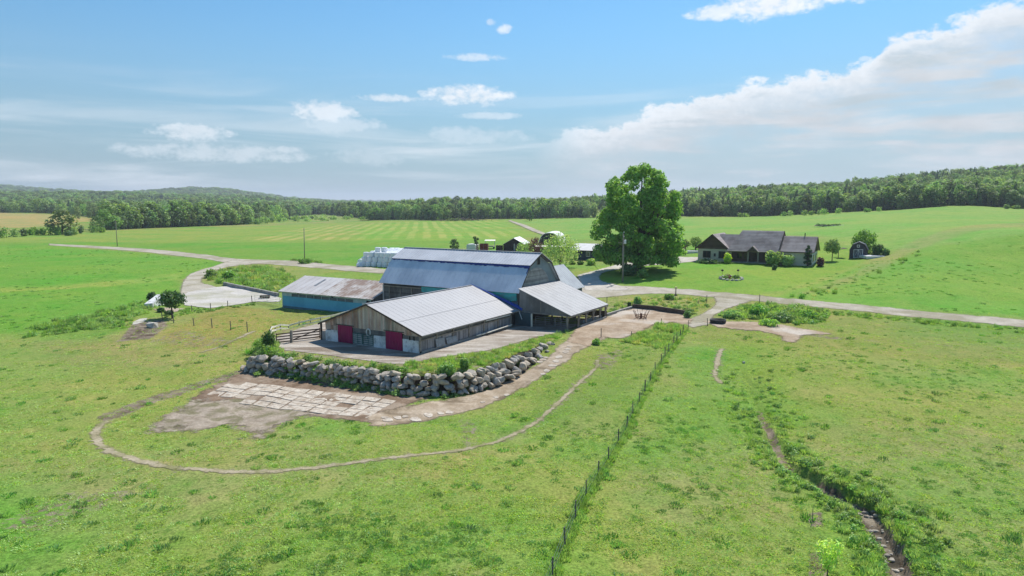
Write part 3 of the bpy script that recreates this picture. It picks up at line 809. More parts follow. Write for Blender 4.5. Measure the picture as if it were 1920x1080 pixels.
def roof(mb, e0, e1, r1, r0, th=.07, rib=.0, rw=.07, rh=.05, jitter=0.0):
    """roof plane from eave e0-e1 up to ridge r0-r1, ribs running up the slope"""
    e0, e1, r1, r0 = map(Vector, (e0, e1, r1, r0))
    n = (e1 - e0).cross(r0 - e0).normalized()
    if n.z < 0: n = -n
    mb.hexa([p - n * th for p in (e0, e1, r1, r0)], [e0, e1, r1, r0])
    if rib:
        L = (e1 - e0).length; k = max(2, int(L / rib)); d = (e1 - e0).normalized()
        for i in range(k + 1):
            t = i / k; a = e0.lerp(e1, t); b = r0.lerp(r1, t)
            w = d * rw / 2
            base = [a - w + n * .004, a + w + n * .004, b + w + n * .004, b - w + n * .004]
            mb.hexa(base, [a - w * .4 + n * rh, a + w * .4 + n * rh, b + w * .4 + n * rh, b - w * .4 + n * rh])


def vboards(mb, p0, p1, z0f, z1f, w, out, th=.035, tint=.35, warm=0.0):
    """upright boards from p0 to p1 (plan), proud by th in direction 'out'"""
    p0 = np.array(p0[:2]); p1 = np.array(p1[:2]); L = np.linalg.norm(p1 - p0); n = max(1, round(L / w)); d = (p1 - p0) / L
    o = np.array(out[:2])
    for i in range(n):
        a = p0 + d * (L * i / n + .008); b = p0 + d * (L * (i + 1) / n - .008); k = R.uniform(.5, 1) * th
        t0, t1 = i / n, (i + 1) / n
        s = R.uniform(1 - tint, 1 + tint); mb.col = (s * (1 + R.uniform(0, warm)), s, s * (1 - R.uniform(0, warm) * .4))
        q = [a, b, b + o * k, a + o * k]
        zz0 = [z0f(t0), z0f(t1), z0f(t1), z0f(t0)]; zz1 = [z1f(t0), z1f(t1), z1f(t1), z1f(t0)]
        if min(np.array(zz1) - np.array(zz0)) < .02: continue
        mb.hexa([(x, y, z) for (x, y), z in zip(q, zz0)], [(x, y, z) for (x, y), z in zip(q, zz1)])
    mb.col = (1, 1, 1)


def hboards(mb, p0, p1, z0, z1, w, out, th=.03, tint=.25, halfwidth=None):
    p0 = np.array(p0[:2]); p1 = np.array(p1[:2]); o = np.array(out[:2]); n = max(1, round((z1 - z0) / w)); c = (p0 + p1) / 2; hl = (p1 - p0) / 2
    for i in range(n):
        za, zb = z0 + (z1 - z0) * i / n + .01, z0 + (z1 - z0) * (i + 1) / n - .01
        f = 1 if halfwidth is None else halfwidth((za + zb) / 2)
        if f <= 0.03: continue
        a, b = c - hl * f, c + hl * f; k = th * R.uniform(.6, 1); s = R.uniform(1 - tint, 1 + tint); mb.col = (s, s, s)
        q = [a, b, b + o * k, a + o * k]
        mb.hexa([(x, y, za) for x, y in q], [(x, y, zb) for x, y in q])
    mb.col = (1, 1, 1)


OUTF = (-VX, -VY); OUTR = (UX, UY); OUTL = (-UX, -UY); OUTB = (VX, VY)
pz = lambda z: (lambda t: z)
Z0 = YARD_Z


def lin(a, b): return lambda t: a + (b - a) * t


def gate(name, p0, p1, z0, z1, bars, mat, parent=None, diag=False, r=.028, label=None, cat=None, group=None, upr=True):
    mb = MB(); p0 = Vector((p0[0], p0[1], 0)); p1 = Vector((p1[0], p1[1], 0))
    def pt(t, z): q = p0.lerp(p1, t); return (q.x, q.y, z)
    for i in range(bars):
        z = z0 + (z1 - z0) * i / (bars - 1); mb.tube([pt(0, z), pt(1, z)], r, 6)
    for t in ((0, .5, 1) if upr else (0, 1)): mb.tube([pt(t, z0), pt(t, z1)], r * 1.1, 6)
    if diag: mb.tube([pt(0, z0), pt(1, z1)], r, 6)
    if parent is None:
        e = thing(name, tuple(pt(.5, z0)), label, cat, group); mb.build('gate_frame', mat, e); return e
    return mb.build(name, mat, parent, label)


# ---- low pole barn with the crimson doors
def pole_barn():
    uL, uR, v0, v1 = -67.2, -51.6, 64.3, 87.2
    um, zr, ze = -59.7, 7.45, 4.28
    b = thing('pole_barn', P(um, (v0 + v1) / 2, Z0), 'low wide barn with pale metal roof, two crimson doors and weathered board gable', 'barn')
    eL, eR = -68.2, -50.9
    slope = lambda u: (ze - .1) + (zr - ze) * (1 - abs(u - um) / ((um - eL) if u < um else (eR - um)))
    mb = MB(); roof(mb, P(eR, v0 - .35, ze), P(eR, v1 - .4, ze), P(um, v1 + .2, zr), P(um, v0 - .35, zr), .06, .9, .025, .012)
    for t_ in (.42,):
        a_ = Vector(P(eR, v0 - .3, ze)).lerp(Vector(P(um, v0 - .3, zr)), t_) + Vector((0, 0, .012)); c_ = Vector(P(eR, v1 - .4, ze)).lerp(Vector(P(um, v1, zr)), t_) + Vector((0, 0, .012)); mb.beam(a_, c_, .05, .02)
    mb.build('metal_roof', M_ROOFPALE, b)
    mb = MB(); roof(mb, P(eL, v0 - .35, ze), P(eL, v1, ze), P(um - .02, v1, zr), P(um - .02, v0 - .35, zr), .06, 1.0, .05, .03)
    mb.build('metal_roof', M_ROOFPALE, b)
    mb = MB(); mb.beam(P(um, v0 - .37, zr + .03), P(um, v1, zr + .03), .35, .06); mb.build('ridge_cap', M_ROOFPALE, b)
    mb = MB()
    for e in (eL, eR): mb.beam(P(e, v0 - .36, ze - .10), P(um, v0 - .36, zr - .10), .06, .2)
    mb.build('barge_board', M_POSTD, b)
    mb = MB(); mb.beam(P(eR, v0 - .3, ze - .09), P(eR, v1 - .4, ze - .09), .05, .14); mb.build('eave_board', M_POST, b)
    # carcass behind the cladding
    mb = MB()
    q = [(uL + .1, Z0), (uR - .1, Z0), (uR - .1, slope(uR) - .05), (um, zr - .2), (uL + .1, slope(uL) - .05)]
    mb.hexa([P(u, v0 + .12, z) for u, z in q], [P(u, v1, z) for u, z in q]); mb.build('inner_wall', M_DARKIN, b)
    # gable boards
    mb = MB()
    zt_ = lambda t: slope(uL + (uR - uL) * t) - .02
    zb = lambda t: 4.18 if t < .86 else 4.05
    vboards(mb, P(uL, v0, 0), P(uR, v0, 0), zb, zt_, .30, OUTF, .05, .30, .25)
    vboards(mb, P(uL, v0 + .03, 0), P(-64.95, v0 + .03, 0), pz(3.55), pz(4.16), .34, OUTF, .05, .2, .1)
    mb.build('board_cladding', M_WOOD, b, kind='stuff')
    mb = MB(); hboards(mb, P(-62.3, v0 + .03, 0), P(-56.85, v0 + .03, 0), 3.45, 4.16, .24, OUTF, .04, .12); mb.build('board_band', M_WOODD, b)
    mb = MB(); hboards(mb, P(-54.1, v0 + .03, 0), P(uR, v0 + .03, 0), 3.45, 4.05, .3, OUTF, .04, .12); mb.build('board_band', M_WOODD, b)
    # doors of upright planks
    for (a, c, z0_, z1_) in ((-64.9, -62.35, 2.1, 4.32), (-56.8, -54.15, 2.08, 4.30)):
        d = MB(); vboards(d, P(a, v0 - .06, 0), P(c, v0 - .06, 0), pz(z0_), pz(z1_), .42, OUTF, .05, .08)
        dd = d.build('sliding_door', M_REDDOOR, b)
        t = MB(); t.beam(P(a - .3, v0 - .12, z1_ + .06), P(c + .3, v0 - .12, z1_ + .06), .06, .10); t.build('door_rail', M_POSTD, dd)
    # whitewashed concrete panels
    for a, c in ((-67.15, -66.2), (-66.17, -64.95), (-58.75, -57.8), (-57.77, -56.85), (-54.1, -52.9), (-52.87, -51.65)):
        m_ = MB(); s = R.uniform(.8, 1.1); m_.col = (s, s, s); m_.ubox(a, c, v0 - .08, v0 + .1, Z0 + .02, 3.52 + R.uniform(-.08, .05)); m_.build('concrete_panel', M_WHITEC, b)
    mb = MB(); mb.col = (.62, .64, .64); mb.ubox(-62.3, -58.78, v0 - .03, v0 + .1, Z0 + .02, 3.4); mb.build('concrete_panel', M_WHITEC, b)
    for a, c in ((-62.2, -60.6), (-60.5, -58.85)):
        gate('barn_gate', P(a, v0 - .16, 0), P(c, v0 - .16, 0), 2.25, 3.55, 6, M_GREENGATE, b, r=.035)
    # white curved hoop hung on the wall
    mb = MB(); c0 = P(-59.6, v0 - .12, 3.85)
    mb.tube([Vector(c0) + Vector((UX * .32 * math.cos(a), UY * .32 * math.cos(a), .42 * math.sin(a))) for a in np.linspace(-.6, 4.6, 14)], .085, 6)
    mb.build('white_hoop', M_WHITEP, b)
    # window frames and left lean posts
    for a in (-53.2, -52.55):
        mb = MB(); mb.ubox(a, a + .42, v0 - .06, v0 - .03, 3.45, 4.1); f = mb.build('window_frame', M_POST, b)
        mb = MB(); mb.ubox(a + .08, a + .34, v0 - .085, v0 - .065, 3.52, 4.0); mb.build('pane', M_BLACK, f)
    mb = MB(); mb.ubox(-68.1, -67.9, v0 - .1, v0 + .1, Z0, slope(-68)); mb.build('post', M_POSTD, b)
    mb = MB(); mb.ubox(-68.0, -67.25, v0, v0 + .15, Z0, 3.2); mb.build('concrete_panel', M_CONC, b)
    # right long wall
    mb = MB(); vboards(mb, P(uR, v0, 0), P(uR, 85.4, 0), pz(2.28), pz(3.46), .24, OUTR, .05, .30)
    mb.build('plank_wall', M_WOODG, b, kind='stuff')
    mb = MB(); vboards(mb, P(uR - .04, v0, 0), P(uR - .04, 86.6, 0), pz(3.62), pz(4.16), .5, OUTR, .03, .2)
    mb.build('shaded_vent_strip', M_WOODD, b, kind='stuff')  # dark boards close the open vent strip; its shade is put in their colour
    mb = MB(); mb.ubox(uR - .02, uR + .12, v0, 85.4, 3.47, 3.61); mb.build('rail', M_POST, b)
    mb = MB(); mb.ubox(uR - .02, uR + .22, v0 + .3, 85.4, Z0, 2.26); mb.build('sill', M_CONC, b)
    for v in (64.25, 67.5, 71, 74.6, 78.2, 81.8, 85.4):
        mb = MB(); mb.ubox(uR - .02, uR + .16, v, v + .2, 2.27, 4.2); mb.build('post', M_POST, b)
    for v, w, h in ((67.2, 1.8, .95), (69.4, 2.2, .75)):
        mb = MB(); mb.slab([P(uR + .42, v, 2.3), P(uR + .42, v + w, 2.3), P(uR + .2, v + w, 2.3 + h), P(uR + .2, v, 2.3 + h)], .05); mb.build('loose_sheet', M_GREYSTEEL, b)
    for i in range(3):
        mb = MB(); mb.beam(P(uR + .4 + .22 * i, 76 + i, 2.3 + .05 * i), P(uR + .4 + .2 * i, 84.5, 2.42 + .06 * i), .14, .1); mb.build('stored_plank', M_CREAMP, b)
    mb = MB(); mb.beam(P(eR + .05, v1 - .6, ze - .05), P(eR + .9, v1 - 1.2, ze - 1.1), .08, .05); mb.beam(P(eR - .1, 78, ze - .2), P(eR - .15, 84.5, ze - .28), .05, .2); mb.build('hanging_trim', M_WHITEP, b)
    return b


pole_barn()


# ---- gambrel barn
def gambrel_barn():
    g, l = -52.0, -78.4
    prof = [(88.0, 6.7), (91.2, 10.5), (94.7, 12.15), (98.2, 10.5), (101.4, 7.0)]
    b = thing('gambrel_barn', P(-65, 94.7, Z0), 'tall old gambrel barn with a blue grey steel lower roof slope and weathered siding', 'barn')
    o = .45
    mb = MB(); roof(mb, P(l - o, 91.15, 10.56), P(g + o, 91.15, 10.56), P(g + o, 94.7, 12.2), P(l - o, 94.7, 12.2), .07, .55, .10, .05); mb.build('upper_roof', M_ROOFUP, b)
    mb = MB(); roof(mb, P(l - o, 98.25, 10.56), P(g + o, 98.25, 10.56), P(g + o, 94.72, 12.2), P(l - o, 94.72, 12.2), .07, .55, .10, .07); mb.build('upper_roof', M_ROOFZINC, b)
    mb = MB(); roof(mb, P(l - o, 87.75, 6.66), P(g + o, 87.75, 6.66), P(g + o, 91.2, 10.46), P(l - o, 91.2, 10.46), .07, .9, .05, .03); mb.build('lower_roof', M_ROOFBLUE, b)
    mb = MB(); roof(mb, P(l - o, 101.65, 6.7), P(g + o, 101.65, 6.7), P(g + o, 98.2, 10.46), P(l - o, 98.2, 10.46), .07, .9, .05, .03); mb.build('lower_roof', M_ROOFBLUE, b)
    # ragged navy underlay showing below the upper sheets
    mb = MB(); n = 60
    for i in range(n):
        u0 = l - o + (g - l + 2 * o) * i / n; u1 = l - o + (g - l + 2 * o) * (i + 1) / n
        d = .22 + .30 * (i / n) + R.uniform(-.08, .1)
        e = lambda u, s: P(u, 91.2 - s * .652, 10.55 - s * .758)
        mb.slab([e(u0, d), e(u1, d), e(u1, -.03), e(u0, -.03)], .03)
    mb.build('roof_underlay', M_NAVYEDGE, b)
    mb = MB()
    for i in range(14):
        s0 = i / 14 * 4.2; d = R.uniform(.12, .4)
        e = lambda u, s: P(u, 91.2 - s * .652, 10.52 - s * .758)
        mb.slab([e(g + o - d, s0 + .3), e(g + o, s0 + .3), e(g + o, s0), e(g + o - d * R.uniform(.6, 1), s0)], .03)
    mb.build('torn_edge', M_NAVYEDGE, b)
    mb = MB(); mb.beam(P(l - o, 94.7, 12.24), P(g + o, 94.7, 12.24), .4, .07); mb.build('ridge_cap', M_ROOFZINC, b)
    # walls
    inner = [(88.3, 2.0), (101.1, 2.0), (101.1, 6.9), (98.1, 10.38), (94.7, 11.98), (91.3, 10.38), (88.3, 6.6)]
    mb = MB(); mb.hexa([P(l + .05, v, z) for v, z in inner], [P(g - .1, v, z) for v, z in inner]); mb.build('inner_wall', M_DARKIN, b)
    gp = [(88.3, 4.0), (101.1, 4.0), (101.1, 6.8), (98.1, 10.3), (94.7, 11.9), (91.3, 10.3), (88.3, 6.5)]
    mb = MB(); mb.hexa([P(g - .09, v, z) for v, z in gp], [P(g, v, z) for v, z in gp]); mb.build('gable_wall', M_BLUEGREY, b)
    mb = MB(); hboards(mb, P(g + .005, 89.2, 0), P(g + .005, 98.2, 0), 6.9, 10.0, .19, OUTR, .06, .3, lambda z: math.sqrt(max(0, 1 - ((z - 6.4) / 3.6) ** 2)))
    mb.build('bare_siding', surf('bare siding', (.36, .34, .32), (.25, .235, .22), .9, .9, attr=True, fine=.12), b, kind='stuff')
    mb = MB(); mb.ubox(g - .05, g + .03, 94.15, 94.95, 10.4, 11.75); h = mb.build('loft_opening', M_BLACK, b)
    for a_, z_ in ((94.05, 11.7), (94.96, 11.6)):
        mb = MB(); mb.ubox(g - .04, g + .06, a_, a_ + .09, 10.4, z_); mb.build('frame', M_POST, h)
    mb = MB()
    for (a, c) in zip(prof[:-1], prof[1:]): mb.beam(P(g + o - .02, a[0], a[1] - .1), P(g + o - .02, c[0], c[1] - .1), .08, .2)
    mb.build('barge_board', M_POSTD, b)
    # near wall, dark horizontal boards on the left, teal wrap and bare sheathing on the right
    mb = MB(); hboards(mb, P(l + .1, 88.28, 0), P(-63.5, 88.28, 0), 2.2, 6.35, .28, OUTF, .05, .35); mb.build('horizontal_boards', M_WOODD, b, kind='stuff')
    for u, z1 in ((l + .05, 6.4), (-77.0, 6.1), (-74.6, 6.1), (-72.2, 6.1), (-69.9, 6.1)):
        mb = MB(); mb.ubox(u, u + .17, 88.08, 88.21, 2.0, z1); mb.build('post', M_WHITEP if u < -78 else M_POST, b)
    mb = MB(); mb.ubox(l + .3, -69.6, 88.1, 88.2, 6.1, 6.24); mb.build('rail', M_POST, b)
    mb = MB(); n = 24
    for i in range(n):
        u0, u1 = -70 + 6.5 * i / n, -70 + 6.5 * (i + 1) / n
        mb.ubox(u0, u1, 88.0, 88.2, 5.3 + R.uniform(-.15, .15) + .35 * (1 - i / n), 6.5)
    mb.build('teal_wrap', M_TEAL, b)
    mb = MB(); n = 26
    for i in range(n):
        u0, u1 = -63.4 + 11.3 * i / n, -63.4 + 11.3 * (i + 1) / n
        mb.ubox(u0, u1, 87.98, 88.2, 5.25 + R.uniform(-.25, .2), 6.6)
    mb.build('teal_wrap', M_TEAL, b)
    mb = MB(); hboards(mb, P(-63.4, 88.28, 0), P(g, 88.28, 0), 3.4, 5.7, .33, OUTF, .06, .3); mb.build('sheathing_boards', surf('blue grey sheathing', (.24, .32, .38), (.14, .19, .25), .8, .85, attr=True, fine=.15, stretch=(1, 1, 2)), b, kind='stuff')
    mb = MB(); mb.ubox(g - 5, g, 88.1, 88.3, 2.0, 3.4); mb.build('sheet_wall', M_TEALWALL, b)
    # blue tarp lying in the valley between the two roofs
    mb = MB(); A_, B_ = P(-59.9, 87.45, 7.62), P(-50.6, 86.95, 4.28); n = 12
    for i in range(n):
        t0, t1 = i / n, (i + 1) / n; q = lambda t: Vector(A_).lerp(Vector(B_), t)
        w0, w1 = .06 + .62 * t0, .06 + .62 * t1
        a_, c_ = q(t0), q(t1); up = Vector((VX * .75, VY * .75, .55))
        mb.slab([a_, c_, c_ + up * w1, a_ + up * w0], .03)
    mb.build('blue_tarp', M_BLUETARP, b)
    return b


gambrel_barn()


# ---- open fronted lean-to on the gable
def lean_to():
    b = thing('cattle_shelter', P(-47, 93, Z0), 'open sided lean-to on timber posts with sloping steel roof beside the tall barn', 'shelter')
    A, B, C, D = P(-42.4, 86.7, 4.22), P(-42.4, 99.9, 4.22), P(-51.9, 101.0, 7.38), P(-51.4, 87.3, 7.45)
    mb = MB(); roof(mb, A, B, C, D, .08, 1.1, .035, .015); mb.build('metal_roof', M_LEANROOF, b)
    mb = MB(); mb.beam(P(-42.42, 86.7, 4.06), P(-42.42, 99.9, 4.06), .06, .22); mb.build('eave_beam', M_POST, b)
    mb = MB(); zz = lambda t: 4.12 + (7.3 - 4.12) * (1 - t); vboards(mb, P(-51.2, 87.35, 0), P(-42.6, 87.0, 0), pz(4.1), zz, .62, OUTF, .04, .10)
    mb.build('wall_board', surf('shelter boards', (.215, .21, .20), (.15, .145, .135), .4, .9, attr=True, fine=.1), b, kind='stuff')
    for t in (.42, .64, .79):
        u = -51.2 + 8.6 * t; mb = MB(); mb.ubox(u, u + .12, 86.96 + .35 * (1 - t), 87.06 + .35 * (1 - t), 4.05, zz(t) - .1); mb.build('batten', M_POST, b)
    mb = MB(); mb.beam(P(-51.3, 87.25, 4.05), P(-42.6, 86.9, 4.05), .12, .16); mb.build('lintel', M_POST, b)
    for u, v in ((-43.2, 87.1), (-42.8, 89.9), (-42.8, 92.5), (-42.8, 95.1), (-42.8, 97.6), (-42.8, 99.7)):
        mb = MB(); mb.ubox(u - .11, u + .11, v - .11, v + .11, Z0, 4.0); mb.build('post', M_POST, b)
        mb = MB(); mb.beam(P(u, v + .1, 3.1), P(u, v + .9, 3.95), .08); mb.build('brace', M_POST, b)
    for v in (90, 93.3, 97): 
        mb = MB(); mb.ubox(-47.3, -47.1, v, v + .2, Z0, 5.6); mb.build('post', M_POSTD, b)
    mb = MB(); mb.ubox(-51.9, -42.7, 99.95, 100.1, Z0 + .1, 3.1); mb.build('board_wall', M_POSTD, b)
    mb = MB(); mb.ubox(-42.75, -42.55, 90.2, 99.6, Z0, 2.32); mb.build('concrete_curb', M_CONC, b)
    mb = MB(); mb.ubox(-51.6, -48.9, 86.7, 86.85, Z0 + .1, 4.0); d = mb.build('sheet_door', M_TEALWALL, b)
    mb = MB(); mb.ubox(-48.88, -48.72, 86.66, 86.9, Z0, 4.0); mb.build('frame', M_CREAMP, d)
    gate('pen_gate', P(-48.6, 87.6, 0), P(-45.4, 87.5, 0), 2.35, 3.5, 5, M_GREYSTEEL, b)
    gate('pen_gate', P(-45.3, 87.5, 0), P(-43.4, 87.3, 0), 2.35, 3.5, 5, M_GREYSTEEL, b)
    mb = MB(); mb.ubox(-43.6, -43.0, 89.6, 89.7, 3.4, 3.95); mb.ubox(-42.9, -42.78, 90.5, 95, 2.9, 3.0); mb.build('rail', M_POSTD, b)
    return b


lean_to()


def annex():
    b = thing('barn_annex', P(-55, 105, 2.5), 'small annex with a steep striped steel roof behind the tall barn', 'shed')
    mb = MB(); roof(mb, P(-50.8, 101.6, 5.45), P(-50.8, 109.2, 5.45), P(-55, 109.2, 9.2), P(-55, 101.6, 9.2), .07, .62, .12, .03); mb.build('metal_roof', surf('striped steel', (.42, .45, .47), (.34, .36, .385), .6, .5, .05), b)
    mb = MB(); roof(mb, P(-59.2, 101.6, 5.45), P(-59.2, 109.2, 5.45), P(-55.02, 109.2, 9.2), P(-55.02, 101.6, 9.2), .07, .42, .16, .09); mb.build('metal_roof', M_ROOFZINC, b)
    q = [(-58.8, 1.5), (-51.2, 1.5), (-51.2, 5.4), (-55, 8.9), (-58.8, 5.4)]
    mb = MB(); mb.hexa([P(u, 101.8, z) for u, z in q], [P(u, 108.9, z) for u, z in q]); mb.build('wall', M_TEALWALL, b)


annex()


def blue_shed():
    l, r, v0, vr, v1 = -100.6, -78.6, 86.0, 92, 98
    b = thing('blue_shed', P(-90, 92, 1.2), 'long low shed with bright blue walls and a half pale, half rusty metal roof', 'shed')
    zl, zr_ = 4.12, 4.22; rl, rr = 6.25, 6.35; um = -90.6; us = -88.3
    e = lambda u: zl + (zr_ - zl) * (u - l) / (r - l); k = lambda u: rl + (rr - rl) * (u - l) / (r - l)
    def part(a, c, m_, rib, skew0=0, skew1=0):
        mb = MB(); roof(mb, P(a, v0 - .5, e(a) - .12), P(c, v0 - .5, e(c) - .12), P(c + skew1, vr, k(c)), P(a + skew0, vr, k(a)), .07, rib, .09, .05); mb.build('metal_roof', m_, b)
    part(l - .5, um, M_ROOFSHEDPALE, 1.4); part(um + .02, r + .3, M_ROOFRUST, .7)
    mb = MB(); mb.ubox(-97.5, -97.2, 88.0, 88.01, 4, 4.01)
    mb = MB(); a = lambda u, t: P(u, v0 - .5 + (vr - v0 + .5) * t, e(u) - .12 + (k(u) - e(u) + .12) * t + .06); mb.slab([a(-95.0, .45), a(-94.5, .45), a(-94.5, .85), a(-95.0, .85)], .03); mb.build('roof_patch', M_GREYSTEEL, b)
    mb = MB(); roof(mb, P(l - .5, v1 + .5, zl - .1), P(r, v1 + .5, zr_ - .1), P(r, vr + .02, rr), P(l - .5, vr + .02, rl), .07, 1.0, .08, .05); mb.build('metal_roof', M_ROOFSHEDPALE, b)
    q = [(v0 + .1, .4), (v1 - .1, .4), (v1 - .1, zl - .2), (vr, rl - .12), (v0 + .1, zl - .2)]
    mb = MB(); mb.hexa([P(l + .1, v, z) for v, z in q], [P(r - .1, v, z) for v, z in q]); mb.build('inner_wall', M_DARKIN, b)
    mb = MB(); mb.ubox(l, -80.2, v0, v0 + .09, 1.35, 3.15); mb.build('blue_wall', M_BLUEWALL, b)
    mb = MB(); mb.ubox(l, -80.2, v0 - .04, v0 + .08, .3, 1.34); mb.build('wall_base', surf('slate blue base', (.10, .20, .26), (.08, .15, .19), .5, .85), b)
    mb = MB(); mb.ubox(l, r, v0 + .02, v0 + .09, 3.7, 4.05); mb.ubox(l, -98.3, v0 + .02, v0 + .09, 3.16, 3.69); mb.ubox(-83, -80.2, v0 + .02, v0 + .09, 3.16, 3.69); mb.build('upper_band', M_LIGHTBLUE, b)
    mb = MB(); mb.ubox(-98.2, -83.1, v0 + .04, v0 + .1, 3.18, 3.66); w = mb.build('window_strip', surf('dusty glass', (.10, .15, .21), (.06, .09, .13), .6, .3), b)
    for i in range(9):
        mb = MB(); u = -98.2 + 15.1 * i / 8; mb.ubox(u - .05, u + .05, v0 + .0, v0 + .035, 3.17, 3.68); mb.build('mullion', M_LIGHTBLUE, w)
    for u in (l - .02, -79.2, r - .15):
        mb = MB(); mb.ubox(u, u + .16, v0 - .06, v0 - .045 + .06, .6, 4.0); mb.build('post', M_LIGHTBLUE, b)
    mb = MB(); mb.ubox(-80.1, -79.3, v0 + .03, v0 + .1, 1.2, 3.5); d = mb.build('doorway', M_BLACK, b)
    mb = MB(); mb.ubox(-81.0, -80.3, v0 - .1, v0 - .045, 1.3, 3.3); mb.build('door', M_WHITEP, d)
    for u in (-96.4, -88.0):
        mb = MB(); mb.ubox(u, u + .22, v0 - .25, v0 + .0, 3.72, 3.98); mb.build('wall_lamp', M_BLACK, b)
    mb = MB(); q = [(v0 - .4, zr_ - .2), (v0 + .1, 2.4), (vr, 2.4), (vr, rr - .1)]
    mb.hexa([P(r - .08, v, z) for v, z in q], [P(r, v, z) for v, z in q]); mb.build('end_wall', M_WOODD, b)


blue_shed()


# ---- ranch house
def window(mbf, parent, u0, u1, v, z0, z1, mull=1, fm=None):
    mb = MB(); mb.ubox(u0, u1, v - .05, v, z0, z1); w = mb.build('window', fm or M_POSTD, parent)
    n = mull + 1
    for i in range(n):
        a = u0 + (u1 - u0) * i / n + .07; c = u0 + (u1 - u0) * (i + 1) / n - .07
        mb = MB(); mb.ubox(a, c, v - .085, v - .055, z0 + .08, z1 - .08); mb.build('pane', M_GLASS, w)
    return w


def hip(parent, e0, e1, r1, r0, name='shingle_roof', mat=None):
    mb = MB(); e0, e1, r1, r0 = map(Vector, (e0, e1, r1, r0)); n = 14
    roof(mb, e0, e1, r1, r0, .12)
    nn = (e1 - e0).cross(r0 - e0).normalized(); nn = nn if nn.z > 0 else -nn
    for i in range(n):      # courses of shingles
        a, c = i / n, (i + 1) / n; s = R.uniform(.88, 1.12); mb.col = (s, s, s)
        q = [e0.lerp(r0, a) + nn * .045, e1.lerp(r1, a) + nn * .045, e1.lerp(r1, c) + nn * .02, e0.lerp(r0, c) + nn * .02]
        mb.hexa([p - nn * .018 for p in q], q)
    return mb.build(name, mat or M_SHINGLE, parent)


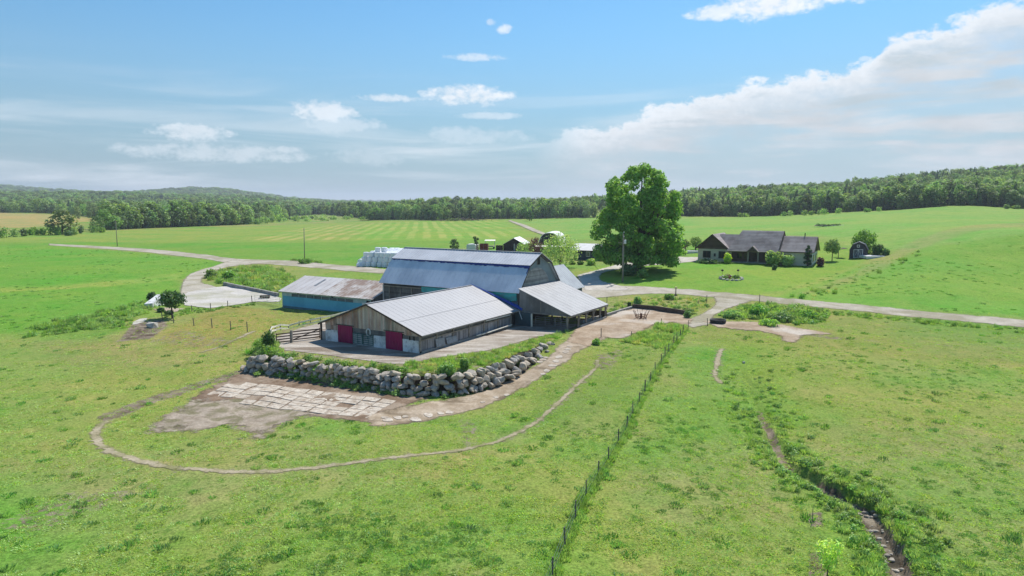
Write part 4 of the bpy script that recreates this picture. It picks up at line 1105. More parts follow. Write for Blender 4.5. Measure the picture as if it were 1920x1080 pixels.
def house():
    v0 = 178.94; zg = 4.9
    b = thing('ranch_house', P(-37, v0 + 5, zg), 'long bungalow with brown gables, tall shingled centre roof and a shaded porch', 'house')
    mb = MB(); mb.ubox(-51.2, -43.3, v0, v0 + 11, zg - 1, 8.2); mb.build('wall', M_STUCCO, b)
    mb = MB(); mb.ubox(-43.29, -31.9, v0 + 2.2, v0 + 11, zg - 1, 8.2); mb.build('wall', surf('brown siding', (.13, .105, .09), (.10, .08, .07), .6, .9), b)
    mb = MB(); mb.ubox(-31.89, -23.75, v0, v0 + 9, zg - 1, 8.2); mb.build('wall', M_STUCCO, b)
    mb = MB(); mb.ubox(-23.74, -23.70, v0 + .05, v0 + 8.9, zg - 1, 8.1); mb.build('end_wall', surf('white siding', (.68, .66, .62), (.58, .56, .52), .8, .8), b)
    mb = MB(); mb.ubox(-43.2, -32, v0 - .8, v0 + 2.2, zg - 1, 5.25); mb.build('porch_floor', M_CONC, b)
    # roofs
    ap, um, el, er = 12.0, -47.5, -51.9, -43.1
    hip(b, P(el, v0 - .6, 8.2), P(el, v0 + 11.5, 8.2), P(um, v0 + 11.5, ap), P(um, v0 - .6, ap))
    hip(b, P(er, v0 - .6, 8.2), P(er, v0 + 11.5, 8.2), P(um, v0 + 11.5, ap), P(um, v0 - .6, ap))
    q = [(el + .5, 8.25), (er - .5, 8.25), (um, ap - .25)]
    mb = MB(); mb.hexa([P(u, v0 - .08, z) for u, z in q], [P(u, v0 + .1, z) for u, z in q]); g = mb.build('gable', M_BROWNGABLE, b)
    mb = MB(); hboards(mb, P(el + .5, v0 - .09, 0), P(er - .5, v0 - .09, 0), 8.3, 11.6, .42, OUTF, .05, .25, lambda z: max(0, 1 - (z - 8.25) / (ap - 8.5))); mb.build('gable_boards', M_BROWNGABLE, g)
    mb = MB(); mb.beam(P(el, v0 - .62, 8.12), P(um, v0 - .62, ap - .08), .07, .25); mb.beam(P(er, v0 - .62, 8.12), P(um, v0 - .62, ap - .08), .07, .25); mb.build('barge_board', M_POSTD, b)
    # wing between left gable and the centre
    hip(b, P(-44.8, v0 + 1.2, 8.6), P(-40.5, v0 + 1.2, 8.6), P(-40.5, v0 + 5, 11.85), P(-47.0, v0 + 5, 11.85))
    # centre
    cl, cr, zr = -41.2, -31.0, 12.95
    hip(b, P(-43.6, v0 - 1.3, 7.95), P(cr - .35, v0 - 1.3, 7.95), P(cr, v0 + 4.6, zr), P(cl, v0 + 4.6, zr))
    hip(b, P(cl - .5, v0 + 11, 8.2), P(cr, v0 + 11, 8.2), P(cr, v0 + 4.65, zr), P(cl, v0 + 4.65, zr))
    q = [(v0 - 1.0, 8.05), (v0 + 10.6, 8.3), (v0 + 4.6, zr - .22)]
    mb = MB(); mb.hexa([P(cr - .6, v, z) for v, z in q], [P(cr - .4, v, z) for v, z in q]); mb.build('gable', M_BROWNGABLE, b)
    mb = MB(); mb.hexa([P(cl + .2, v, z) for v, z in q], [P(cl + .4, v, z) for v, z in q]); mb.build('gable', M_BROWNGABLE, b)
    mb = MB(); mb.beam(P(cr, v0 - 1.3, 7.88), P(cr, v0 + 4.6, zr - .06), .1, .24); mb.beam(P(cr, v0 + 11, 8.1), P(cr, v0 + 4.6, zr - .06), .1, .24); mb.build('barge_board', M_POSTD, b)
    # entry gable over the porch
    a, c, m = -38.6, -35.8, -37.2
    mb = MB(); q = [(a + .2, 8.0), (c - .2, 8.0), (m, 9.1)]; mb.hexa([P(u, v0 - 1.5, z) for u, z in q], [P(u, v0 - 1.35, z) for u, z in q]); mb.build('gable', M_BROWNGABLE, b)
    for s in (a, c): hip(b, P(s, v0 - 1.75, 7.98), P(s, v0 + 1, 7.98), P(m, v0 + 1, 9.35), P(m, v0 - 1.75, 9.35))
    for u in (-42.6, -38.4, -36.0, -32.4):
        mb = MB(); mb.ubox(u - .14, u + .14, v0 - .95, v0 - .67, 5.2, 7.95); mb.build('porch_post', surf('porch post', (.33, .30, .26)), b)
    mb = MB(); mb.beam(P(-43.3, v0 - .82, 7.86), P(-31.6, v0 - .82, 7.86), .2, .26); mb.build('porch_beam', M_POSTD, b)
    for u0, u1 in ((-42.4, -38.6), (-35.8, -32.6)):
        for z in (5.5, 6.1):
            mb = MB(); mb.beam(P(u0, v0 - .8, z), P(u1, v0 - .8, z), .06); mb.build('porch_rail', M_POSTD, b)
    mb = MB(); mb.ubox(-37.9, -36.6, v0 + 2.1, v0 + 2.2, 5.25, 7.4); mb.build('front_door', M_POSTD, b)
    for u in (-41.8, -40, -35.2, -33.6): window(None, b, u, u + 1.3, v0 + 2.18, 5.9, 7.4)
    # right wing
    hip(b, P(-31.9, v0 - .5, 8.2), P(-23.2, v0 - .5, 8.2), P(-23.2, v0 + 4.3, 11.75), P(-31.9, v0 + 4.3, 11.75))
    hip(b, P(-31.9, v0 + 9.4, 8.2), P(-23.2, v0 + 9.4, 8.2), P(-23.2, v0 + 4.35, 11.75), P(-31.9, v0 + 4.35, 11.75))
    q = [(v0 - .1, 8.1), (v0 + 9, 8.1), (v0 + 4.3, 11.5)]
    mb = MB(); mb.hexa([P(-23.9, v, z) for v, z in q], [P(-23.68, v, z) for v, z in q]); mb.build('gable', M_BROWNGABLE, b)
    mb = MB(); mb.beam(P(-23.2, v0 - .5, 8.12), P(-23.2, v0 + 4.3, 11.66), .08, .24); mb.beam(P(-23.2, v0 + 9.4, 8.12), P(-23.2, v0 + 4.3, 11.66), .08, .24); mb.build('barge_board', M_POSTD, b)
    mb = MB(); mb.beam(P(-31.7, v0 - .5, 8.1), P(-23.2, v0 - .5, 8.1), .08, .18); mb.build('gutter', M_POSTD, b)
    window(None, b, -49.9, -47.9, v0, 5.9, 7.7); window(None, b, -45.9, -44.2, v0, 5.9, 7.7); window(None, b, -31.0, -28.3, v0, 5.7, 7.5, 2)
    for v in (v0 + 1.6, v0 + 5.5):
        mb = MB(); mb.ubox(-23.69, -23.63, v, v + 1.5, 5.9, 7.5); w = mb.build('window', M_POSTD, b)
        mb = MB(); mb.ubox(-23.62, -23.6, v + .15, v + 1.35, 6.05, 7.35); mb.build('pane', M_GLASS, w)
    mb = MB(); mb.ubox(-47.1, -46.6, v0 - .1, v0 - .02, 6.3, 7.1); mb.build('wall_ornament', M_BLACK, b)
    mb = MB(); mb.tube([P(-26.2, v0 + 4.6, 11.6), P(-26.2, v0 + 4.6, 12.6)], .12, 8); mb.build('vent_pipe', M_BLACK, b)


house()


def garden_shed():
    c = G(1609, 484); b = thing('garden_shed', c, 'dark gambrel garden shed with white trimmed double doors beside the house', 'shed')
    s = .145; x = lambda px: c.x + (px - 1609) * s; z = c.z
    yw = c.y; W0, W1 = x(1593), x(1623)
    prof = [(W0, 0), (W1, 0), (W1, 2.6), (W1 - .7, 3.75), ((W0 + W1) / 2, 4.35), (W0 + .7, 3.75), (W0, 2.6)]
    dv = (VX * 5.5, VY * 5.5)
    mb = MB(); mb.hexa([(px_, yw, z - .3 + zz * 1.0 + (0 if zz else 0)) for px_, zz in prof], [(px_ + dv[0], yw + dv[1], z - .3 + zz) for px_, zz in prof]); mb.build('wall', surf('charcoal siding', (.062, .062, .075), (.045, .045, .055), .8, .8), b)
    mb = MB(); pts = [(W0 - .25, 2.4), (W0 + .6, 3.85), ((W0 + W1) / 2, 4.5), (W1 - .6, 3.85), (W1 + .25, 2.4)]
    for (a, za), (c_, zc) in zip(pts[:-1], pts[1:]):
        q0 = [(a, yw - .3, z - .3 + za), (c_, yw - .3, z - .3 + zc), (c_ + dv[0], yw + dv[1], z - .3 + zc), (a + dv[0], yw + dv[1], z - .3 + za)]
        mb.hexa([(p[0], p[1], p[2] - .1) for p in q0], q0)
    mb.build('roof', surf('grey shed shingles', (.22, .23, .25), (.17, .18, .19), .8, .9), b)
    xm = (W0 + W1) / 2
    mb = MB(); mb.box(xm - 1.15, xm + 1.15, yw - .1, yw - .02, z + .1, z + 2.2); d = mb.build('double_door', surf('grey door', (.13, .135, .15)), b)
    mb = MB()
    for a in (-1.15, 0, 1.15): mb.beam((xm + a, yw - .13, z + .1), (xm + a, yw - .13, z + 2.2), .1, .05)
    for zz in (.12, 2.18): mb.beam((xm - 1.15, yw - .12, z + zz), (xm + 1.15, yw - .12, z + zz), .05, .1)
    for s_ in (-1, 1): mb.beam((xm + s_ * 1.1, yw - .12, z + .15), (xm + s_ * .08, yw - .12, z + 2.1), .08, .04)
    mb.build('door_trim', M_WHITEP, d)
    mb = MB(); mb.box(xm - .35, xm + .35, yw - .08, yw - .02, z + 2.75, z + 3.4); w = mb.build('window', M_WHITEP, b)
    mb = MB(); mb.box(xm - .22, xm + .22, yw - .11, yw - .085, z + 2.87, z + 3.28); mb.build('pane', M_GLASS, w)
    mb = MB()
    mb.slab([(W0 - 2.4, yw + 1, z + 2.15), (W0 - .05, yw + 1, z + 2.5), (W0 - .05, yw + 3.4, z + 2.5), (W0 - 2.4, yw + 3.4, z + 2.15)], .08); mb.build('side_awning', M_POSTD, b)
    mb = MB(); mb.box(W0 - 2.3, W0 - 2.18, yw + 1.05, yw + 1.17, z - .3, z + 2.1); mb.build('post', M_POSTD, b)


garden_shed()


def garage():
    v0 = 177.7; zg = 3.9
    b = thing('garage', P(-80, v0 + 4, zg), 'slate blue garage with white roof and window, half hidden by the big tree', 'garage')
    mb = MB(); mb.ubox(-86.2, -73, v0, v0 + 9, zg - 1, 6.75); mb.build('wall', M_GARAGE, b)
    mb = MB(); hboards(mb, P(-86.2, v0, 0), P(-73, v0, 0), zg - .5, 6.7, .3, OUTF, .03, .12); mb.build('siding', M_GARAGE, b, kind='stuff')
    mb = MB(); roof(mb, P(-88, v0 - .5, 6.7), P(-72.6, v0 - .5, 6.7), P(-72.6, v0 + 4.5, 8.35), P(-88, v0 + 4.5, 8.35), .1); mb.build('roof', surf('white roof', (.72, .70, .67), (.62, .60, .57), .5, .6), b)
    mb = MB(); roof(mb, P(-88, v0 + 9.5, 6.7), P(-72.6, v0 + 9.5, 6.7), P(-72.6, v0 + 4.52, 8.35), P(-88, v0 + 4.52, 8.35), .1); mb.build('roof', M_WHITEP, b)
    mb = MB(); mb.ubox(-82.4, -81.2, v0 - .1, v0 - .035, 4.95, 6.35); w = mb.build('window', M_WHITEP, b)
    for a in (-82.3, -81.77):
        mb = MB(); mb.ubox(a, a + .42, v0 - .13, v0 - .105, 5.07, 6.23); mb.build('pane', M_GLASS, w)
    mb = MB(); mb.ubox(-79.7, -77, v0 - .09, v0 - .035, 3.9, 6.2); mb.build('garage_door', surf('taupe door', (.20, .15, .13), (.16, .12, .10), .5), b)
    mb = MB(); mb.ubox(-87.9, -72.7, v0 - .52, v0 - .42, 6.5, 6.68); mb.build('fascia', M_POSTD, b)


garage()


def shelters():
    c = G(963, 471); z = c.z
    b = thing('open_shelter', c, 'dark open fronted machine shelter with white peaked fabric roof behind the tall barn', 'shelter')
    s = c.y / FPX; W = 21 * s; dx, dy = 2.2, 11
    mb = MB()
    for a, e in (((-W, 2.3), (0, 4.5)), ((W, 2.3), (0, 4.5))):
        q = [(c.x + a[0], c.y - .3, z + a[1]), (c.x + e[0], c.y - .3, z + e[1]), (c.x + e[0] + dx, c.y + dy, z + e[1]), (c.x + a[0] + dx, c.y + dy, z + a[1])]
        mb.hexa([(p[0], p[1], p[2] - .1) for p in q], q)
    mb.build('fabric_roof', M_FABRICW, b)
    mb = MB(); mb.hexa([(c.x - W + .3, c.y, z - .3), (c.x + W - .3, c.y, z - .3), (c.x + W - .3, c.y, z + 2.4), (c.x, c.y, z + 4.2), (c.x - W + .3, c.y, z + 2.4)], [(c.x - W + .3 + dx, c.y + dy, z - .3), (c.x + W - .3 + dx, c.y + dy, z - .3), (c.x + W - .3 + dx, c.y + dy, z + 2.4), (c.x + dx, c.y + dy, z + 4.2), (c.x - W + .3 + dx, c.y + dy, z + 2.4)]); mb.build('wall', M_DARKIN, b)  # solid dark block fills the open front, interior shade put into its colour
    mb = MB(); mb.box(c.x + .15, c.x + W - .5, c.y - .12, c.y - .03, z, z + 2.2); mb.build('grey_panel', surf('panel', (.12, .12, .13)), b)
    for a in (-W + .3, .1, W - .4):
        mb = MB(); mb.box(c.x + a, c.x + a + .22, c.y - .2, c.y - .0, z - .2, z + 2.5); mb.build('post', M_WHITEP if a == .1 else M_POSTD, b)
    mb = MB()
    for i in range(5): mb.box(c.x - W - 2.2 + i * .5, c.x - W - 2.05 + i * .5, c.y - .1, c.y + .02, z - .2, z + 2.1)
    mb.box(c.x - W - 2.2, c.x - W + .2, c.y + .03, c.y + .1, z - .2, z + 2.0); mb.build('side_fence', M_POSTD, b)
    c = G(1030, 473); z = c.z
    b = thing('hoop_barn', c, 'white fabric hoop barn behind the small leafy tree', 'barn')
    s = c.y / FPX; W = 21.5 * s; Hh = 38 * s; prof = [(-W, 0)] + [(-W * math.cos(a) ** .75 if math.cos(a) > 0 else W * (-math.cos(a)) ** .75, 1.2 + (Hh - 1.2) * math.sin(a) ** .9) for a in np.linspace(0, math.pi, 15)] + [(W, 0)]
    dx, dy = 3.0, 14; mb = MB(); n = len(prof)
    vs_ = [(c.x + a, c.y, z + e - .2) for a, e in prof] + [(c.x + a + dx, c.y + dy, z + e - .2) for a, e in prof] + [(c.x + a * .975, c.y, z + e * .975 - .2) for a, e in prof] + [(c.x + a * .975 + dx, c.y + dy, z + e * .975 - .2) for a, e in prof]
    fs = [(i, i + 1, n + i + 1, n + i) for i in range(n - 1)] + [(2 * n + i + 1, 2 * n + i, 3 * n + i, 3 * n + i + 1) for i in range(n - 1)] + [(i + 1, i, 2 * n + i, 2 * n + i + 1) for i in range(n - 1)] + [(n + i, n + i + 1, 3 * n + i + 1, 3 * n + i) for i in range(n - 1)]
    mb.add(vs_, fs); mb.build('fabric_cover', M_FABRICW, b)
    mb = MB(); mb.hexa([(c.x + a * .96, c.y + .6, z + e * .96 - .2) for a, e in prof], [(c.x + a * .96, c.y + .8, z + e * .96 - .2) for a, e in prof]); mb.build('end_wall', surf('dark end panel', (.045, .05, .055), (.07, .07, .075), .5), b)
    c = G(1013, 474); z = c.z
    b = thing('lumber_shed', P(-108, 205, z), 'low brown plank shed in front of the white hoop barn', 'shed')
    mb = MB(); mb.box(c.x - 2, c.x + 9, c.y - 6, c.y - 2, z - .3, z + 2.3); mb.build('wall', M_POSTD, b)
    mb = MB(); mb.box(c.x - 2.3, c.x + 9.3, c.y - 6.4, c.y - 1.7, z + 2.31, z + 2.5); mb.build('roof', M_CREAMP, b)


shelters()


# ---- vehicles and gear in the yard beyond
def wheels(par, spots, r, w):
    for x, y, z, ax in spots:
        mb = MB(); mb.tube([(x, y - w / 2, z), (x, y + w / 2, z)], r, 14); t_ = mb.build('wheel', M_BLACK, par)
        mb = MB(); mb.tube([(x, y - w / 2 - .02, z), (x, y + w / 2 + .02, z)], r * .5, 10); mb.build('hub', M_GREYSTEEL, t_)


def yard_gear():
    c = G(883, 475); z = c.z; k = 1.0
    b = thing('cargo_trailer', c, 'white enclosed cargo trailer beyond the ridge of the tall barn', 'trailer')
    mb = MB(); x0, x1 = c.x - 1.45, c.x + 1.45
    pr = [(x0, .5), (x1, .5), (x1, 2.65), (x1 - .25, 2.95), (x0 + .25, 2.95), (x0, 2.65)]
    mb.hexa([(a, c.y, z + e) for a, e in pr], [(a + .9, c.y + 4.5, z + e) for a, e in pr]); mb.build('body', M_WHITEP, b)
    mb = MB(); mb.box(x0 + .1, x1 - .1, c.y - .03, c.y - .005, z + .6, z + 2.6); mb.build('door', M_WHITEP, b)
    wheels(b, [(x1 + .3, c.y + 2.0, z + .35, 0), (x0 + .35, c.y + 2.0, z + .35, 0)], .35, .25)
    mb = MB(); mb.beam((c.x, c.y + 4.4, z + .5), (c.x + .2, c.y + 6, z + .5), .12); mb.build('drawbar', M_BLACK, b)
    c = G(907, 475); z = c.z
    b = thing('forage_wagon', c, 'red slatted farm wagon in the yard beyond the barn ridge', 'wagon')
    mb = MB(); x0, x1 = c.x - 1.35, c.x + 1.35; red = surf('wagon red', (.23, .035, .03), (.15, .03, .028), 1.5, .7)
    mb.box(x0, x1, c.y, c.y + 4.8, z + .75, z + .95); mb.build('bed', M_POSTD, b)
    for i in range(5):
        mb = MB(); mb.box(x0, x1, c.y - .05, c.y, z + 1.0 + i * .4, z + 1.32 + i * .4); mb.build('slat', red, b)
    mb = MB()
    for xx in (x0 - .05, x1): mb.box(xx, xx + .05, c.y, c.y + 4.8, z + .96, z + 2.95)
    mb.box(x0, x1, c.y + 4.75, c.y + 4.8, z + .96, z + 2.95); mb.build('side_panel', red, b)
    for a in (x0, c.x - .05, x1 - .1):
        mb = MB(); mb.box(a, a + .1, c.y - .12, c.y - .055, z + .9, z + 3.0); mb.build('stake', M_POST, b)
    wheels(b, [(x0 + .2, c.y + .9, z + .4, 0), (x1 - .2, c.y + .9, z + .4, 0), (x0 + .2, c.y + 3.9, z + .4, 0), (x1 - .2, c.y + 3.9, z + .4, 0)], .4, .22)
    c = G(918, 467); z = c.z
    b = thing('hay_rack', c, 'open hay rack wagon with a pale flat canopy beyond the red wagon', 'wagon')
    mb = MB(); x0, x1 = c.x - 1.6, c.x + 1.8; mb.box(x0, x1, c.y, c.y + 5, z + .8, z + .95); mb.build('bed', M_POST, b)
    mb = MB(); mb.slab([(x0 - .2, c.y - .2, z + 2.95), (x1 + .2, c.y - .2, z + 2.95), (x1 + .2, c.y + 5.2, z + 3.1), (x0 - .2, c.y + 5.2, z + 3.1)], .1); mb.build('canopy', M_CREAMP, b)
    for a in (x0, x1 - .12):
        for d in (0, 4.8):
            mb = MB(); mb.box(a, a + .12, c.y + d, c.y + d + .12, z + .96, z + 2.88); mb.build('upright', M_CREAMP, b)
    wheels(b, [(x0 + .3, c.y + 1, z + .4, 0), (x1 - .3, c.y + 1, z + .4, 0)], .4, .22)


yard_gear()
# ------------------------------------------------------------------ trees and plants
RS = np.random.RandomState(7)


def unitv(n): v = RS.randn(n, 3); return v / np.linalg.norm(v, axis=1, keepdims=True)


def leaves(centers, radii, n, size, shell=.55, up=.3, tint=(.75, 1.3), squash=None, drop=0.0):
    """n bent leaf clumps spread through ellipsoid lobes -> V, F(tris), colours"""
    centers = np.asarray(centers, float); radii = np.asarray(radii, float)
    if radii.ndim == 1: radii = np.repeat(radii[:, None], 3, 1)
    w = (radii[:, 0] * radii[:, 2]); w = w / w.sum(); li = RS.choice(len(w), n, p=w)
    d = unitv(n); r = shell + (1.08 - shell) * RS.rand(n) ** .7
    p = centers[li] + d * radii[li] * r[:, None]
    nm = d + unitv(n) * .9 + np.array([0, 0, up]); nm /= np.linalg.norm(nm, axis=1, keepdims=True)
    return cards(p, nm, size * RS.uniform(.6, 1.35, n), tint, drop)


def cards(p, nm, sz, tint=(.75, 1.3), drop=0.0):
    n = len(p); a = np.cross(nm, unitv(n)); a /= np.linalg.norm(a, axis=1, keepdims=True) + 1e-9; b = np.cross(nm, a)
    s = sz[:, None] * .5; bend = nm * s * .35
    q = np.stack([p - a * s * 1.1, p - b * s * .75 + bend, p + a * s * 1.1 - np.array([0, 0, drop]) * s, p + b * s * .75 + bend], 1)
    F = np.arange(n * 4).reshape(n, 4); F = np.concatenate([F[:, [0, 1, 2]], F[:, [0, 2, 3]]], 0)
    g = RS.uniform(*tint, n); c = np.stack([g * RS.uniform(.88, 1.15, n), g, g * RS.uniform(.8, 1.1, n)], 1)
    return q.reshape(-1, 3), F, np.concatenate([c, c], 0)


def limbs(mb, base, h, r, tips, trunk_h=.35):
    """tapering trunk with limbs bending out to the given tips"""
    base = Vector(base); top = base + Vector((0, 0, h * trunk_h))
    mb.tube([base - Vector((0, 0, .3)), base + (top - base) * .12, top], r * 1.25, 9, r * .8)
    for t in tips:
        t = Vector(t); mid = top.lerp(t, .45) + Vector(((t.x - top.x) * .12, (t.y - top.y) * .12, abs(t.z - top.z) * .12))
        s = base.lerp(top, R.uniform(.72, .98)); mb.tube([s, s.lerp(mid, .5), mid, mid.lerp(t, .6), t], r * R.uniform(.4, .55), 6, r * .06)


M_BARK = surf('bark', (.115, .09, .07), (.06, .048, .038), 2, .95, stretch=(1, 1, .25), fine=.2)
L_MAPLE = leafmat('maple leaves', (.120, .235, .045), .05, .5, .0)
L_LIGHT = leafmat('light leaves', (.185, .30, .085), .1, .42, .01)
L_MID = leafmat('mid leaves', (.115, .21, .05), .15, .40, .012)
L_DARK = leafmat('dark leaves', (.060, .125, .036), .15, .30, .012)
L_CONIF = leafmat('needles', (.042, .090, .048), .25, .3, .012)
L_YELLOW = leafmat('yellow green leaves', (.30, .42, .07), .1, .45, .01)
L_PURPLE = leafmat('purple leaves', (.095, .042, .05), .1, .3, .01)
L_WEED = leafmat('weed leaves', (.135, .25, .06), .3, .40, .018)
L_GRASS = leafmat('grass blades', (.21, .31, .075), .28, .45, .018)
L_TUSS = leafmat('tussock blades', (.10, .23, .05), .28, .40, .015)
L_STRAW = leafmat('dry grass', (.24, .27, .10), .2, .45, .015)
L_FOR = leafmat('forest leaves', (.112, .188, .06), .5, .45, .022)


def crown_obj(parts, mat, parent, name='crown'):
    V = []; F = []; C = []; o = 0
    for v, f, c in parts: V.append(v); F.append(f + o); C.append(c); o += len(v)
    V = np.concatenate(V); F = np.concatenate(F); C = np.concatenate(C)
    if parent is not None: V = V - np.array(parent.location)
    return link(name, np_mesh(name, V, F, C), mat, parent)


def tree(name, base, h, w, mat, label, cat='tree', group=None, n=900, leaf=.45, trunk=.18, clear=.18, lob=14, shape='round', lean=(0, 0)):
    base = Vector(base); b = thing(name, base, label, cat, group)
    cs, rr = [], []
    for i in range(lob):
        t = (i + .5) / lob; an = i * 2.4 + R.uniform(-.4, .4)
        if shape == 'round': f = math.sin(math.pi * (.12 + .80 * t)) ** .7
        elif shape == 'cone': f = (1 - t) * .95 + .08
        elif shape == 'vase': f = .35 + .65 * t if t < .8 else .75
        elif shape == 'column': f = .75 if t < .7 else .75 - (t - .7) * 1.8
        else: f = 1 - .4 * t
        lr = w / 2 * R.uniform(.36, .5) * (.55 + .45 * f)
        z = h * clear + (h * (1 - clear) - lr * .8) * t + lr * .3
        rad = max(0, w / 2 * f - lr * .75)
        cs.append((base.x + rad * math.cos(an) + lean[0] * t, base.y + rad * math.sin(an) + lean[1] * t, base.z + z)); rr.append((lr, lr, lr * .85))
    mb = MB(); limbs(mb, base, h, trunk, [cs[k] for k in range(0, lob, max(1, lob // 7))], clear + .1); mb.build('trunk', M_BARK, b, smooth=True)
    crown_obj([leaves(cs, rr, n, leaf, .35)], mat, b)
    return b


def shrub(name, c, w, h, mat, label, cat='shrub', group=None, n=260, leaf=.28, lob=7):
    c = Vector(c); b = bpy.data.objects.new(name, None)
    cs, rr = [], []
    for i in range(lob):
        an = i * 2.4; r = w * .27 * (i / lob) ** .4; lr = w * R.uniform(.22, .32)
        cs.append((r * math.cos(an), r * math.sin(an), h * R.uniform(.3, .55))); rr.append((lr, lr, h * .45))
    V, F, C = leaves(cs, rr, n, leaf, .4)
    V[:, 2] = np.maximum(V[:, 2], .02)
    o = link(name, np_mesh(name, V, F, C), mat, None, c)
    bpy.data.objects.remove(b)
    return tag(o, label, cat, group)


def maple():
    base = G(1197, 508); k = base.y / FPX
    b = thing('maple_tree', base, 'huge full crowned shade tree standing in the driveway loop', 'tree')
    cs, rr = [], []
    prof = [(2.2, 8.0), (4.0, 10.0), (6.5, 10.6), (9, 10.6), (12, 9.8), (15, 9.0), (18, 8.2), (20.5, 7.2), (22.6, 5.0), (24, 2.2)]
    for i in range(150):
        z = 2.5 + 21.5 * ((i + .5) / 150) ** .92; an = i * 2.39996 + R.uniform(-.3, .3)
        Rm = np.interp(z, [p[0] for p in prof], [p[1] for p in prof]) * (1 + .10 * math.sin(3 * an + z * .5) + R.uniform(-.05, .05))
        lr = R.uniform(1.0, 2.2) * (.75 if z > 19 else 1); rad = max(0, Rm - lr * .8) * (1 if i % 5 else R.uniform(.3, .8))
        cs.append((base.x + rad * math.cos(an), base.y + rad * math.sin(an), base.z + z)); rr.append((lr, lr, lr * .8))
    for i in range(34):
        an = i * 2.4; rad = R.uniform(2.5, 6.5); lr = R.uniform(1.4, 2.2); cs.append((base.x + rad * math.cos(an), base.y + rad * math.sin(an), base.z + R.uniform(4.2, 12))); rr.append((lr, lr, lr * .7))
    for i in range(22):
        an = i * .2856; rad = R.uniform(5.5, 9.2); lr = R.uniform(1.1, 1.8); cs.append((base.x + rad * math.cos(an), base.y + rad * math.sin(an), base.z + R.uniform(2.6, 4.6))); rr.append((lr * 1.2, lr * 1.2, lr * .8))
    mb = MB(); limbs(mb, base, 24, .95, [cs[q] for q in range(6, 150, 8)], .16)
    for an in (0.4, 2.2, 4.4): mb.tube([base + Vector((math.cos(an) * 1.6, math.sin(an) * 1.6, -.2)), base + Vector((math.cos(an) * .7, math.sin(an) * .7, .8)), base + Vector((0, 0, 2.5))], .4, 6, .5)
    mb.build('trunk', M_BARK, b, smooth=True)
    crown_obj([leaves(cs, rr, 46000, .56, .45, up=.7, tint=(.62, 1.4), drop=.25)], L_MAPLE, b)


maple()

s_ = lambda p: p.y / FPX         # metres per photograph pixel at a point


def px_tree(name, bx, by, topy, wpx, mat, label, depth=0.0, **kw):
    p = G(bx, by); k = s_(p); h = (by - topy) * k
    return tree(name, (p.x, p.y + depth, p.z), h, wpx * k, mat, label, **kw)


px_tree('leafy_tree', 1050, 502, 437, 78, L_LIGHT, 'small leafy light green tree growing just behind the gable of the tall barn', n=2600, leaf=.42, lob=24, clear=.12, trunk=.2)
px_tree('leafy_tree', 985, 478, 452, 34, L_LIGHT, 'small yellow green tree beside the purple leaved one behind the barn ridge', n=700, leaf=.4, clear=.08)
px_tree('purple_tree', 1003, 480, 445, 30, L_PURPLE, 'small purple leaved tree behind the barn ridge', n=900, leaf=.38, clear=.08)
px_tree('leafy_tree', 852, 474, 447, 19, L_DARK, 'small round dark tree above the middle of the barn ridge', n=700, leaf=.38, clear=.15)
px_tree('columnar_tree', 893, 474, 443, 14, L_DARK, 'slim upright dark tree beside the white trailer', n=700, leaf=.36, clear=.12, shape='vase', lob=10)
px_tree('yard_tree', 323, 597, 545, 52, L_DARK, 'spreading dark green tree with bare trunk by the pale silage floor', n=1300, leaf=.36, clear=.45, lob=18, trunk=.13, shape='round')
px_tree('round_tree', 1620, 476, 430, 46, L_MID, 'broad round tree behind the garden shed', n=1700, leaf=.45, clear=.1, lob=18)
px_tree('lollipop_tree', 1560, 489, 448, 30, L_MID, 'round headed lawn tree on a slim bare trunk between the house and the garden shed', n=1300, leaf=.38, clear=.36, trunk=.11)
px_tree('cedar_tree', 1514, 499, 459, 17, L_CONIF, 'narrow pointed cedar against the front of the house', n=1100, leaf=.3, clear=.04, shape='column', lob=12)
px_tree('garden_tree', 1304, 468, 443, 24, L_MID, 'small round garden tree left of the house', n=600, leaf=.4, clear=.2)
px_tree('garden_tree', 1283, 468, 449, 20, L_DARK, 'small dark garden tree beside the big tree and the pergola', n=500, leaf=.4, clear=.2)
px_tree('field_tree', 993, 414, 394, 18, L_DARK, 'lone round tree standing in the far hay field by the lane', n=600, leaf=1.0, clear=.1, trunk=.3)
px_tree('sapling', 1551, 1083, 1003, 62, L_YELLOW, 'yellow green sapling with bare dark stems beside the creek in the foreground', n=520, leaf=.17, clear=.22, trunk=.035, lob=14, shape='vase')

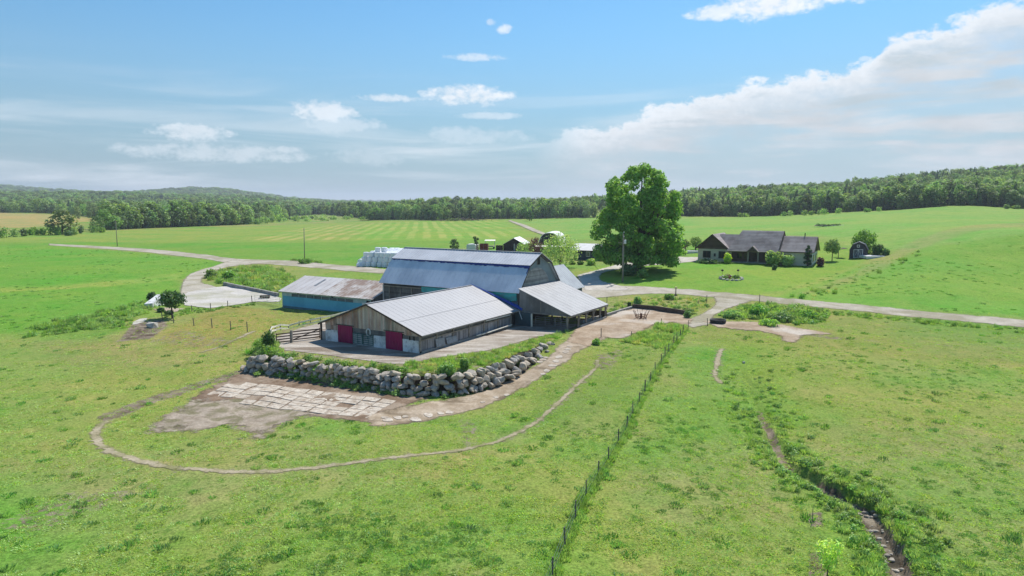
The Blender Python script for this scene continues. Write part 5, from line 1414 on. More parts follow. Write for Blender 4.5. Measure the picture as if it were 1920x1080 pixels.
for x, y, w, h, mt, lb in [(1450, 498, 36, 26, L_LIGHT, 'large light green bush in front of the house porch'), (1476, 499, 26, 20, L_LIGHT, 'lower round bush right of the large one at the porch'), (1364, 494, 16, 18, L_YELLOW, 'yellowish bush at the left corner of the porch'),
                           (1330, 494, 46, 8, L_DARK, 'low dark hedge under the windows of the left gable'), (1452, 506, 9, 9, L_DARK, 'tiny dark shrub alone on the front lawn'), (1645, 479, 26, 20, L_DARK, 'dark bush right of the garden shed'),
                           (1662, 478, 14, 11, L_MID, 'small bush at the end of the row beside the garden shed'), (1108, 497, 19, 12, L_LIGHT, 'clipped ball shaped shrub below the garage window'), (1088, 496, 14, 6, L_DARK, 'low shrub under the garage wall beside the clipped ball'),
                           (1073, 496, 12, 6, L_MID, 'low shrub at the left end of the garage wall'), (1178, 517, 34, 22, L_DARK, 'dark bushes under the big shade tree'), (1205, 520, 22, 16, L_MID, 'green bush at the foot of the big tree trunk'), (1538, 499, 14, 16, L_PURPLE, 'reddish bush at the right end of the house'),
                           (318, 590, 18, 8, L_DARK, 'dark bush at the foot of the spreading tree'), (285, 562, 18, 14, L_DARK, 'dark bush by the white concrete block'), (302, 585, 14, 8, L_DARK, 'small bush between the block and the tree'),
                           (505, 654, 28, 32, L_DARK, 'tall weedy bush at the left corner of the boulder wall'), (838, 703, 42, 22, L_MID, 'leafy bush overhanging the boulder wall'), (872, 692, 22, 22, L_MID, 'upright dark bush on top of the boulder wall'),
                           (1118, 646, 16, 11, L_LIGHT, 'weedy bush beside the yard post'), (1196, 571, 18, 14, L_WEED, 'bush on the weedy mound behind the feedlot'), (1256, 561, 22, 10, L_WEED, 'bush on the grass between road and feedlot'),
                           (1289, 596, 14, 13, L_WEED, 'bush at the right corner of the feedlot curb'), (1180, 576, 7, 9, L_DARK, 'dark small bush at the back corner of the feedlot'), (430, 525, 30, 18, L_WEED, 'bush at the bend of the farm lane'), (396, 521, 26, 18, L_WEED, 'tall weeds like bush at the inner bend of the lane'),
                           (572, 494, 30, 9, L_WEED, 'bushes at the foot of the leaning power pole'), (1420, 592, 40, 18, L_WEED, 'bush beside the road spur'), (1372, 596, 42, 13, L_WEED, 'leafy bush above the water tub'), (1468, 602, 46, 16, L_WEED, 'weedy bush below the road'), (1515, 598, 40, 15, L_WEED, 'right hand weedy bush below the road'), (1440, 610, 40, 11, L_LIGHT, 'pale bush in front of the weeds below the road')]:
    p = G(x, y); k = s_(p)
    shrub('bush', p, w * k, h * k * 1.1, mt, lb, n=int(180 + w * h * .9), leaf=max(.16, min(.5, 4.2 * k)))

# ------------------------------------------------------------------ boulder wall
def boulder_meshes():
    out = []
    for i in range(12):
        bm = bmesh.new()
        for p in unitv(26): bm.verts.new(np.sign(p) * np.abs(p) ** .8 * RS.uniform(.86, 1.0))
        r = bmesh.ops.convex_hull(bm, input=bm.verts)
        bmesh.ops.delete(bm, geom=list({g for g in list(r['geom_interior']) + list(r['geom_unused']) if isinstance(g, bmesh.types.BMVert)}), context='VERTS')
        bmesh.ops.recalc_face_normals(bm, faces=bm.faces)
        me = bpy.data.meshes.new('boulder'); bm.to_mesh(me); bm.free(); out.append(me)
    return out


def stonemat(name, a, b_, c_):
    m, t, bs = principled(name, .9, 0, .2)
    tc = t.new('ShaderNodeTexCoord').outputs['Object']; r = t.new('ShaderNodeObjectInfo').outputs['Random']
    c = t.mix(r, a, b_); c = t.mix(t.ramp(t.noise(tc, 1.4, 6, .7), .42, .68, 0, .9), c, c_)
    c = t.mix(1.0, c, t_gray(t, t.ramp(t.noise(tc, 6, 5, .7), .25, .75, .72, 1.25)), 'MULTIPLY'); t.put(bs.inputs['Base Color'], c)
    bp = t.new('ShaderNodeBump'); bp.inputs['Strength'].default_value = .6; bp.inputs['Distance'].default_value = .15
    t.l.new(t.noise(tc, 2.2, 6, .65), bp.inputs['Height']); t.l.new(bp.outputs[0], bs.inputs['Normal'])
    return m


M_STONE = stonemat('field stone', (.42, .395, .36), (.52, .44, .34), (.24, .205, .165))
M_PALESTONE = stonemat('pale stone', (.52, .48, .41), (.60, .57, .52), (.36, .31, .25))
BM = boulder_meshes()
for me in BM: me.materials.append(M_STONE)


def boulder_wall():
    base = smooth_line([un(*p, z) for p, z in zip([(452, 694), (515, 703), (592, 713), (676, 725), (745, 738), (802, 741), (869, 736), (932, 721), (973, 701), (1005, 677), (1020, 664)], (.25, .1, .05, 0, 0, 0, .1, .35, .7, 1.1, 1.45))], 8)
    top = smooth_line([un(*p, YARD_Z) for p in [(476, 668), (526, 670), (601, 682), (657, 689), (719, 694), (773, 701), (848, 702), (886, 694), (921, 684), (973, 663), (1030, 641)]], 8)
    base = np.array(base); top = np.array(top)
    m = Vector((*(base[len(base) // 2]), 0)); b = thing('boulder_wall', m, 'dry retaining wall of big rough boulders holding up the barn yard', 'wall')
    L = np.concatenate([[0], np.cumsum(np.linalg.norm(np.diff(base, axis=0), axis=1))]); tt = L / L[-1]
    zb_ = np.interp(np.linspace(0, 10, len(base)), range(11), (.2, .1, .05, 0, 0, 0, .1, .35, .7, 1.1, 1.45))
    at = lambda arr, t: np.array([np.interp(t, tt, arr[:, 0]), np.interp(t, tt, arr[:, 1])])
    cnt = 0
    for row in range(5):
        t = .004 + R.uniform(0, .01)
        while t < .995:
            bx = at(base, t); tp = at(top, min(1, max(0, t)))
            z0 = float(np.interp(t, tt, zb_)) - .1; hh = max(.45, (YARD_Z + .12 - z0)); rows = max(1, round(hh / .60))
            w = R.choice((.6, .75, .9, 1.05, 1.2, 1.45)) * R.uniform(.9, 1.1) * (.85 if t > .8 else 1)
            if row < rows:
                f = (row + .45) / rows; rh = hh / rows
                p = bx * (1 - f * .95) + tp * f * .95 + (bx - tp) / (np.linalg.norm(bx - tp) + .01) * R.uniform(-.15, .30)
                o = bpy.data.objects.new('boulder', R.choice(BM)); COL.objects.link(o); o.parent = b
                d = at(base, min(1, t + .01)) - at(base, max(0, t - .01)); an = math.atan2(d[1], d[0])
                o.location = Vector((p[0], p[1], z0 + hh * f)) - m
                o.rotation_euler = (R.uniform(-.45, .45), R.uniform(-.45, .45), an + R.uniform(-.5, .5))
                o.location.z += R.uniform(-.24, .2) * rh
                o.scale = (w * R.uniform(.46, .58), R.uniform(.5, .8), rh * R.uniform(.50, .82)); cnt += 1
                if row == rows - 1 and R.random() < .25: o.location.z -= .12
            t += w * R.uniform(.92, 1.08) / L[-1]
    # scattered stones at the right end
    for px_, py_, s in ((1012, 656, .5), (1018, 650, .55), (1024, 652, .4), (1030, 645, .4), (1006, 662, .5), (1036, 646, .3), (1026, 660, .3)):
        p = G(px_, py_); o = bpy.data.objects.new('boulder', R.choice(BM)); COL.objects.link(o); o.parent = b
        o.location = p + Vector((0, 0, s * .25)) - m; o.rotation_euler = (R.uniform(-.3, .3), R.uniform(-.3, .3), R.uniform(0, 6)); o.scale = (s * 1.3, s, s * .6)
    return cnt


boulder_wall()
bank_ = smooth_line([un(*p, 0) for p in [(452, 695), (515, 704), (592, 714), (676, 726), (745, 739), (802, 742), (869, 737), (932, 722)]] + [un(973, 701, .7), un(1005, 677, 1.1)], 4) + [un(*p, YARD_Z) for p in [(1012, 646), (973, 661), (921, 682), (886, 692), (848, 698), (773, 698), (719, 692), (657, 687), (601, 680), (526, 668), (480, 664)]]
region('shaded_soil_bank', bank_, .3, .3, sheetmat('shaded bank soil', (.05, .04, .03), (.085, .068, .05), .8, None, 1, .6, 1.0, .3), .05)  # soil behind the wall, coloured extra dark to shade the gaps between boulders
for px_, py_, w, h, lb in ((287, 614, 1.1, .7, 'pale boulder lying on the eroded bank of the paddock'), (1395, 681, .25, .2, 'small white stone in the pasture by the creek')):
    p = G(px_, py_); me = BM[3].copy(); me.materials.clear(); me.materials.append(M_PALESTONE)
    o = bpy.data.objects.new('boulder', me); COL.objects.link(o); o.location = p + Vector((0, 0, h * .4)); o.scale = (w, w * .7, h); tag(o, lb, 'stone')
# creek stones
mbs = []
V_, F_, o_ = [], [], 0
cpts = np.array(smooth_line(creek[6:], 12))
for i in range(80):
    c = cpts[RS.randint(len(cpts))]; x, y = c + RS.randn(2) * .42; me = BM[RS.randint(12)]; s = RS.uniform(.05, .2)
    v = np.array([vv.co[:] for vv in me.vertices]) * s * np.array([1.3, 1, .7]) + np.array([x, y, float(zt(x, y)) + s * .3])
    for pl in me.polygons:
        if len(pl.vertices) == 3: F_.append([k + o_ for k in pl.vertices])
    V_.append(v); o_ += len(v)
tag(link('creek_stones', np_mesh('creek_stones', np.concatenate(V_), F_), M_STONE), 'pale stones lying in the creek gully in the foreground', 'stones', kind='stuff')

# ------------------------------------------------------------------ paved slab pad
M_SLAB = stonemat('concrete slab', (.46, .40, .325), (.56, .50, .42), (.27, .20, .14))


def slab_pad():
    A = un(440, 712, 0.1); B = un(744, 751, 0); C = un(688, 786, 0); D = un(372, 750, 0)
    c0 = g3(*((A + B + C + D) / 4)); b = thing('slab_pad', c0, 'pad of pale square concrete slabs below the boulder wall', 'paving'); b['kind'] = 'structure'; del b['category']; b['label'] = 'pad of pale square concrete slabs below the boulder wall'
    nu, nv = 12, 5
    for i in range(nu):
        for j in range(nv):
            if R.random() < .03 + (.15 if j < 1 else 0): continue
            if j == nv - 1 and i < 3: continue
            sh = R.uniform(-.05, .05)
            q = []
            for a, e in ((0.04, .05), (.96, .05), (.96, .95), (.04, .95)):
                s = (i + a + sh + R.uniform(-.04, .04)) / nu; t = (j + e + R.uniform(-.05, .05)) / nv
                p = (A * (1 - s) + B * s) * (1 - t) + (D * (1 - s) + C * s) * t; q.append(p)
            ds = R.uniform(-.02, .02); hh = [float(zt(*p)) + .075 + ds + (float(fbm(np.array([p[0] * .5]), np.array([p[1] * .5]), 3)[0]) - .50) * .17 for p in q]
            mb = MB(); mb.hexa([(*p, z - .12) for p, z in zip(q, hh)], [(*p, z) for p, z in zip(q, hh)]); mb.build('slab', M_SLAB, b)
    return b


slab_pad()
trk = bpy.data.objects['dirt_track']
for px_, py_, w, h in ((728, 788, 22, 6), (745, 784, 20, 5), (779, 787, 24, 9), (803, 779, 18, 8), (826, 776, 16, 6), (843, 774, 18, 6), (722, 783, 16, 4), (760, 782, 14, 4), (1018, 675, 14, 5), (1024, 671, 8, 4), (1012, 679, 12, 4), (1048, 670, 16, 5), (1042, 678, 15, 4), (1036, 686, 16, 5), (1025, 696, 14, 5), (1018, 702, 12, 4), (1060, 660, 14, 5), (1065, 655, 12, 4), (950, 741, 12, 4), (930, 746, 12, 4), (905, 755, 12, 3), (1068, 650, 10, 4)):
    p = G(px_, py_); k = s_(p); an = R.uniform(-.4, .4) + .3
    mb = MB(); w_ = w * k / 2; d_ = h * k / math.sin(.24) / 2.2; q = []
    for e in range(7):
        t = e / 7 * 6.283; rr_ = R.uniform(.75, 1.1); x, y = w_ * math.cos(t) * rr_, d_ * math.sin(t) * rr_; q.append(p + Vector((x * math.cos(an) - y * math.sin(an), x * math.sin(an) + y * math.cos(an), 0)))
    mb.hexa([tuple((v.x, v.y, float(zt(v.x, v.y)) - .05)) for v in q], [tuple((v.x, v.y, float(zt(v.x, v.y)) + .075)) for v in q]); mb.build('broken_slab', M_SLAB, trk)

# ------------------------------------------------------------------ wrapped bales
def bales():
    mb = MB(); mb.lathe((0, 0, 0), [(.55, 0), (.72, .05), (.76, .16), (.77, .62), (.76, 1.1), (.71, 1.21), (.55, 1.25), (.1, 1.27)], 18)
    m, t, bs = principled('bale film', .35, 0, .5); tc = t.new('ShaderNodeTexCoord').outputs['Object']
    t.put(bs.inputs['Base Color'], t.mix(t.ramp(t.noise(tc, 3, 4), .4, .7, 0, .5), (.88, .89, .90), (.80, .82, .85)))
    proto = mb.build('wrapped_bale', m, None); me = proto.data; used = [0]
    a = G(669, 500); c0 = np.array([a.x, a.y]); du = np.array([.93, -.37]); du /= np.linalg.norm(du); dv = np.array([.37, .93]); dv /= np.linalg.norm(dv)
    def put(u, v, z, lb, grp, tilt=None):
        p = c0 + du * u + dv * v; gz = float(zt(*p))
        o = proto if not used[0] else proto.copy()
        if used[0]: COL.objects.link(o)
        used[0] = 1; o.location = (p[0] + R.uniform(-.08, .08), p[1] + R.uniform(-.08, .08), gz + z); o.rotation_euler = (0, 0, R.uniform(0, 6)) if tilt is None else tilt
        o.scale = (R.uniform(.95, 1.05),) * 2 + (1.0,)
        tag(o, lb, 'bale', grp)
    st = 1.66; NU, NV = 8, 9; g = 'white wrapped bales stacked beside the gravel road'
    for layer in range(3):
        lb = ('white wrapped bale in the bottom layer of the roadside stack', 'white wrapped bale in the middle layer of the roadside stack', 'white wrapped bale in the top layer of the roadside stack')[layer]
        off = (0, .25, .55)[layer]
        for i in range(NU):
            for j in range(NV):
                if layer < 2 and 0 < j < NV - 1 and 0 < i < NU - 1: continue
                if layer == 2 and i == 0 and j % 3 == 1: continue
                put(1.4 + off + i * st, 1 + off + j * st * .98, layer * 1.25, lb + (', front row' if j == 0 else ', left end column' if i == 0 else ', back rows' if j > 4 else ', second to fifth row'), g)
    for u, v, z, t in ((.2, .6, .3, (1.4, .3, .6)), (-.6, 3.0, .7, (1.5, .1, 2.2)), (-.2, 5, .7, (1.5, .1, .7)), (.9, 2.2, 1.95, (1.2, .5, 1.2)), (-2.2, 4.6, .7, (1.57, 0, 2.9)), (.7, 5.6, 2.0, (1.4, .2, .3))):
        put(u, v, z, 'white wrapped bale fallen on its side at the left end of the roadside stack', 'white wrapped bales tumbled at the end of the stack', t)
    for u, v in ((4.6, 3.2), (6.4, 3.2)): put(u, v, 3.75, 'white wrapped bale lying alone on top of the roadside stack', 'white wrapped bales on top of the stack')


bales()

# ------------------------------------------------------------------ fences, posts, poles
def stick(name, px_, py_, h, r, mat, label, cat='post', group=None, lean=(0, 0)):
    p = G(px_, py_); mb = MB(); mb.tube([p - Vector((0, 0, .3)), p + Vector((lean[0], lean[1], h))], r, 7, r * .9)
    o = mb.build(name, mat); o.data.transform(__import__('mathutils').Matrix.Translation(-p)); o.location = p
    return tag(o, label, cat, group)


def wire_fence():
    pts = [(1327, 611), (1290, 617), (1280, 627), (1275, 633), (1269, 641), (1263, 648), (1254, 661), (1247, 671), (1240, 684), (1229, 697), (1219, 717), (1209, 735), (1198, 756), (1187, 776), (1175, 806), (1159, 832), (1141, 865), (1122, 893), (1099, 932), (1079, 976), (1060, 1026), (1036, 1085), (1004, 1165)]
    P_ = [G(*p) for p in pts]; b = thing('wire_fence', P_[10], 'long wire fence on grey timber posts running down through the pasture', 'fence')
    tops = []
    for i, p in enumerate(P_):
        h = R.uniform(1.1, 1.35); l = Vector((R.uniform(-.08, .08), R.uniform(-.08, .08), h)); mb = MB(); r = R.uniform(.045, .065)
        mb.tube([p - Vector((0, 0, .3)), p + l], r, 7, r * .92); mb.build('post', M_POSTG, b); tops.append((p, l))
    for f in (.35, .62, .9):
        mb = MB()
        for (p, l), (q, k) in zip(tops[:-1], tops[1:]):
            a, c = p + l * f, q + k * f; mid = (a + c) / 2 - Vector((0, 0, .03)); mb.tube([a, mid, c], .008, 3)
        mb.build('wire', M_GREYSTEEL, b)


M_POSTG = surf('grey fence post', (.19, .17, .145), (.11, .098, .085), 2, .95, stretch=(1, 1, .2), fine=.15)
wire_fence()
for i, (x, y, h, nm) in enumerate([(305, 600, 1.3, 'leftmost post of the paddock row'), (326, 606, 1.35, 'paddock post in front of the spreading tree'), (364, 611, 1.3, 'paddock post right of the spreading tree'), (398, 615, 1.5, 'leaning paddock post in the middle of the front row'), (433, 619, 1.4, 'paddock post second from the right end of the front row'), (464, 622, 1.5, 'rightmost post of the front paddock row'),
                                   (360, 584, 1.1, 'post at the edge of the silage floor right of the tree'), (395, 580, 1.1, 'middle post along the edge of the silage floor'), (427, 575, 1.1, 'right post along the edge of the silage floor'), (473, 568, 1.4, 'thick gate post at the corner of the silage floor')]):
    stick('fence_post', x, y, h, .075, M_POSTG, nm, group=None, lean=(R.uniform(-.15, .05), R.uniform(-.1, .1)))
for x, y, h, nm in [(1127, 633, 1.3, 'lone post at the lower edge of the feedlot'), (1184, 632, .8, 'short post at the weeds beside the feedlot'), (1138, 567, 1.0, 'dark post behind the corner of the lean-to'), (1325, 567, 1.3, 'post beside the road junction'), (1424, 568, 1.5, 'post with brace at the roadside above the weeds'), (1240, 607, .8, 'post at the upper end of the tall weeds'), (1234, 612, .7, 'short post in the tall weeds'), (1288, 588, 1.0, 'post behind the feedlot corner'), (1309, 573, .9, 'thin post on the grass by the road spur'), (1523, 978, 1.0, 'bare dead stick standing by the bald patch near the creek')]:
    stick('post', x, y, h, .06 if y < 900 else .025, M_POSTG, nm)


def board_fence():
    pts = [(506, 634), (509, 627), (516, 621), (526, 618), (541, 612), (561, 608), (582, 604), (601, 600), (621, 595), (641, 590), (662, 585)]
    P_ = [Vector((*un(*p, 2.0), 0)) for p in pts]
    for p in P_: p.z = float(zt(p.x, p.y))
    b = thing('board_fence', P_[4], 'curved two rail white board fence along the left edge of the barn yard', 'fence')
    for p in P_:
        mb = MB(); mb.tube([p - Vector((0, 0, .2)), p + Vector((0, 0, 1.2))], .08, 7); mb.build('post', M_POSTG, b)
    for a, c in zip(P_[:-1], P_[1:]):
        for z in (.55, 1.05):
            d = (c - a).normalized(); n = Vector((d.y, -d.x, 0)) * .11
            mb = MB(); mb.beam(a + Vector((0, 0, z)) + n, c + Vector((0, 0, z)) + n, .05, .22); mb.build('rail', M_CREAMP, b)
    # brown plank gates
    for (xa, ya), (xb, yb), lb, dg in (((549, 640), (600, 634), 'brown plank gate with a diagonal brace beside the left wall of the low barn', True), ((519, 645), (545, 642), 'short brown plank gate between the post and the white board fence', False)):
        p, q = Vector((*un(xa, ya, 2.05), 2.05)), Vector((*un(xb, yb, 2.05), 2.05)); e = thing('plank_gate', (p + q) / 2, lb, 'gate')
        for z in (.2, .55, .9, 1.25):
            mb = MB(); mb.beam(p + Vector((0, 0, z)), q + Vector((0, 0, z)), .05, .15); mb.build('plank', M_GATEB, e)
        if dg: mb = MB(); mb.beam(p + Vector((0, -.05, .2)), q + Vector((0, -.05, 1.25)), .04, .12); mb.build('brace', M_GATEB, e)
        for w in (p, q):
            mb = MB(); mb.beam(w + Vector((0, -.06, -.05)), w + Vector((0, -.06, 1.4)), .09, .09); mb.build('stile', M_GATEB, e)
    p = Vector((*un(547, 642, 2.05), 2.0)); mb = MB(); mb.beam(p, p + Vector((0, 0, 1.65)), .24, .24); tag(mb.build('gate_post', M_POST), 'thick timber post between the two brown plank gates', 'post')


M_GATEB = surf('brown gate plank', (.125, .082, .06), (.085, .055, .042), 1.5, .9, fine=.12)
board_fence()
# rail gate and blocks left of the blue shed
p, q = G(478, 566), G(525, 574)
gate('rail_gate', (p.x, p.y), (q.x, q.y), p.z + .2, p.z + 1.3, 4, M_CREAMP, None, label='pale rail gate between the silage floor and the blue shed', cat='gate')
mb = MB(); c = G(487, 560)
for i in range(4): mb.box(c.x + i * .5, c.x + i * .5 + .32, c.y, c.y + .6, c.z, c.z + .65)
tag(mb.build('block_row', M_POSTD, kind=None), 'row of dark blocks on the right edge of the silage floor', 'blocks', kind='stuff')
mb = MB(); pts_ = [G(420, 534.5), G(445, 540), G(480, 547), G(522, 556)]
for a, c in zip(pts_[:-1], pts_[1:]): mb.beam(a + Vector((0, 0, .25)), c + Vector((0, 0, .25)), .4, .9)
tag(mb.build('low_wall', M_CONC), 'low dark wall along the back of the silage floor', 'wall')
mb = MB(); c = G(277, 577); mb.hexa([(c.x - .6, c.y, c.z - .2), (c.x + .9, c.y, c.z - .2), (c.x + 1.2, c.y + 4, c.z - .2), (c.x - .2, c.y + 4, c.z - .2)], [(c.x - .6, c.y, c.z + .7), (c.x + .9, c.y, c.z + .8), (c.x + 1.2, c.y + 4, c.z + 1.9), (c.x - .2, c.y + 4, c.z + 1.9)])
tag(mb.build('concrete_block', M_WHITEC), 'white sloping concrete block beside the dark bush left of the silage floor', 'block')
region('silage_floor', GL([(288, 580), (305, 577), (345, 579), (340, 583), (320, 586), (296, 584)]), .3, .4, M_EARTH, .08)
region('silage_floor', GL([(247, 605), (262, 598), (277, 597), (270, 604), (255, 609), (246, 609)]), .3, .4, M_PADL, .08)
# feedlot curb
mb = MB(); pts_ = [G(1090, 606), G(1128, 595), G(1185, 578)]
for a, c in zip(pts_[:-1], pts_[1:]): mb.beam(a + Vector((0, 0, .12)), c + Vector((0, 0, .12)), .35, .5)
tag(mb.build('curb', M_CONC), 'grey concrete curb on the left edge of the feedlot', 'curb')
mb = MB(); pts_ = [G(1186, 578), G(1232, 582), G(1284, 590.5)]
for a, c in zip(pts_[:-1], pts_[1:]): mb.beam(a + Vector((0, 0, .3)), c + Vector((0, 0, .3)), .3, .85)
tag(mb.build('timber_curb', M_POSTD), 'dark timber wall along the back edge of the feedlot', 'wall')


def feeder():
    c = G(1202, 597); r = .95; b = thing('hay_feeder', c, 'rusty flared ring hay feeder standing on the feedlot', 'feeder')
    for z, k in ((.12, .8), (.5, .95)):
        mb = MB(); mb.tube([c + Vector((r * k * math.cos(a), r * k * math.sin(a), z)) for a in np.linspace(0, 6.2832, 21)], .045, 6); mb.build('ring', M_RUSTSTEEL, b)
    for i in range(10):
        a = i * .6283; mb = MB(); mb.tube([c + Vector((r * .8 * math.cos(a), r * .8 * math.sin(a), .0)), c + Vector((r * 1.0 * math.cos(a), r * 1.0 * math.sin(a), .6)), c + Vector((r * 1.35 * math.cos(a), r * 1.35 * math.sin(a), 1.25))], .04, 5); mb.build('bar', M_RUSTSTEEL, b)
    mb = MB(); mb.tube([c + Vector((0, 0, 0)), c + Vector((0, 0, .8))], .22, 8, .15); mb.build('hay_core', M_RUSTSTEEL, b)


feeder()
c = G(1346, 606); mb = MB(); mb.lathe(c, [(1.0, 0), (1.12, .06), (1.18, .5), (1.15, .58), (1.05, .56), (1.0, .3), (.05, .28)], 20); tag(mb.build('water_tub', surf('black rubber', (.03, .03, .032), (.05, .05, .05), 2, .7), smooth=True), 'black round water tub in front of the bushes by the road spur', 'tub')
c = G(1267, 554); b = thing('yard_lamp', c, 'short dark post with a yellowish cap at the roadside behind the feedlot', 'post')
mb = MB(); mb.tube([c, c + Vector((0, 0, 1.25))], .1, 8, .08); mb.lathe(c, [(.35, 0), (.3, .12), (.1, .25)], 8); mb.build('stem', M_POSTD, b)
mb = MB(); mb.lathe(c + Vector((0, 0, 1.25)), [(.1, 0), (.26, .1), (.26, .3), (.08, .4)], 10); mb.build('cap', surf('yellow cap', (.55, .52, .25)), b)


def pole(px_, by, ty, label, arms=False, lean=0.0, r=.15):
    p = G(px_, by); k = s_(p); h = (by - ty) * k; b = thing('power_pole', p, label, 'utility pole')
    top = p + Vector((lean * h, 0, h)); mb = MB(); mb.tube([p - Vector((0, 0, .5)), top], r, 9, r * .7); mb.build('shaft', M_POSTP, b, smooth=True)
    if arms:
        mb = MB(); mb.beam(top - Vector((1.1, 0, 2.1)), top - Vector((0, 0, 2.1)), .1, .1); mb.build('bracket', M_POSTP, b)
        mb = MB(); c = top + Vector((.38, -.1, -2.3)); mb.lathe(c, [(.2, 0), (.24, .05), (.24, .75), (.15, .85)], 12); mb.build('transformer', M_WHITEP, b)
        for dz in (.0, -.9):
            mb = MB(); mb.lathe(top + Vector((.14, 0, dz)), [(.05, 0), (.09, .06), (.05, .14), (.08, .2), (.03, .26)], 8); mb.build('insulator', M_WHITEP, b)
        mb = MB(); mb.tube([p + Vector((.17, -.05, 0)), p + Vector((.2, -.05, h * .72))], .04, 6); mb.build('conduit', M_GREYSTEEL, b)
    return p, top


M_POSTP = surf('pole timber', (.31, .27, .225), (.21, .18, .15), 1.5, .9, stretch=(1, 1, .15), fine=.1)
pa, ta = pole(1167, 529, 436, 'grey power pole with a small transformer in front of the big shade tree', True)
pb_, tb = pole(571, 489, 427, 'lone power pole standing at the roadside left of the bales', lean=.02, r=.14)
pc, tc_ = pole(220, 462, 414, 'lone thin power pole at the far left of the gravel road', r=.15)


def cable(a, c, sag, label, r=.022, group=None):
    a, c = Vector(a), Vector(c); mb = MB(); mb.tube([a.lerp(c, t) - Vector((0, 0, sag * 4 * t * (1 - t))) for t in np.linspace(0, 1, 13)], r, 4)
    o = mb.build('cable', M_BLACK); return tag(o, label, 'cable', group)


gar = P(-84, 177.7, 4.6)
cable(ta - Vector((0, 0, 2.6)), Vector(P(-80.5, 177.2, 5.0)), .5, 'upper service cable from the power pole down to the garage', .05)
cable(ta - Vector((0, 0, 3.1)), Vector(P(-81.0, 177.2, 4.6)), .7, 'lower service cable from the power pole down to the garage', .04)
cable(ta - Vector((.1, 0, 1.2)), Vector(P(-42.0, 179, 8.2)), 1.2, 'thin cable from the power pole to the ranch house', .02)
hp = G(1930, 548)
# low things around the house
def rock_garden():
    c = G(1371, 523); b = thing('rock_garden', c, 'small rock garden island in the middle of the front lawn', 'garden bed'); k = s_(c)
    for i in range(16):
        a = i / 16 * 6.283; o = bpy.data.objects.new('stone', BM[i % 12].copy()); o.data.materials.clear(); o.data.materials.append(M_PALESTONE); COL.objects.link(o); o.parent = b
        x, y = 2.1 * math.cos(a), 3.4 * math.sin(a); o.location = (x, y, float(zt(c.x + x, c.y + y)) - c.z + .12); o.scale = (R.uniform(.25, .45), R.uniform(.3, .5), R.uniform(.2, .32)); o.rotation_euler = (0, 0, a)
    for x, y, s, m_ in ((-.5, .3, .8, L_PURPLE), (.9, 0, .75, L_DARK), (-1.3, -.4, .5, L_MID), (1.6, 1.2, .6, L_MID)):
        V, F, C = leaves([(0, 0, .35)], [(s, s, s * .7)], 90, .3, .3); o = link('plant', np_mesh('plant', V, F, C), m_, b, (x, y, .05))
    for x in (-1.6, 1.7):
        mb = MB(); mb.tube([c + Vector((x, 1, 0)), c + Vector((x, 1, 1.5))], .03, 5); mb.lathe(c + Vector((x, 1, 1.5)), [(.05, 0), (.3, .1), (.22, .35), (.04, .45)], 8); mb.build('flower_stake', M_POSTD, b)


rock_garden()
c = G(1275, 478); b = thing('pergola', c, 'brown timber pergola on the lawn just right of the big tree', 'pergola'); 
for x, y in ((-1.6, 0), (1.6, 0), (-1.6, 2.6), (1.6, 2.6)):
    mb = MB(); mb.beam(c + Vector((x, y, -.1)), c + Vector((x, y, 2.3)), .2, .2); mb.build('post', M_GATEB, b)
for i in range(6):
    mb = MB(); mb.beam(c + Vector((-2, -.3 + i * .64, 2.42)), c + Vector((2, -.3 + i * .64, 2.42)), .12, .2); mb.build('beam', M_GATEB, b)
V, F, C = leaves([(-1, 1, 2.3), (1, 1.5, 2.2), (0, 0, 2.4)], [(1.2, 1.2, .5)] * 3, 260, .35, .3); link('climber', np_mesh('climber', V, F, C), surf('dry climber', (.17, .12, .09)), b)


def junk():
    # brush pile in the far field
    c = G(868, 414); k = s_(c); V, F, o_ = [], [], 0; b = thing('brush_pile', c, 'long brown brush pile at the far edge of the striped hay field', 'brush pile')
    mb = MB()
    for i in range(260):
        x = R.gauss(0, 10); y = R.gauss(0, 2.5); h = max(.2, 2.6 - abs(x) * .12) * R.random(); a = R.uniform(0, 6.28); l = R.uniform(1, 2.6)
        p = c + Vector((x, y, h)); s = R.uniform(.5, 1.4); mb.col = (s, s * R.uniform(.8, 1), s * .9); mb.beam(p, p + Vector((math.cos(a) * l, math.sin(a) * l, R.uniform(-.4, .9))), .22, .22)
    mb.build('branches', surf('dead branches', (.15, .10, .08), (.24, .19, .13), .3, .95, attr=True), b, kind='stuff')
    V, F, C = leaves([(-8, 0, 1), (-4, 0, 1.4), (-12, 0, .8)], [(4, 2, 1.2)] * 3, 200, .9, .4); link('regrowth', np_mesh('regrowth', V, F, C), L_MID, b)
    # overgrown stone row in the right field
    c = G(1556, 424); b = thing('stone_row', c, 'long low dark stone and weed row lying in the field beyond the house', 'stone row')
    for i in range(22):
        o = bpy.data.objects.new('stone', BM[i % 12]); COL.objects.link(o); o.parent = b; o.location = (-6 + i * .62, R.uniform(-.6, .6), .2); o.scale = (R.uniform(.4, .8), .6, R.uniform(.25, .5))
    V, F, C = leaves([(-5 + i * 1.5, 0, .5) for i in range(7)], [(1.1, .8, .5)] * 7, 300, .5, .2); link('weeds', np_mesh('weeds', V, F, C), L_DARK, b)
    # garden terrace right of the shed
    c = G(1650, 482)
    mb = MB(); mb.box(c.x - 3.5, c.x + 1.8, c.y - .4, c.y + 5, c.z - .4, c.z + .25); tag(mb.build('stone_terrace', M_WHITEC), 'pale stone terrace between the garden shed and its bush row', 'terrace')
    c = G(1316, 474)
    mb = MB(); mb.box(c.x - 4, c.x + 1, c.y, c.y + 2, c.z - .2, c.z + .5); tag(mb.build('garden_wall', M_WHITEC), 'pale low garden wall left of the ranch house', 'wall')


junk()
# ------------------------------------------------------------------ woods


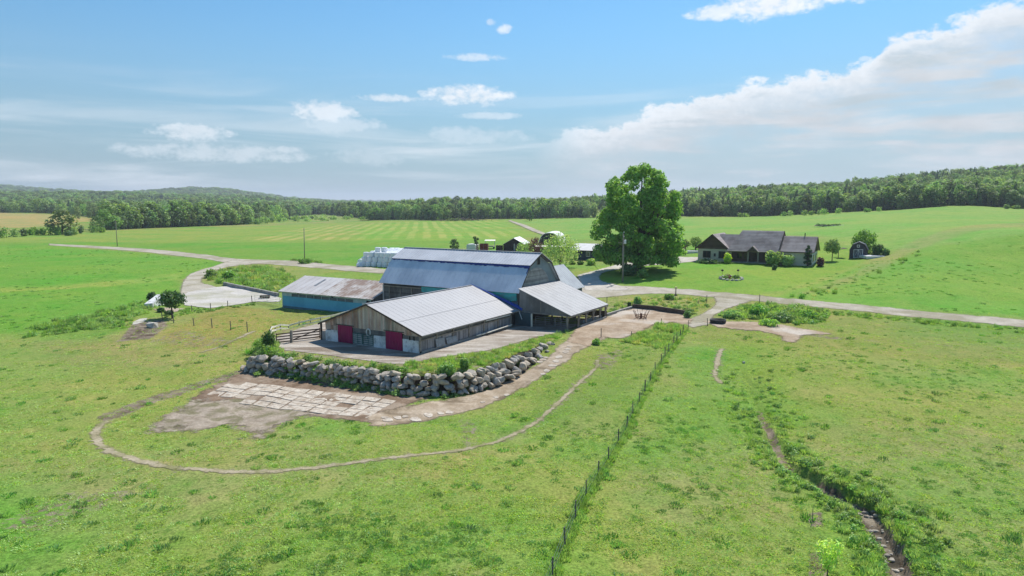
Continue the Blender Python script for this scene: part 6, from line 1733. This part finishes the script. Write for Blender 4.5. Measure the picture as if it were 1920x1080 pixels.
def forest_proto(kind, n, leaf):
    """unit-less tree about 15 m tall, one mesh"""
    cs, rr = [], []
    if kind == 'conifer':
        for i in range(16):
            t = (i + .5) / 16; r = 3.1 * (1 - t) ** .85 + .25; cs.append((R.uniform(-.2, .2), R.uniform(-.2, .2), .8 + 14.2 * t)); rr.append((r, r, .95))
        parts = [leaves(cs, rr, n, leaf, .45, up=.1, tint=(.6, 1.25))]
    else:
        wd = {'round': 4.4, 'tall': 3.4, 'broad': 5.4, 'lumpy': 4.6}[kind]
        nl = 26
        for i in range(nl):
            t = (i + .5) / nl; an = i * 2.4 + R.uniform(-.5, .5); f = math.sin(math.pi * (.14 + .76 * t)) ** .75
            lr = wd * R.uniform(.26, .46); rad = max(0, wd * f - lr * .7) * R.uniform(.75, 1.1)
            cs.append((rad * math.cos(an), rad * math.sin(an), 1.2 + 13.0 * t)); rr.append((lr, lr, lr * .85))
        parts = [leaves(cs, rr, n, leaf, .4, up=.9, tint=(.6, 1.4))]
    V, F, C = parts[0]
    core = np.array([(0, 0, -.5), (.35, 0, 3), (-.3, .3, 3), (0, -.35, 3), (0, 0, 10)]); o = len(V)
    F = np.concatenate([F, np.array([(0, 1, 2), (0, 2, 3), (0, 3, 1), (1, 4, 2), (2, 4, 3), (3, 4, 1)]) + o]); C = np.concatenate([C, np.full((6, 3), .45)]); V = np.concatenate([V, core])
    V[:, 2] = np.maximum(V[:, 2], -.5)
    return np_mesh('woodland_tree', V, F, C)


PROTO = {k: [forest_proto(k, n, l) for _ in range(2)] for k, n, l in (('round', 620, 1.05), ('tall', 520, .95), ('broad', 700, 1.1), ('lumpy', 620, 1.15), ('conifer', 520, .95))}
for k, ms in PROTO.items():
    for me in ms: me.materials.append(L_CONIF if k == 'conifer' else L_FOR)
KINDS = ['round', 'tall', 'broad', 'lumpy', 'conifer']
first_of = {}
TAKEN = []


def wood_tree(x, y, h, kind, label, group, wide=1.0):
    me = R.choice(PROTO[kind]); o = bpy.data.objects.new('spruce_tree' if kind == 'conifer' else 'woodland_tree', me); COL.objects.link(o)
    s = h / 15.0; o.location = (x, y, float(zt(x, y)) - .2); o.rotation_euler = (0, 0, R.uniform(0, 6.28)); o.scale = (s * wide * R.uniform(.9, 1.15), s * wide * R.uniform(.9, 1.15), s)
    lb = label
    if group:
        lb = label.replace('broadleaf tree', {'round': 'round crowned leafy tree', 'tall': 'slender leafy tree', 'broad': 'broad spreading leafy tree', 'lumpy': 'lumpy crowned leafy tree', 'conifer': ''}[kind])
        pxx = 960 + FPX * x / y
        for lim, w_ in ((300, ' near the left pole'), (420, ' at the left bend'), (560, ' above the farm lane'), (760, ' above the bales'), (880, ' by the brush pile'), (990, ' near the field tree'), (1130, ' left of the shade tree'), (1390, ' right of the shade tree'), (1500, ' above the house roof'), (1590, ' above the stone row'), (1700, ' above the garden shed'), (1810, ' on the field crest'), (9999, ' at the right hand end')):
            if pxx < lim: lb += w_; break
    tag(o, lb, 'tree', group); first_of.setdefault(me.name, o); TAKEN.append((x, y)); return o


def edge_rows(line, step, rows, hrange, label_b, label_c, group, pc=.2, inward=(0, 1), jit=2.0, rowgap=6.0):
    line = np.array(line); L = np.concatenate([[0], np.cumsum(np.linalg.norm(np.diff(line, axis=0), axis=1))])
    for r in range(rows):
        s = R.uniform(0, step)
        while s < L[-1]:
            x = np.interp(s, L, line[:, 0]); y = np.interp(s, L, line[:, 1]); d = math.hypot(x, y); ux, uy = x / d, y / d
            off = 2 + r * rowgap + R.uniform(-jit, jit); x += ux * off; y += uy * off
            kind = 'conifer' if R.random() < pc else R.choice(('round', 'broad', 'lumpy', 'round', 'broad', 'tall')); h = R.uniform(*hrange) * (.72 if r == 0 else 1)
            wood_tree(x, y, h, kind, label_c if kind == 'conifer' else label_b, group + (' conifers' if kind == 'conifer' else ' leaf trees'), 1.0 if kind == 'conifer' else 1.25)
            s += step * R.uniform(.75, 1.3) * (1.0 if kind != 'conifer' else .75)


edge_rows(GL([(1286, 406), (1420, 405), (1500, 402), (1560, 399), (1640, 395), (1720, 390.5), (1800, 385.5), (1860, 387.5), (1950, 392)]), 5.6, 3, (10, 16.5), 'broadleaf tree at the front of the right wood', 'dark conifer at the front of the right wood', 'front edge of the right hand wood', .3)
edge_rows(GL([(690, 413.5), (760, 411.5), (830, 413), (880, 411), (960, 410), (1060, 408.5), (1115, 408)]), 7.5, 2, (10, 17), 'broadleaf tree at the front of the middle wood', 'dark conifer at the front of the middle wood', 'front edge of the middle wood', .2)
edge_rows(GL([(196, 431), (300, 427), (400, 423.5), (470, 420.5)]), 6.0, 3, (12, 19), 'broadleaf tree at the front of the left wood', 'conifer at the front of the left wood', 'front edge of the left hand wood', .08, rowgap=7)
for x, y, ty, w, kind, lb in ((118, 440, 391, 1.5, 'lumpy', 'big spreading tree standing in the hedgerow before the tan field'), (146, 411, 387, 1.0, 'round', 'dark rounded tree at the right end of the tan field'), (168, 409, 395, 1.4, 'round', 'low dark tree beside the rounded one at the tan field'), (182, 434, 404, 1.2, 'broad', 'light green tree between the hedgerow and the left hand wood')):
    p = G(x, y); wood_tree(p.x, p.y, (y - ty) * s_(p), kind, lb, None, w)
for x, y, h, w in ((5, 446, 24, 20), (28, 444, 18, 18), (44, 443, 16, 14), (58, 441, 14, 12), (68, 440, 15, 11), (80, 440, 17, 12), (95, 440, 22, 16), (108, 441, 16, 14), (138, 441, 16, 14), (152, 438, 16, 12), (128, 442, 10, 14), (176, 436, 14, 16), (190, 436, 12, 14), (-20, 446, 20, 20)):
    p = G(x, y); k = s_(p); shrub('hedgerow_bush', p, w * k * 1.2, h * k, R.choice([L_DARK, L_MID, L_MID]), 'dark green bush in the hedgerow along the left edge of the green field', group='bushes in the left hedgerow', n=170, leaf=.9)
for i in range(70):
    x = R.uniform(470, 715); y = np.interp(x, (470, 560, 715), (418, 412, 409)) + R.uniform(-3, 3.5); p = G(x, y); k = s_(p); hh = R.uniform(5, 15) if x < 560 else R.uniform(4, 9)
    shrub('scrub_bush', p, R.uniform(8, 20) * k, hh * k, R.choice([L_LIGHT, L_MID, L_MID]), 'pale scrub bush on the strip between the hay field and the woods', group='scrub bushes at the far field edge', n=90, leaf=1.3)
for x in (1390, 1398, 1470, 1482, 1510, 1522, 1536, 1545, 1572, 1626, 1648, 1888, 1905):
    y = np.interp(x, [1380, 1500, 1640, 1800, 1900], [407, 404.5, 397, 388, 392]); p = G(x, y); k = s_(p); hh = R.uniform(7, 13)
    shrub('edge_bush', p, R.uniform(9, 17) * k, hh * k, R.choice([L_LIGHT, L_MID]), 'low bush standing in the field just before the right hand wood', group='bushes along the right hand wood', n=120, leaf=.9)


# ---- scatter by geometry nodes (only for what nobody could count)
def scatter(name, pts, rot, scl, idx, protos, label, cat):
    pts = np.asarray(pts, np.float32); n = len(pts)
    me = bpy.data.meshes.new(name); me.vertices.add(n); me.vertices.foreach_set('co', pts.ravel())
    a = me.attributes.new('rot', 'FLOAT_VECTOR', 'POINT'); a.data.foreach_set('vector', np.asarray(rot, np.float32).ravel())
    a = me.attributes.new('scl', 'FLOAT_VECTOR', 'POINT'); a.data.foreach_set('vector', np.asarray(scl, np.float32).ravel())
    a = me.attributes.new('idx', 'INT', 'POINT'); a.data.foreach_set('value', np.asarray(idx, np.int32))
    ng = bpy.data.node_groups.new(name, 'GeometryNodeTree')
    ng.interface.new_socket('Geometry', in_out='INPUT', socket_type='NodeSocketGeometry'); ng.interface.new_socket('Geometry', in_out='OUTPUT', socket_type='NodeSocketGeometry')
    N = ng.nodes; Lk = ng.links; gi = N.new('NodeGroupInput'); go = N.new('NodeGroupOutput'); ip = N.new('GeometryNodeInstanceOnPoints'); jg = N.new('GeometryNodeJoinGeometry')
    for o in protos[::-1]:
        oi = N.new('GeometryNodeObjectInfo'); oi.inputs['Object'].default_value = o; oi.inputs['As Instance'].default_value = True; oi.transform_space = 'ORIGINAL'; Lk.new(oi.outputs['Geometry'], jg.inputs[0])
    def na(nm, ty):
        d = N.new('GeometryNodeInputNamedAttribute'); d.data_type = ty; d.inputs[0].default_value = nm; return d.outputs[0]
    Lk.new(gi.outputs[0], ip.inputs['Points']); Lk.new(jg.outputs[0], ip.inputs['Instance']); ip.inputs['Pick Instance'].default_value = True
    Lk.new(na('idx', 'INT'), ip.inputs['Instance Index']); Lk.new(na('scl', 'FLOAT_VECTOR'), ip.inputs['Scale'])
    er = N.new('FunctionNodeEulerToRotation'); Lk.new(na('rot', 'FLOAT_VECTOR'), er.inputs[0]); Lk.new(er.outputs[0], ip.inputs['Rotation'])
    Lk.new(ip.outputs[0], go.inputs[0])
    o = bpy.data.objects.new(name, me); COL.objects.link(o); md = o.modifiers.new('scatter', 'NODES'); md.node_group = ng
    return tag(o, label, cat, kind='stuff')


def forest():
    P_, S_, I_ = [], [], []; protos = list(first_of.values()); con = [i for i, o in enumerate(protos) if 'spruce' in o.name]; bro = [i for i in range(len(protos)) if i not in con]
    tk = np.array(TAKEN)
    for w, sp, far in ((WOODS[0], 7.6, 1250), (WOODS[1], 8.2, 1700), (WOODS[2], 9.0, 4600)):
        w = np.array(w); rs = np.random.RandomState(3); d = 430.0
        while d < far:
            step = sp * (1 + max(0, d - 700) / 900.0); n = int(1.75 * d / step); a = -0.86 + 1.72 * (np.arange(n) + rs.rand(n)) / n; rr_ = d + rs.uniform(-.5, .5, n) * step
            x, y = rr_ * np.sin(a), rr_ * np.cos(a); s = poly_sd(x, y, w); k = s > 7
            # hidden slopes behind the skyline get none
            x, y = x[k], y[k]
            for xx, yy in zip(x, y): P_.append((xx, yy)); S_.append(step / sp)
            d += step * .9
    P_ = np.array(P_); S_ = np.array(S_); rs = np.random.RandomState(5)
    z = zt(P_[:, 0], P_[:, 1]); n = len(P_)
    # drop trees that are close to the individually built ones
    dk = np.ones(n, bool); m_ = np.hypot(P_[:, 0], P_[:, 1]) < 900
    for i in np.nonzero(m_)[0]: dk[i] = ((tk - P_[i]) ** 2).sum(1).min() > 9
    # and trees hidden from every viewpoint near the camera by nearer ground
    P_, S_, z = P_[dk], S_[dk], z[dk]; n = len(P_)
    h = (.58 + .5 * rs.rand(n) ** 1.6) * (.98 + .7 * (fbm(P_[:, 0] * .02, P_[:, 1] * .02) - .5))
    wd = rs.uniform(.8, 1.4, n) * np.sqrt(h) * np.maximum(1, S_ * .85) * 1.02
    cf = (fbm(P_[:, 0] * .008 + 50, P_[:, 1] * .008) + rs.uniform(-.25, .25, n)) > .70
    idx = np.where(cf, rs.choice(con, n), rs.choice(bro, n))
    wd = np.where(cf, wd * .9, wd)
    rot = np.stack([np.zeros(n), np.zeros(n), rs.uniform(0, 6.28, n)], 1)
    scatter('forest', np.stack([P_[:, 0], P_[:, 1], z - .3], 1), rot, np.stack([wd, wd, h], 1), idx, protos, 'dense mixed woods covering the hills on the horizon', 'forest')
    return n


NF = forest()


# ---- grass
def blades(n, rad, h, w, lean=.5, tint=(.7, 1.3)):
    a = RS.uniform(0, 6.28, n); r = rad * np.sqrt(RS.rand(n)); b = np.stack([r * np.cos(a), r * np.sin(a), np.zeros(n)], 1)
    hh = h * RS.uniform(.5, 1.1, n) * (1 - .45 * r / rad); la = a + RS.uniform(-1, 1, n); ln = lean * hh * RS.uniform(.3, 1.2, n)
    t = b + np.stack([ln * np.cos(la), ln * np.sin(la), hh], 1); ta = RS.uniform(0, 6.28, n); s = np.stack([np.cos(ta), np.sin(ta), np.zeros(n)], 1) * (w * .5)
    m_ = b * .45 + t * .55 + np.array([0, 0, 1]) * (hh * .1)[:, None]
    V = np.stack([b - s, b + s, m_ + s * .8, t, m_ - s * .8], 1).reshape(-1, 3); F = np.arange(n * 5).reshape(n, 5); F = np.concatenate([F[:, [0, 1, 2]], F[:, [0, 2, 4]], F[:, [4, 2, 3]]])
    g = RS.uniform(*tint, n); c = np.stack([g * RS.uniform(.85, 1.2, n), g, g * RS.uniform(.8, 1.1, n)], 1)
    return V, F, np.concatenate([c, c, c])


def plant_obj(name, x, y, vfc, mat, label, cat='plant', s=1.0):
    o = link(name, np_mesh(name, *vfc), mat, None, g3(x, y)); o.scale = (s, s, s); return tag(o, label, cat)


def weed_mesh(h, w, n, leaf, stalks):
    V, F, C = leaves([(0, 0, h * .42), (w * .25, 0, h * .36), (-w * .2, w * .15, h * .5), (0, -w * .25, h * .34)], [(w * .38, w * .38, h * .42)] * 4, n, leaf, .2)
    V[:, 2] = np.maximum(V[:, 2], 0); v2, f2, c2 = blades(stalks, w * .5, h, .05, .25)
    return np.concatenate([V, v2]), np.concatenate([F, f2 + len(V)]), np.concatenate([C, c2])


q = G(540, 1015); t1 = plant_obj('grass_tussock', q.x, q.y, blades(64, .36, .17, .05, 1.1, (.6, 1.2)), L_TUSS, 'dark green grass tussock in the near pasture')
q = G(1260, 1000); t2 = plant_obj('grass_tussock', q.x, q.y, blades(54, .32, .24, .05, .8, (.6, 1.2)), L_TUSS, 'dark green grass tussock right of the wire fence')
q = G(860, 980); g1 = plant_obj('grass_tuft', q.x, q.y, blades(26, .26, .10, .045, 1.2, (.8, 1.25)), L_GRASS, 'small tuft of short grass in the foreground pasture')
q = G(700, 1040); g2 = plant_obj('grass_tuft', q.x, q.y, blades(24, .30, .085, .045, 1.4, (.8, 1.3)), L_GRASS, 'small tuft of short grass near the bottom edge')
q = G(1090, 948); w1 = plant_obj('tall_grass_clump', q.x, q.y, blades(70, .45, 1.0, .05, .35, (.7, 1.25)), L_WEED, 'clump of tall grass beside the fence')
q = G(1235, 640); w2 = plant_obj('tall_grass_clump', q.x, q.y, blades(70, .5, .9, .06, .4, (.75, 1.3)), L_LIGHT, 'clump of tall pale grass at the upper end of the fence')
q = G(700, 688); w3 = plant_obj('weed_clump', q.x, q.y, weed_mesh(.75, 1.0, 90, .2, 12), L_WEED, 'leafy weed clump on the top edge of the boulder wall', 'weed')
q = G(650, 684); w4 = plant_obj('weed_clump', q.x, q.y, weed_mesh(.55, .9, 80, .18, 16), L_MID, 'dark leafy weed clump on the boulder wall top', 'weed')
q = G(960, 655); w5 = plant_obj('tall_grass_clump', q.x, q.y, blades(60, .4, .7, .05, .5, (.8, 1.3)), L_STRAW, 'straw coloured grass clump above the right part of the boulder wall')
for o_ in (g1, g2, t1, t2): o_['kind'] = 'stuff'; del o_['category']
SHEETS = [np.array(p) for p in (road_poly, spur_poly, track_l_poly, drive_poly, mud_patch_poly, feed_poly, track_poly, mud_pad_poly, gravel_poly, pad_l_poly, yard_poly)]
BUILT = [np.array([P(*q, 0)[:2] for q in qq]) for qq in (((-68, 64.3), (-51, 64.3), (-51, 88), (-68, 88)), ((-79, 88), (-42.5, 88), (-42.5, 101), (-79, 101)), ((-101, 85.5), (-78, 85.5), (-78, 98.5), (-101, 98.5)))]


def free(x, y, m=.1, paths=True):
    k = np.ones(len(x), bool)
    for p in SHEETS + BUILT: k &= poly_sd(x, y, p) < -m
    if paths:
        for pl, w in ((cow_a, .7), (cow_b, .45), (cow_c, .4), (cow_d, .5), (creek[5:], .8)): k &= line_d(x, y, pl) > w
    return k


def lay(name, x, y, smin, smax, protos, label, cat, seed, sink=.02, flat=(.65, 1.0)):
    rs = np.random.RandomState(seed); n = len(x); s = rs.uniform(smin, smax, n); z = zt(x, y) - sink
    return scatter(name, np.stack([x, y, z], 1), np.stack([rs.uniform(-.1, .1, n), rs.uniform(-.1, .1, n), rs.uniform(0, 6.28, n)], 1), np.stack([s * rs.uniform(.85, 1.2, n), s * rs.uniform(.85, 1.2, n), s * rs.uniform(*flat, n)], 1), rs.randint(0, len(protos), n), protos, label, cat)


def grass():
    rs = np.random.RandomState(21)
    n = 52000; a = rs.uniform(-.72, .72, n); d = 30 * (130 / 30.) ** rs.rand(n); x, y = d * np.sin(a), d * np.cos(a)
    di = 0.5; k = free(x, y) & (fbm(x * .3, y * .3, 3) > .36); x, y = x[k], y[k]
    lay('grass', x, y, .7, 1.5, [g1, g2], 'short grazed pasture grass', 'grass', 1)
    # darker tussocks in drifts
    n = 18000; a = rs.uniform(-.72, .72, n); d = 30 * (125 / 30.) ** rs.rand(n); x, y = d * np.sin(a), d * np.cos(a)
    f = fbm(x * .085 + 5, y * .085, 4) + .45 * (fbm(x * .8, y * .8 + 8, 2) - .5); k = free(x, y, .3) & (f > .60 - .03 * (x > 5)); x, y = x[k], y[k]
    lay('tussocks', x, y, .3, 1.0, [t1, t2], 'darker grass tussocks dotted over the pasture', 'grass', 2)
    n = 3600; a = rs.uniform(-.72, .72, n); d = 34 * (125 / 34.) ** rs.rand(n); x, y = d * np.sin(a), d * np.cos(a); k = free(x, y, .3) & ((fbm(x * .05 + 90, y * .05, 3) > .47) | (x > 30)); x, y = x[k], y[k]
    lay('clods', x, y, .16, .45, [t1, t2], 'small dark clods and thistles speckled over the pasture', 'grass', 33, flat=(1.0, 1.7))
    # isolated big tussocks
    n = 620; a = rs.uniform(-.72, .72, n); d = 30 * (120 / 30.) ** rs.rand(n); x, y = d * np.sin(a), d * np.cos(a); k = free(x, y, .5); x, y = x[k], y[k]
    lay('tussocks', x, y, .7, 1.5, [t1, t2], 'larger grass tussocks and thistles in the pasture', 'grass', 3, flat=(.8, 1.5))
    # specks of rougher grass in the hay meadows
    n = 15000; a = rs.uniform(-.68, .68, n); d = 105 * (330 / 105.) ** rs.rand(n); x, y = d * np.sin(a), d * np.cos(a)
    inL = poly_sd(x, y, np.array(ZONES[0][0])) > 0; inR = poly_sd(x, y, np.array(ZONES[6][0])) > 0; f = fbm(x * .07 + 3, y * .07, 4)
    k = (inL | inR) & free(x, y, 1) & (f > .42); x, y = x[k], y[k]
    lay('meadow_tufts', x, y, .6, 1.5, [t1, g1, g2, t2, g1], 'rougher tufts in the bright hay meadows', 'grass', 31)
    # creek side rank growth
    c = np.array(smooth_line(creek, 10)); n = 2200; i = rs.randint(len(c), size=n); o = rs.randn(n, 2) * np.array([1.4, 1.4]); xy = c[i] + o
    k = line_d(xy[:, 0], xy[:, 1], creek) > .75; xy = xy[k & (np.hypot(xy[:, 0], xy[:, 1]) > 30)]; lay('creek_weeds', xy[:, 0], xy[:, 1], .25, .75, [w3, t1, t2, w2], 'rank weeds and grass along the creek', 'weeds', 4)
    # fence line
    F_ = np.array([G(*p)[:2] for p in ((1290, 617), (1263, 648), (1240, 684), (1209, 735), (1175, 806), (1141, 865), (1099, 932), (1079, 976), (1036, 1085), (1010, 1150))]); n = 900
    t = rs.rand(n) ** .8 * (len(F_) - 1); i = t.astype(int); f = (t - i)[:, None]; xy = F_[i] * (1 - f) + F_[np.minimum(i + 1, len(F_) - 1)] * f + rs.randn(n, 2) * .20
    lay('fence_grass', xy[:, 0], xy[:, 1], .3, .75, [w1, t2, w2], 'long grass growing under the wire fence', 'grass', 5)
    # tall grass bank between feedlot and fence, weeds by the roads and on the wall
    def fill(name, poly, dens, smin, smax, pr, lb, seed, chk=True, cat='weeds'):
        poly = np.array(poly); lo_, hi_ = poly.min(0), poly.max(0); n = int(dens * np.prod(hi_ - lo_)); rs2 = np.random.RandomState(seed); x = rs2.uniform(lo_[0], hi_[0], n); y = rs2.uniform(lo_[1], hi_[1], n)
        k = poly_sd(x, y, poly) + (fbm(x * .4, y * .4, 3) - .5) * 1.5 > 0
        if chk: k &= free(x, y, .2)
        if k.sum(): lay(name, x[k], y[k], smin, smax, pr, lb, cat, seed)
    fill('tall_grass', GL([(1168, 640), (1200, 625), (1240, 608), (1285, 612), (1275, 632), (1255, 660), (1210, 650)]), 3.2, .5, 1.15, [w2, w1, w2, w5], 'bank of tall grass between the feedlot and the fence', 11)
    fill('roadside_weeds', GL([(1340, 600), (1350, 590), (1400, 572), (1460, 572), (1560, 583), (1540, 604), (1500, 612), (1420, 600)]), 1.5, .6, 1.5, [w3, w4, w1, w2], 'weeds on the bank below the road', 12)
    fill('mound_weeds', GL([(1132, 592), (1150, 572), (1190, 562), (1250, 556), (1325, 560), (1332, 572), (1300, 592), (1240, 579), (1186, 575)]), .9, .4, 1.0, [w3, w4, w2, w5], 'weeds on the mound behind the feedlot', 13)
    fill('verge_weeds', GL([(1560, 584), (1700, 598), (1800, 607), (1925, 619), (1925, 625), (1800, 613), (1700, 604), (1560, 590)]), 1.6, .4, 1.0, [w1, w3, w2], 'rank grass along the lower road edge', 14)
    fill('lane_weeds', GL([(385, 520), (430, 504), (500, 500), (540, 510), (560, 530), (526, 552), (480, 546), (430, 535), (395, 528)]), .7, .7, 1.9, [w3, w1, w2, w2, w5], 'tall weeds between the farm lane and the blue shed', 15)
    fill('paddock_weeds', GL([(60, 615), (150, 595), (230, 575), (275, 565), (300, 572), (280, 585), (230, 608), (110, 625)]), 1.0, .5, 1.4, [w1, w3, w2], 'rank weeds along the paddock edge', 16)
    fill('silage_weeds', GL([(345, 580), (440, 574), (480, 566), (480, 572), (420, 582), (340, 592), (310, 596)]), 1.6, .3, .8, [w1, w3, w4], 'weeds along the edge of the silage floor', 17)
    fill('bank_weeds', GL([(70, 616), (225, 600), (245, 606), (240, 614), (150, 622), (40, 634)]), 1.2, .4, 1.0, [w1, w2, w3], 'weeds on the bank left of the paddock', 18)
    fill('field_edge_weeds', GL([(1450, 566), (1520, 548), (1580, 532), (1650, 505), (1720, 470), (1735, 472), (1650, 515), (1585, 542), (1510, 566)]), .16, .5, 1.5, [w1, w3, w5], 'weeds along the ditch between lawn and field', 19)
    fill('pole_weeds', GL([(542, 488), (600, 492), (600, 496), (545, 493)]), 2, .6, 1.4, [w3, w1], 'weeds at the foot of the roadside pole', 20)
    # boulder wall top
    tp = [un(*p, YARD_Z) for p in [(486, 655), (526, 664), (601, 676), (657, 683), (719, 688), (760, 688)]] + [un(*p, YARD_Z) for p in [(752, 706), (719, 702), (657, 697), (601, 690), (526, 679), (480, 670)]]
    fill('wall_weeds', tp, 3.4, .4, 1.1, [w3, w4, w3], 'leafy weeds over the top of the boulder wall', 21, False)
    tp = [un(*p, YARD_Z) for p in [(757, 683), (812, 674), (870, 667), (927, 657), (1000, 637), (1040, 628), (1062, 622), (1066, 628), (1030, 641), (973, 661), (921, 682), (886, 692), (848, 698), (770, 697)]]
    fill('bank_grass', tp, 3.0, .35, .9, [w2, w1, w5, w2], 'long grass on the bank between yard concrete and boulders', 22, False, 'grass')
    tp = GL([(770, 745), (800, 742), (870, 738), (935, 722), (975, 703), (1008, 678), (1020, 668), (1010, 690), (975, 715), (930, 735), (870, 748), (790, 756)])
    ft = [un(*p, 1.0) for p in [(470, 690), (600, 700), (690, 712), (760, 722), (850, 722), (920, 705), (975, 684), (985, 690), (925, 713), (850, 728), (750, 728), (690, 718), (600, 706), (470, 696)]]
    n = 46; i = rs.randint(0, 7, n); f = rs.rand(n)[:, None]; fa = np.array(ft); xy = fa[i] * (1 - f) + fa[np.minimum(i + 1, 6)] * f + rs.randn(n, 2) * .15
    lay('wall_face_weeds', xy[:, 0], xy[:, 1], .35, .8, [w3, w4], 'weeds sprouting between the boulders', 'weeds', 25, sink=-.15)
    fill('foot_grass', tp, 3.0, .4, .9, [t1, w3, t2, g1], 'grass at the foot of the boulder wall', 23, True, 'grass')
    fill('corner_weeds', GL([(470, 660), (495, 640), (515, 645), (530, 662), (500, 668)]), 3.0, .6, 1.5, [w3, w1, w2], 'weeds at the left corner of the boulder wall', 24, False)


grass()

# ------------------------------------------------------------------ air
HAZE = 0.00013
mb = MB(); mb.box(-9000, 9000, -600, 12000, -40, 170)
hz = mb.build('haze', [], None); tag(hz, 'thin summer haze in the air', 'haze', kind='stuff'); hz.data.materials.clear()
m = bpy.data.materials.new('haze'); m.use_nodes = True; t = NT(m.node_tree); t.n.clear(); out = t.new('ShaderNodeOutputMaterial'); pv = t.new('ShaderNodeVolumePrincipled')
pv.inputs['Color'].default_value = (.80, .88, 1.0, 1); pv.inputs['Density'].default_value = HAZE; pv.inputs['Anisotropy'].default_value = .2
t.l.new(pv.outputs[0], out.inputs['Volume']); hz.data.materials.append(m)
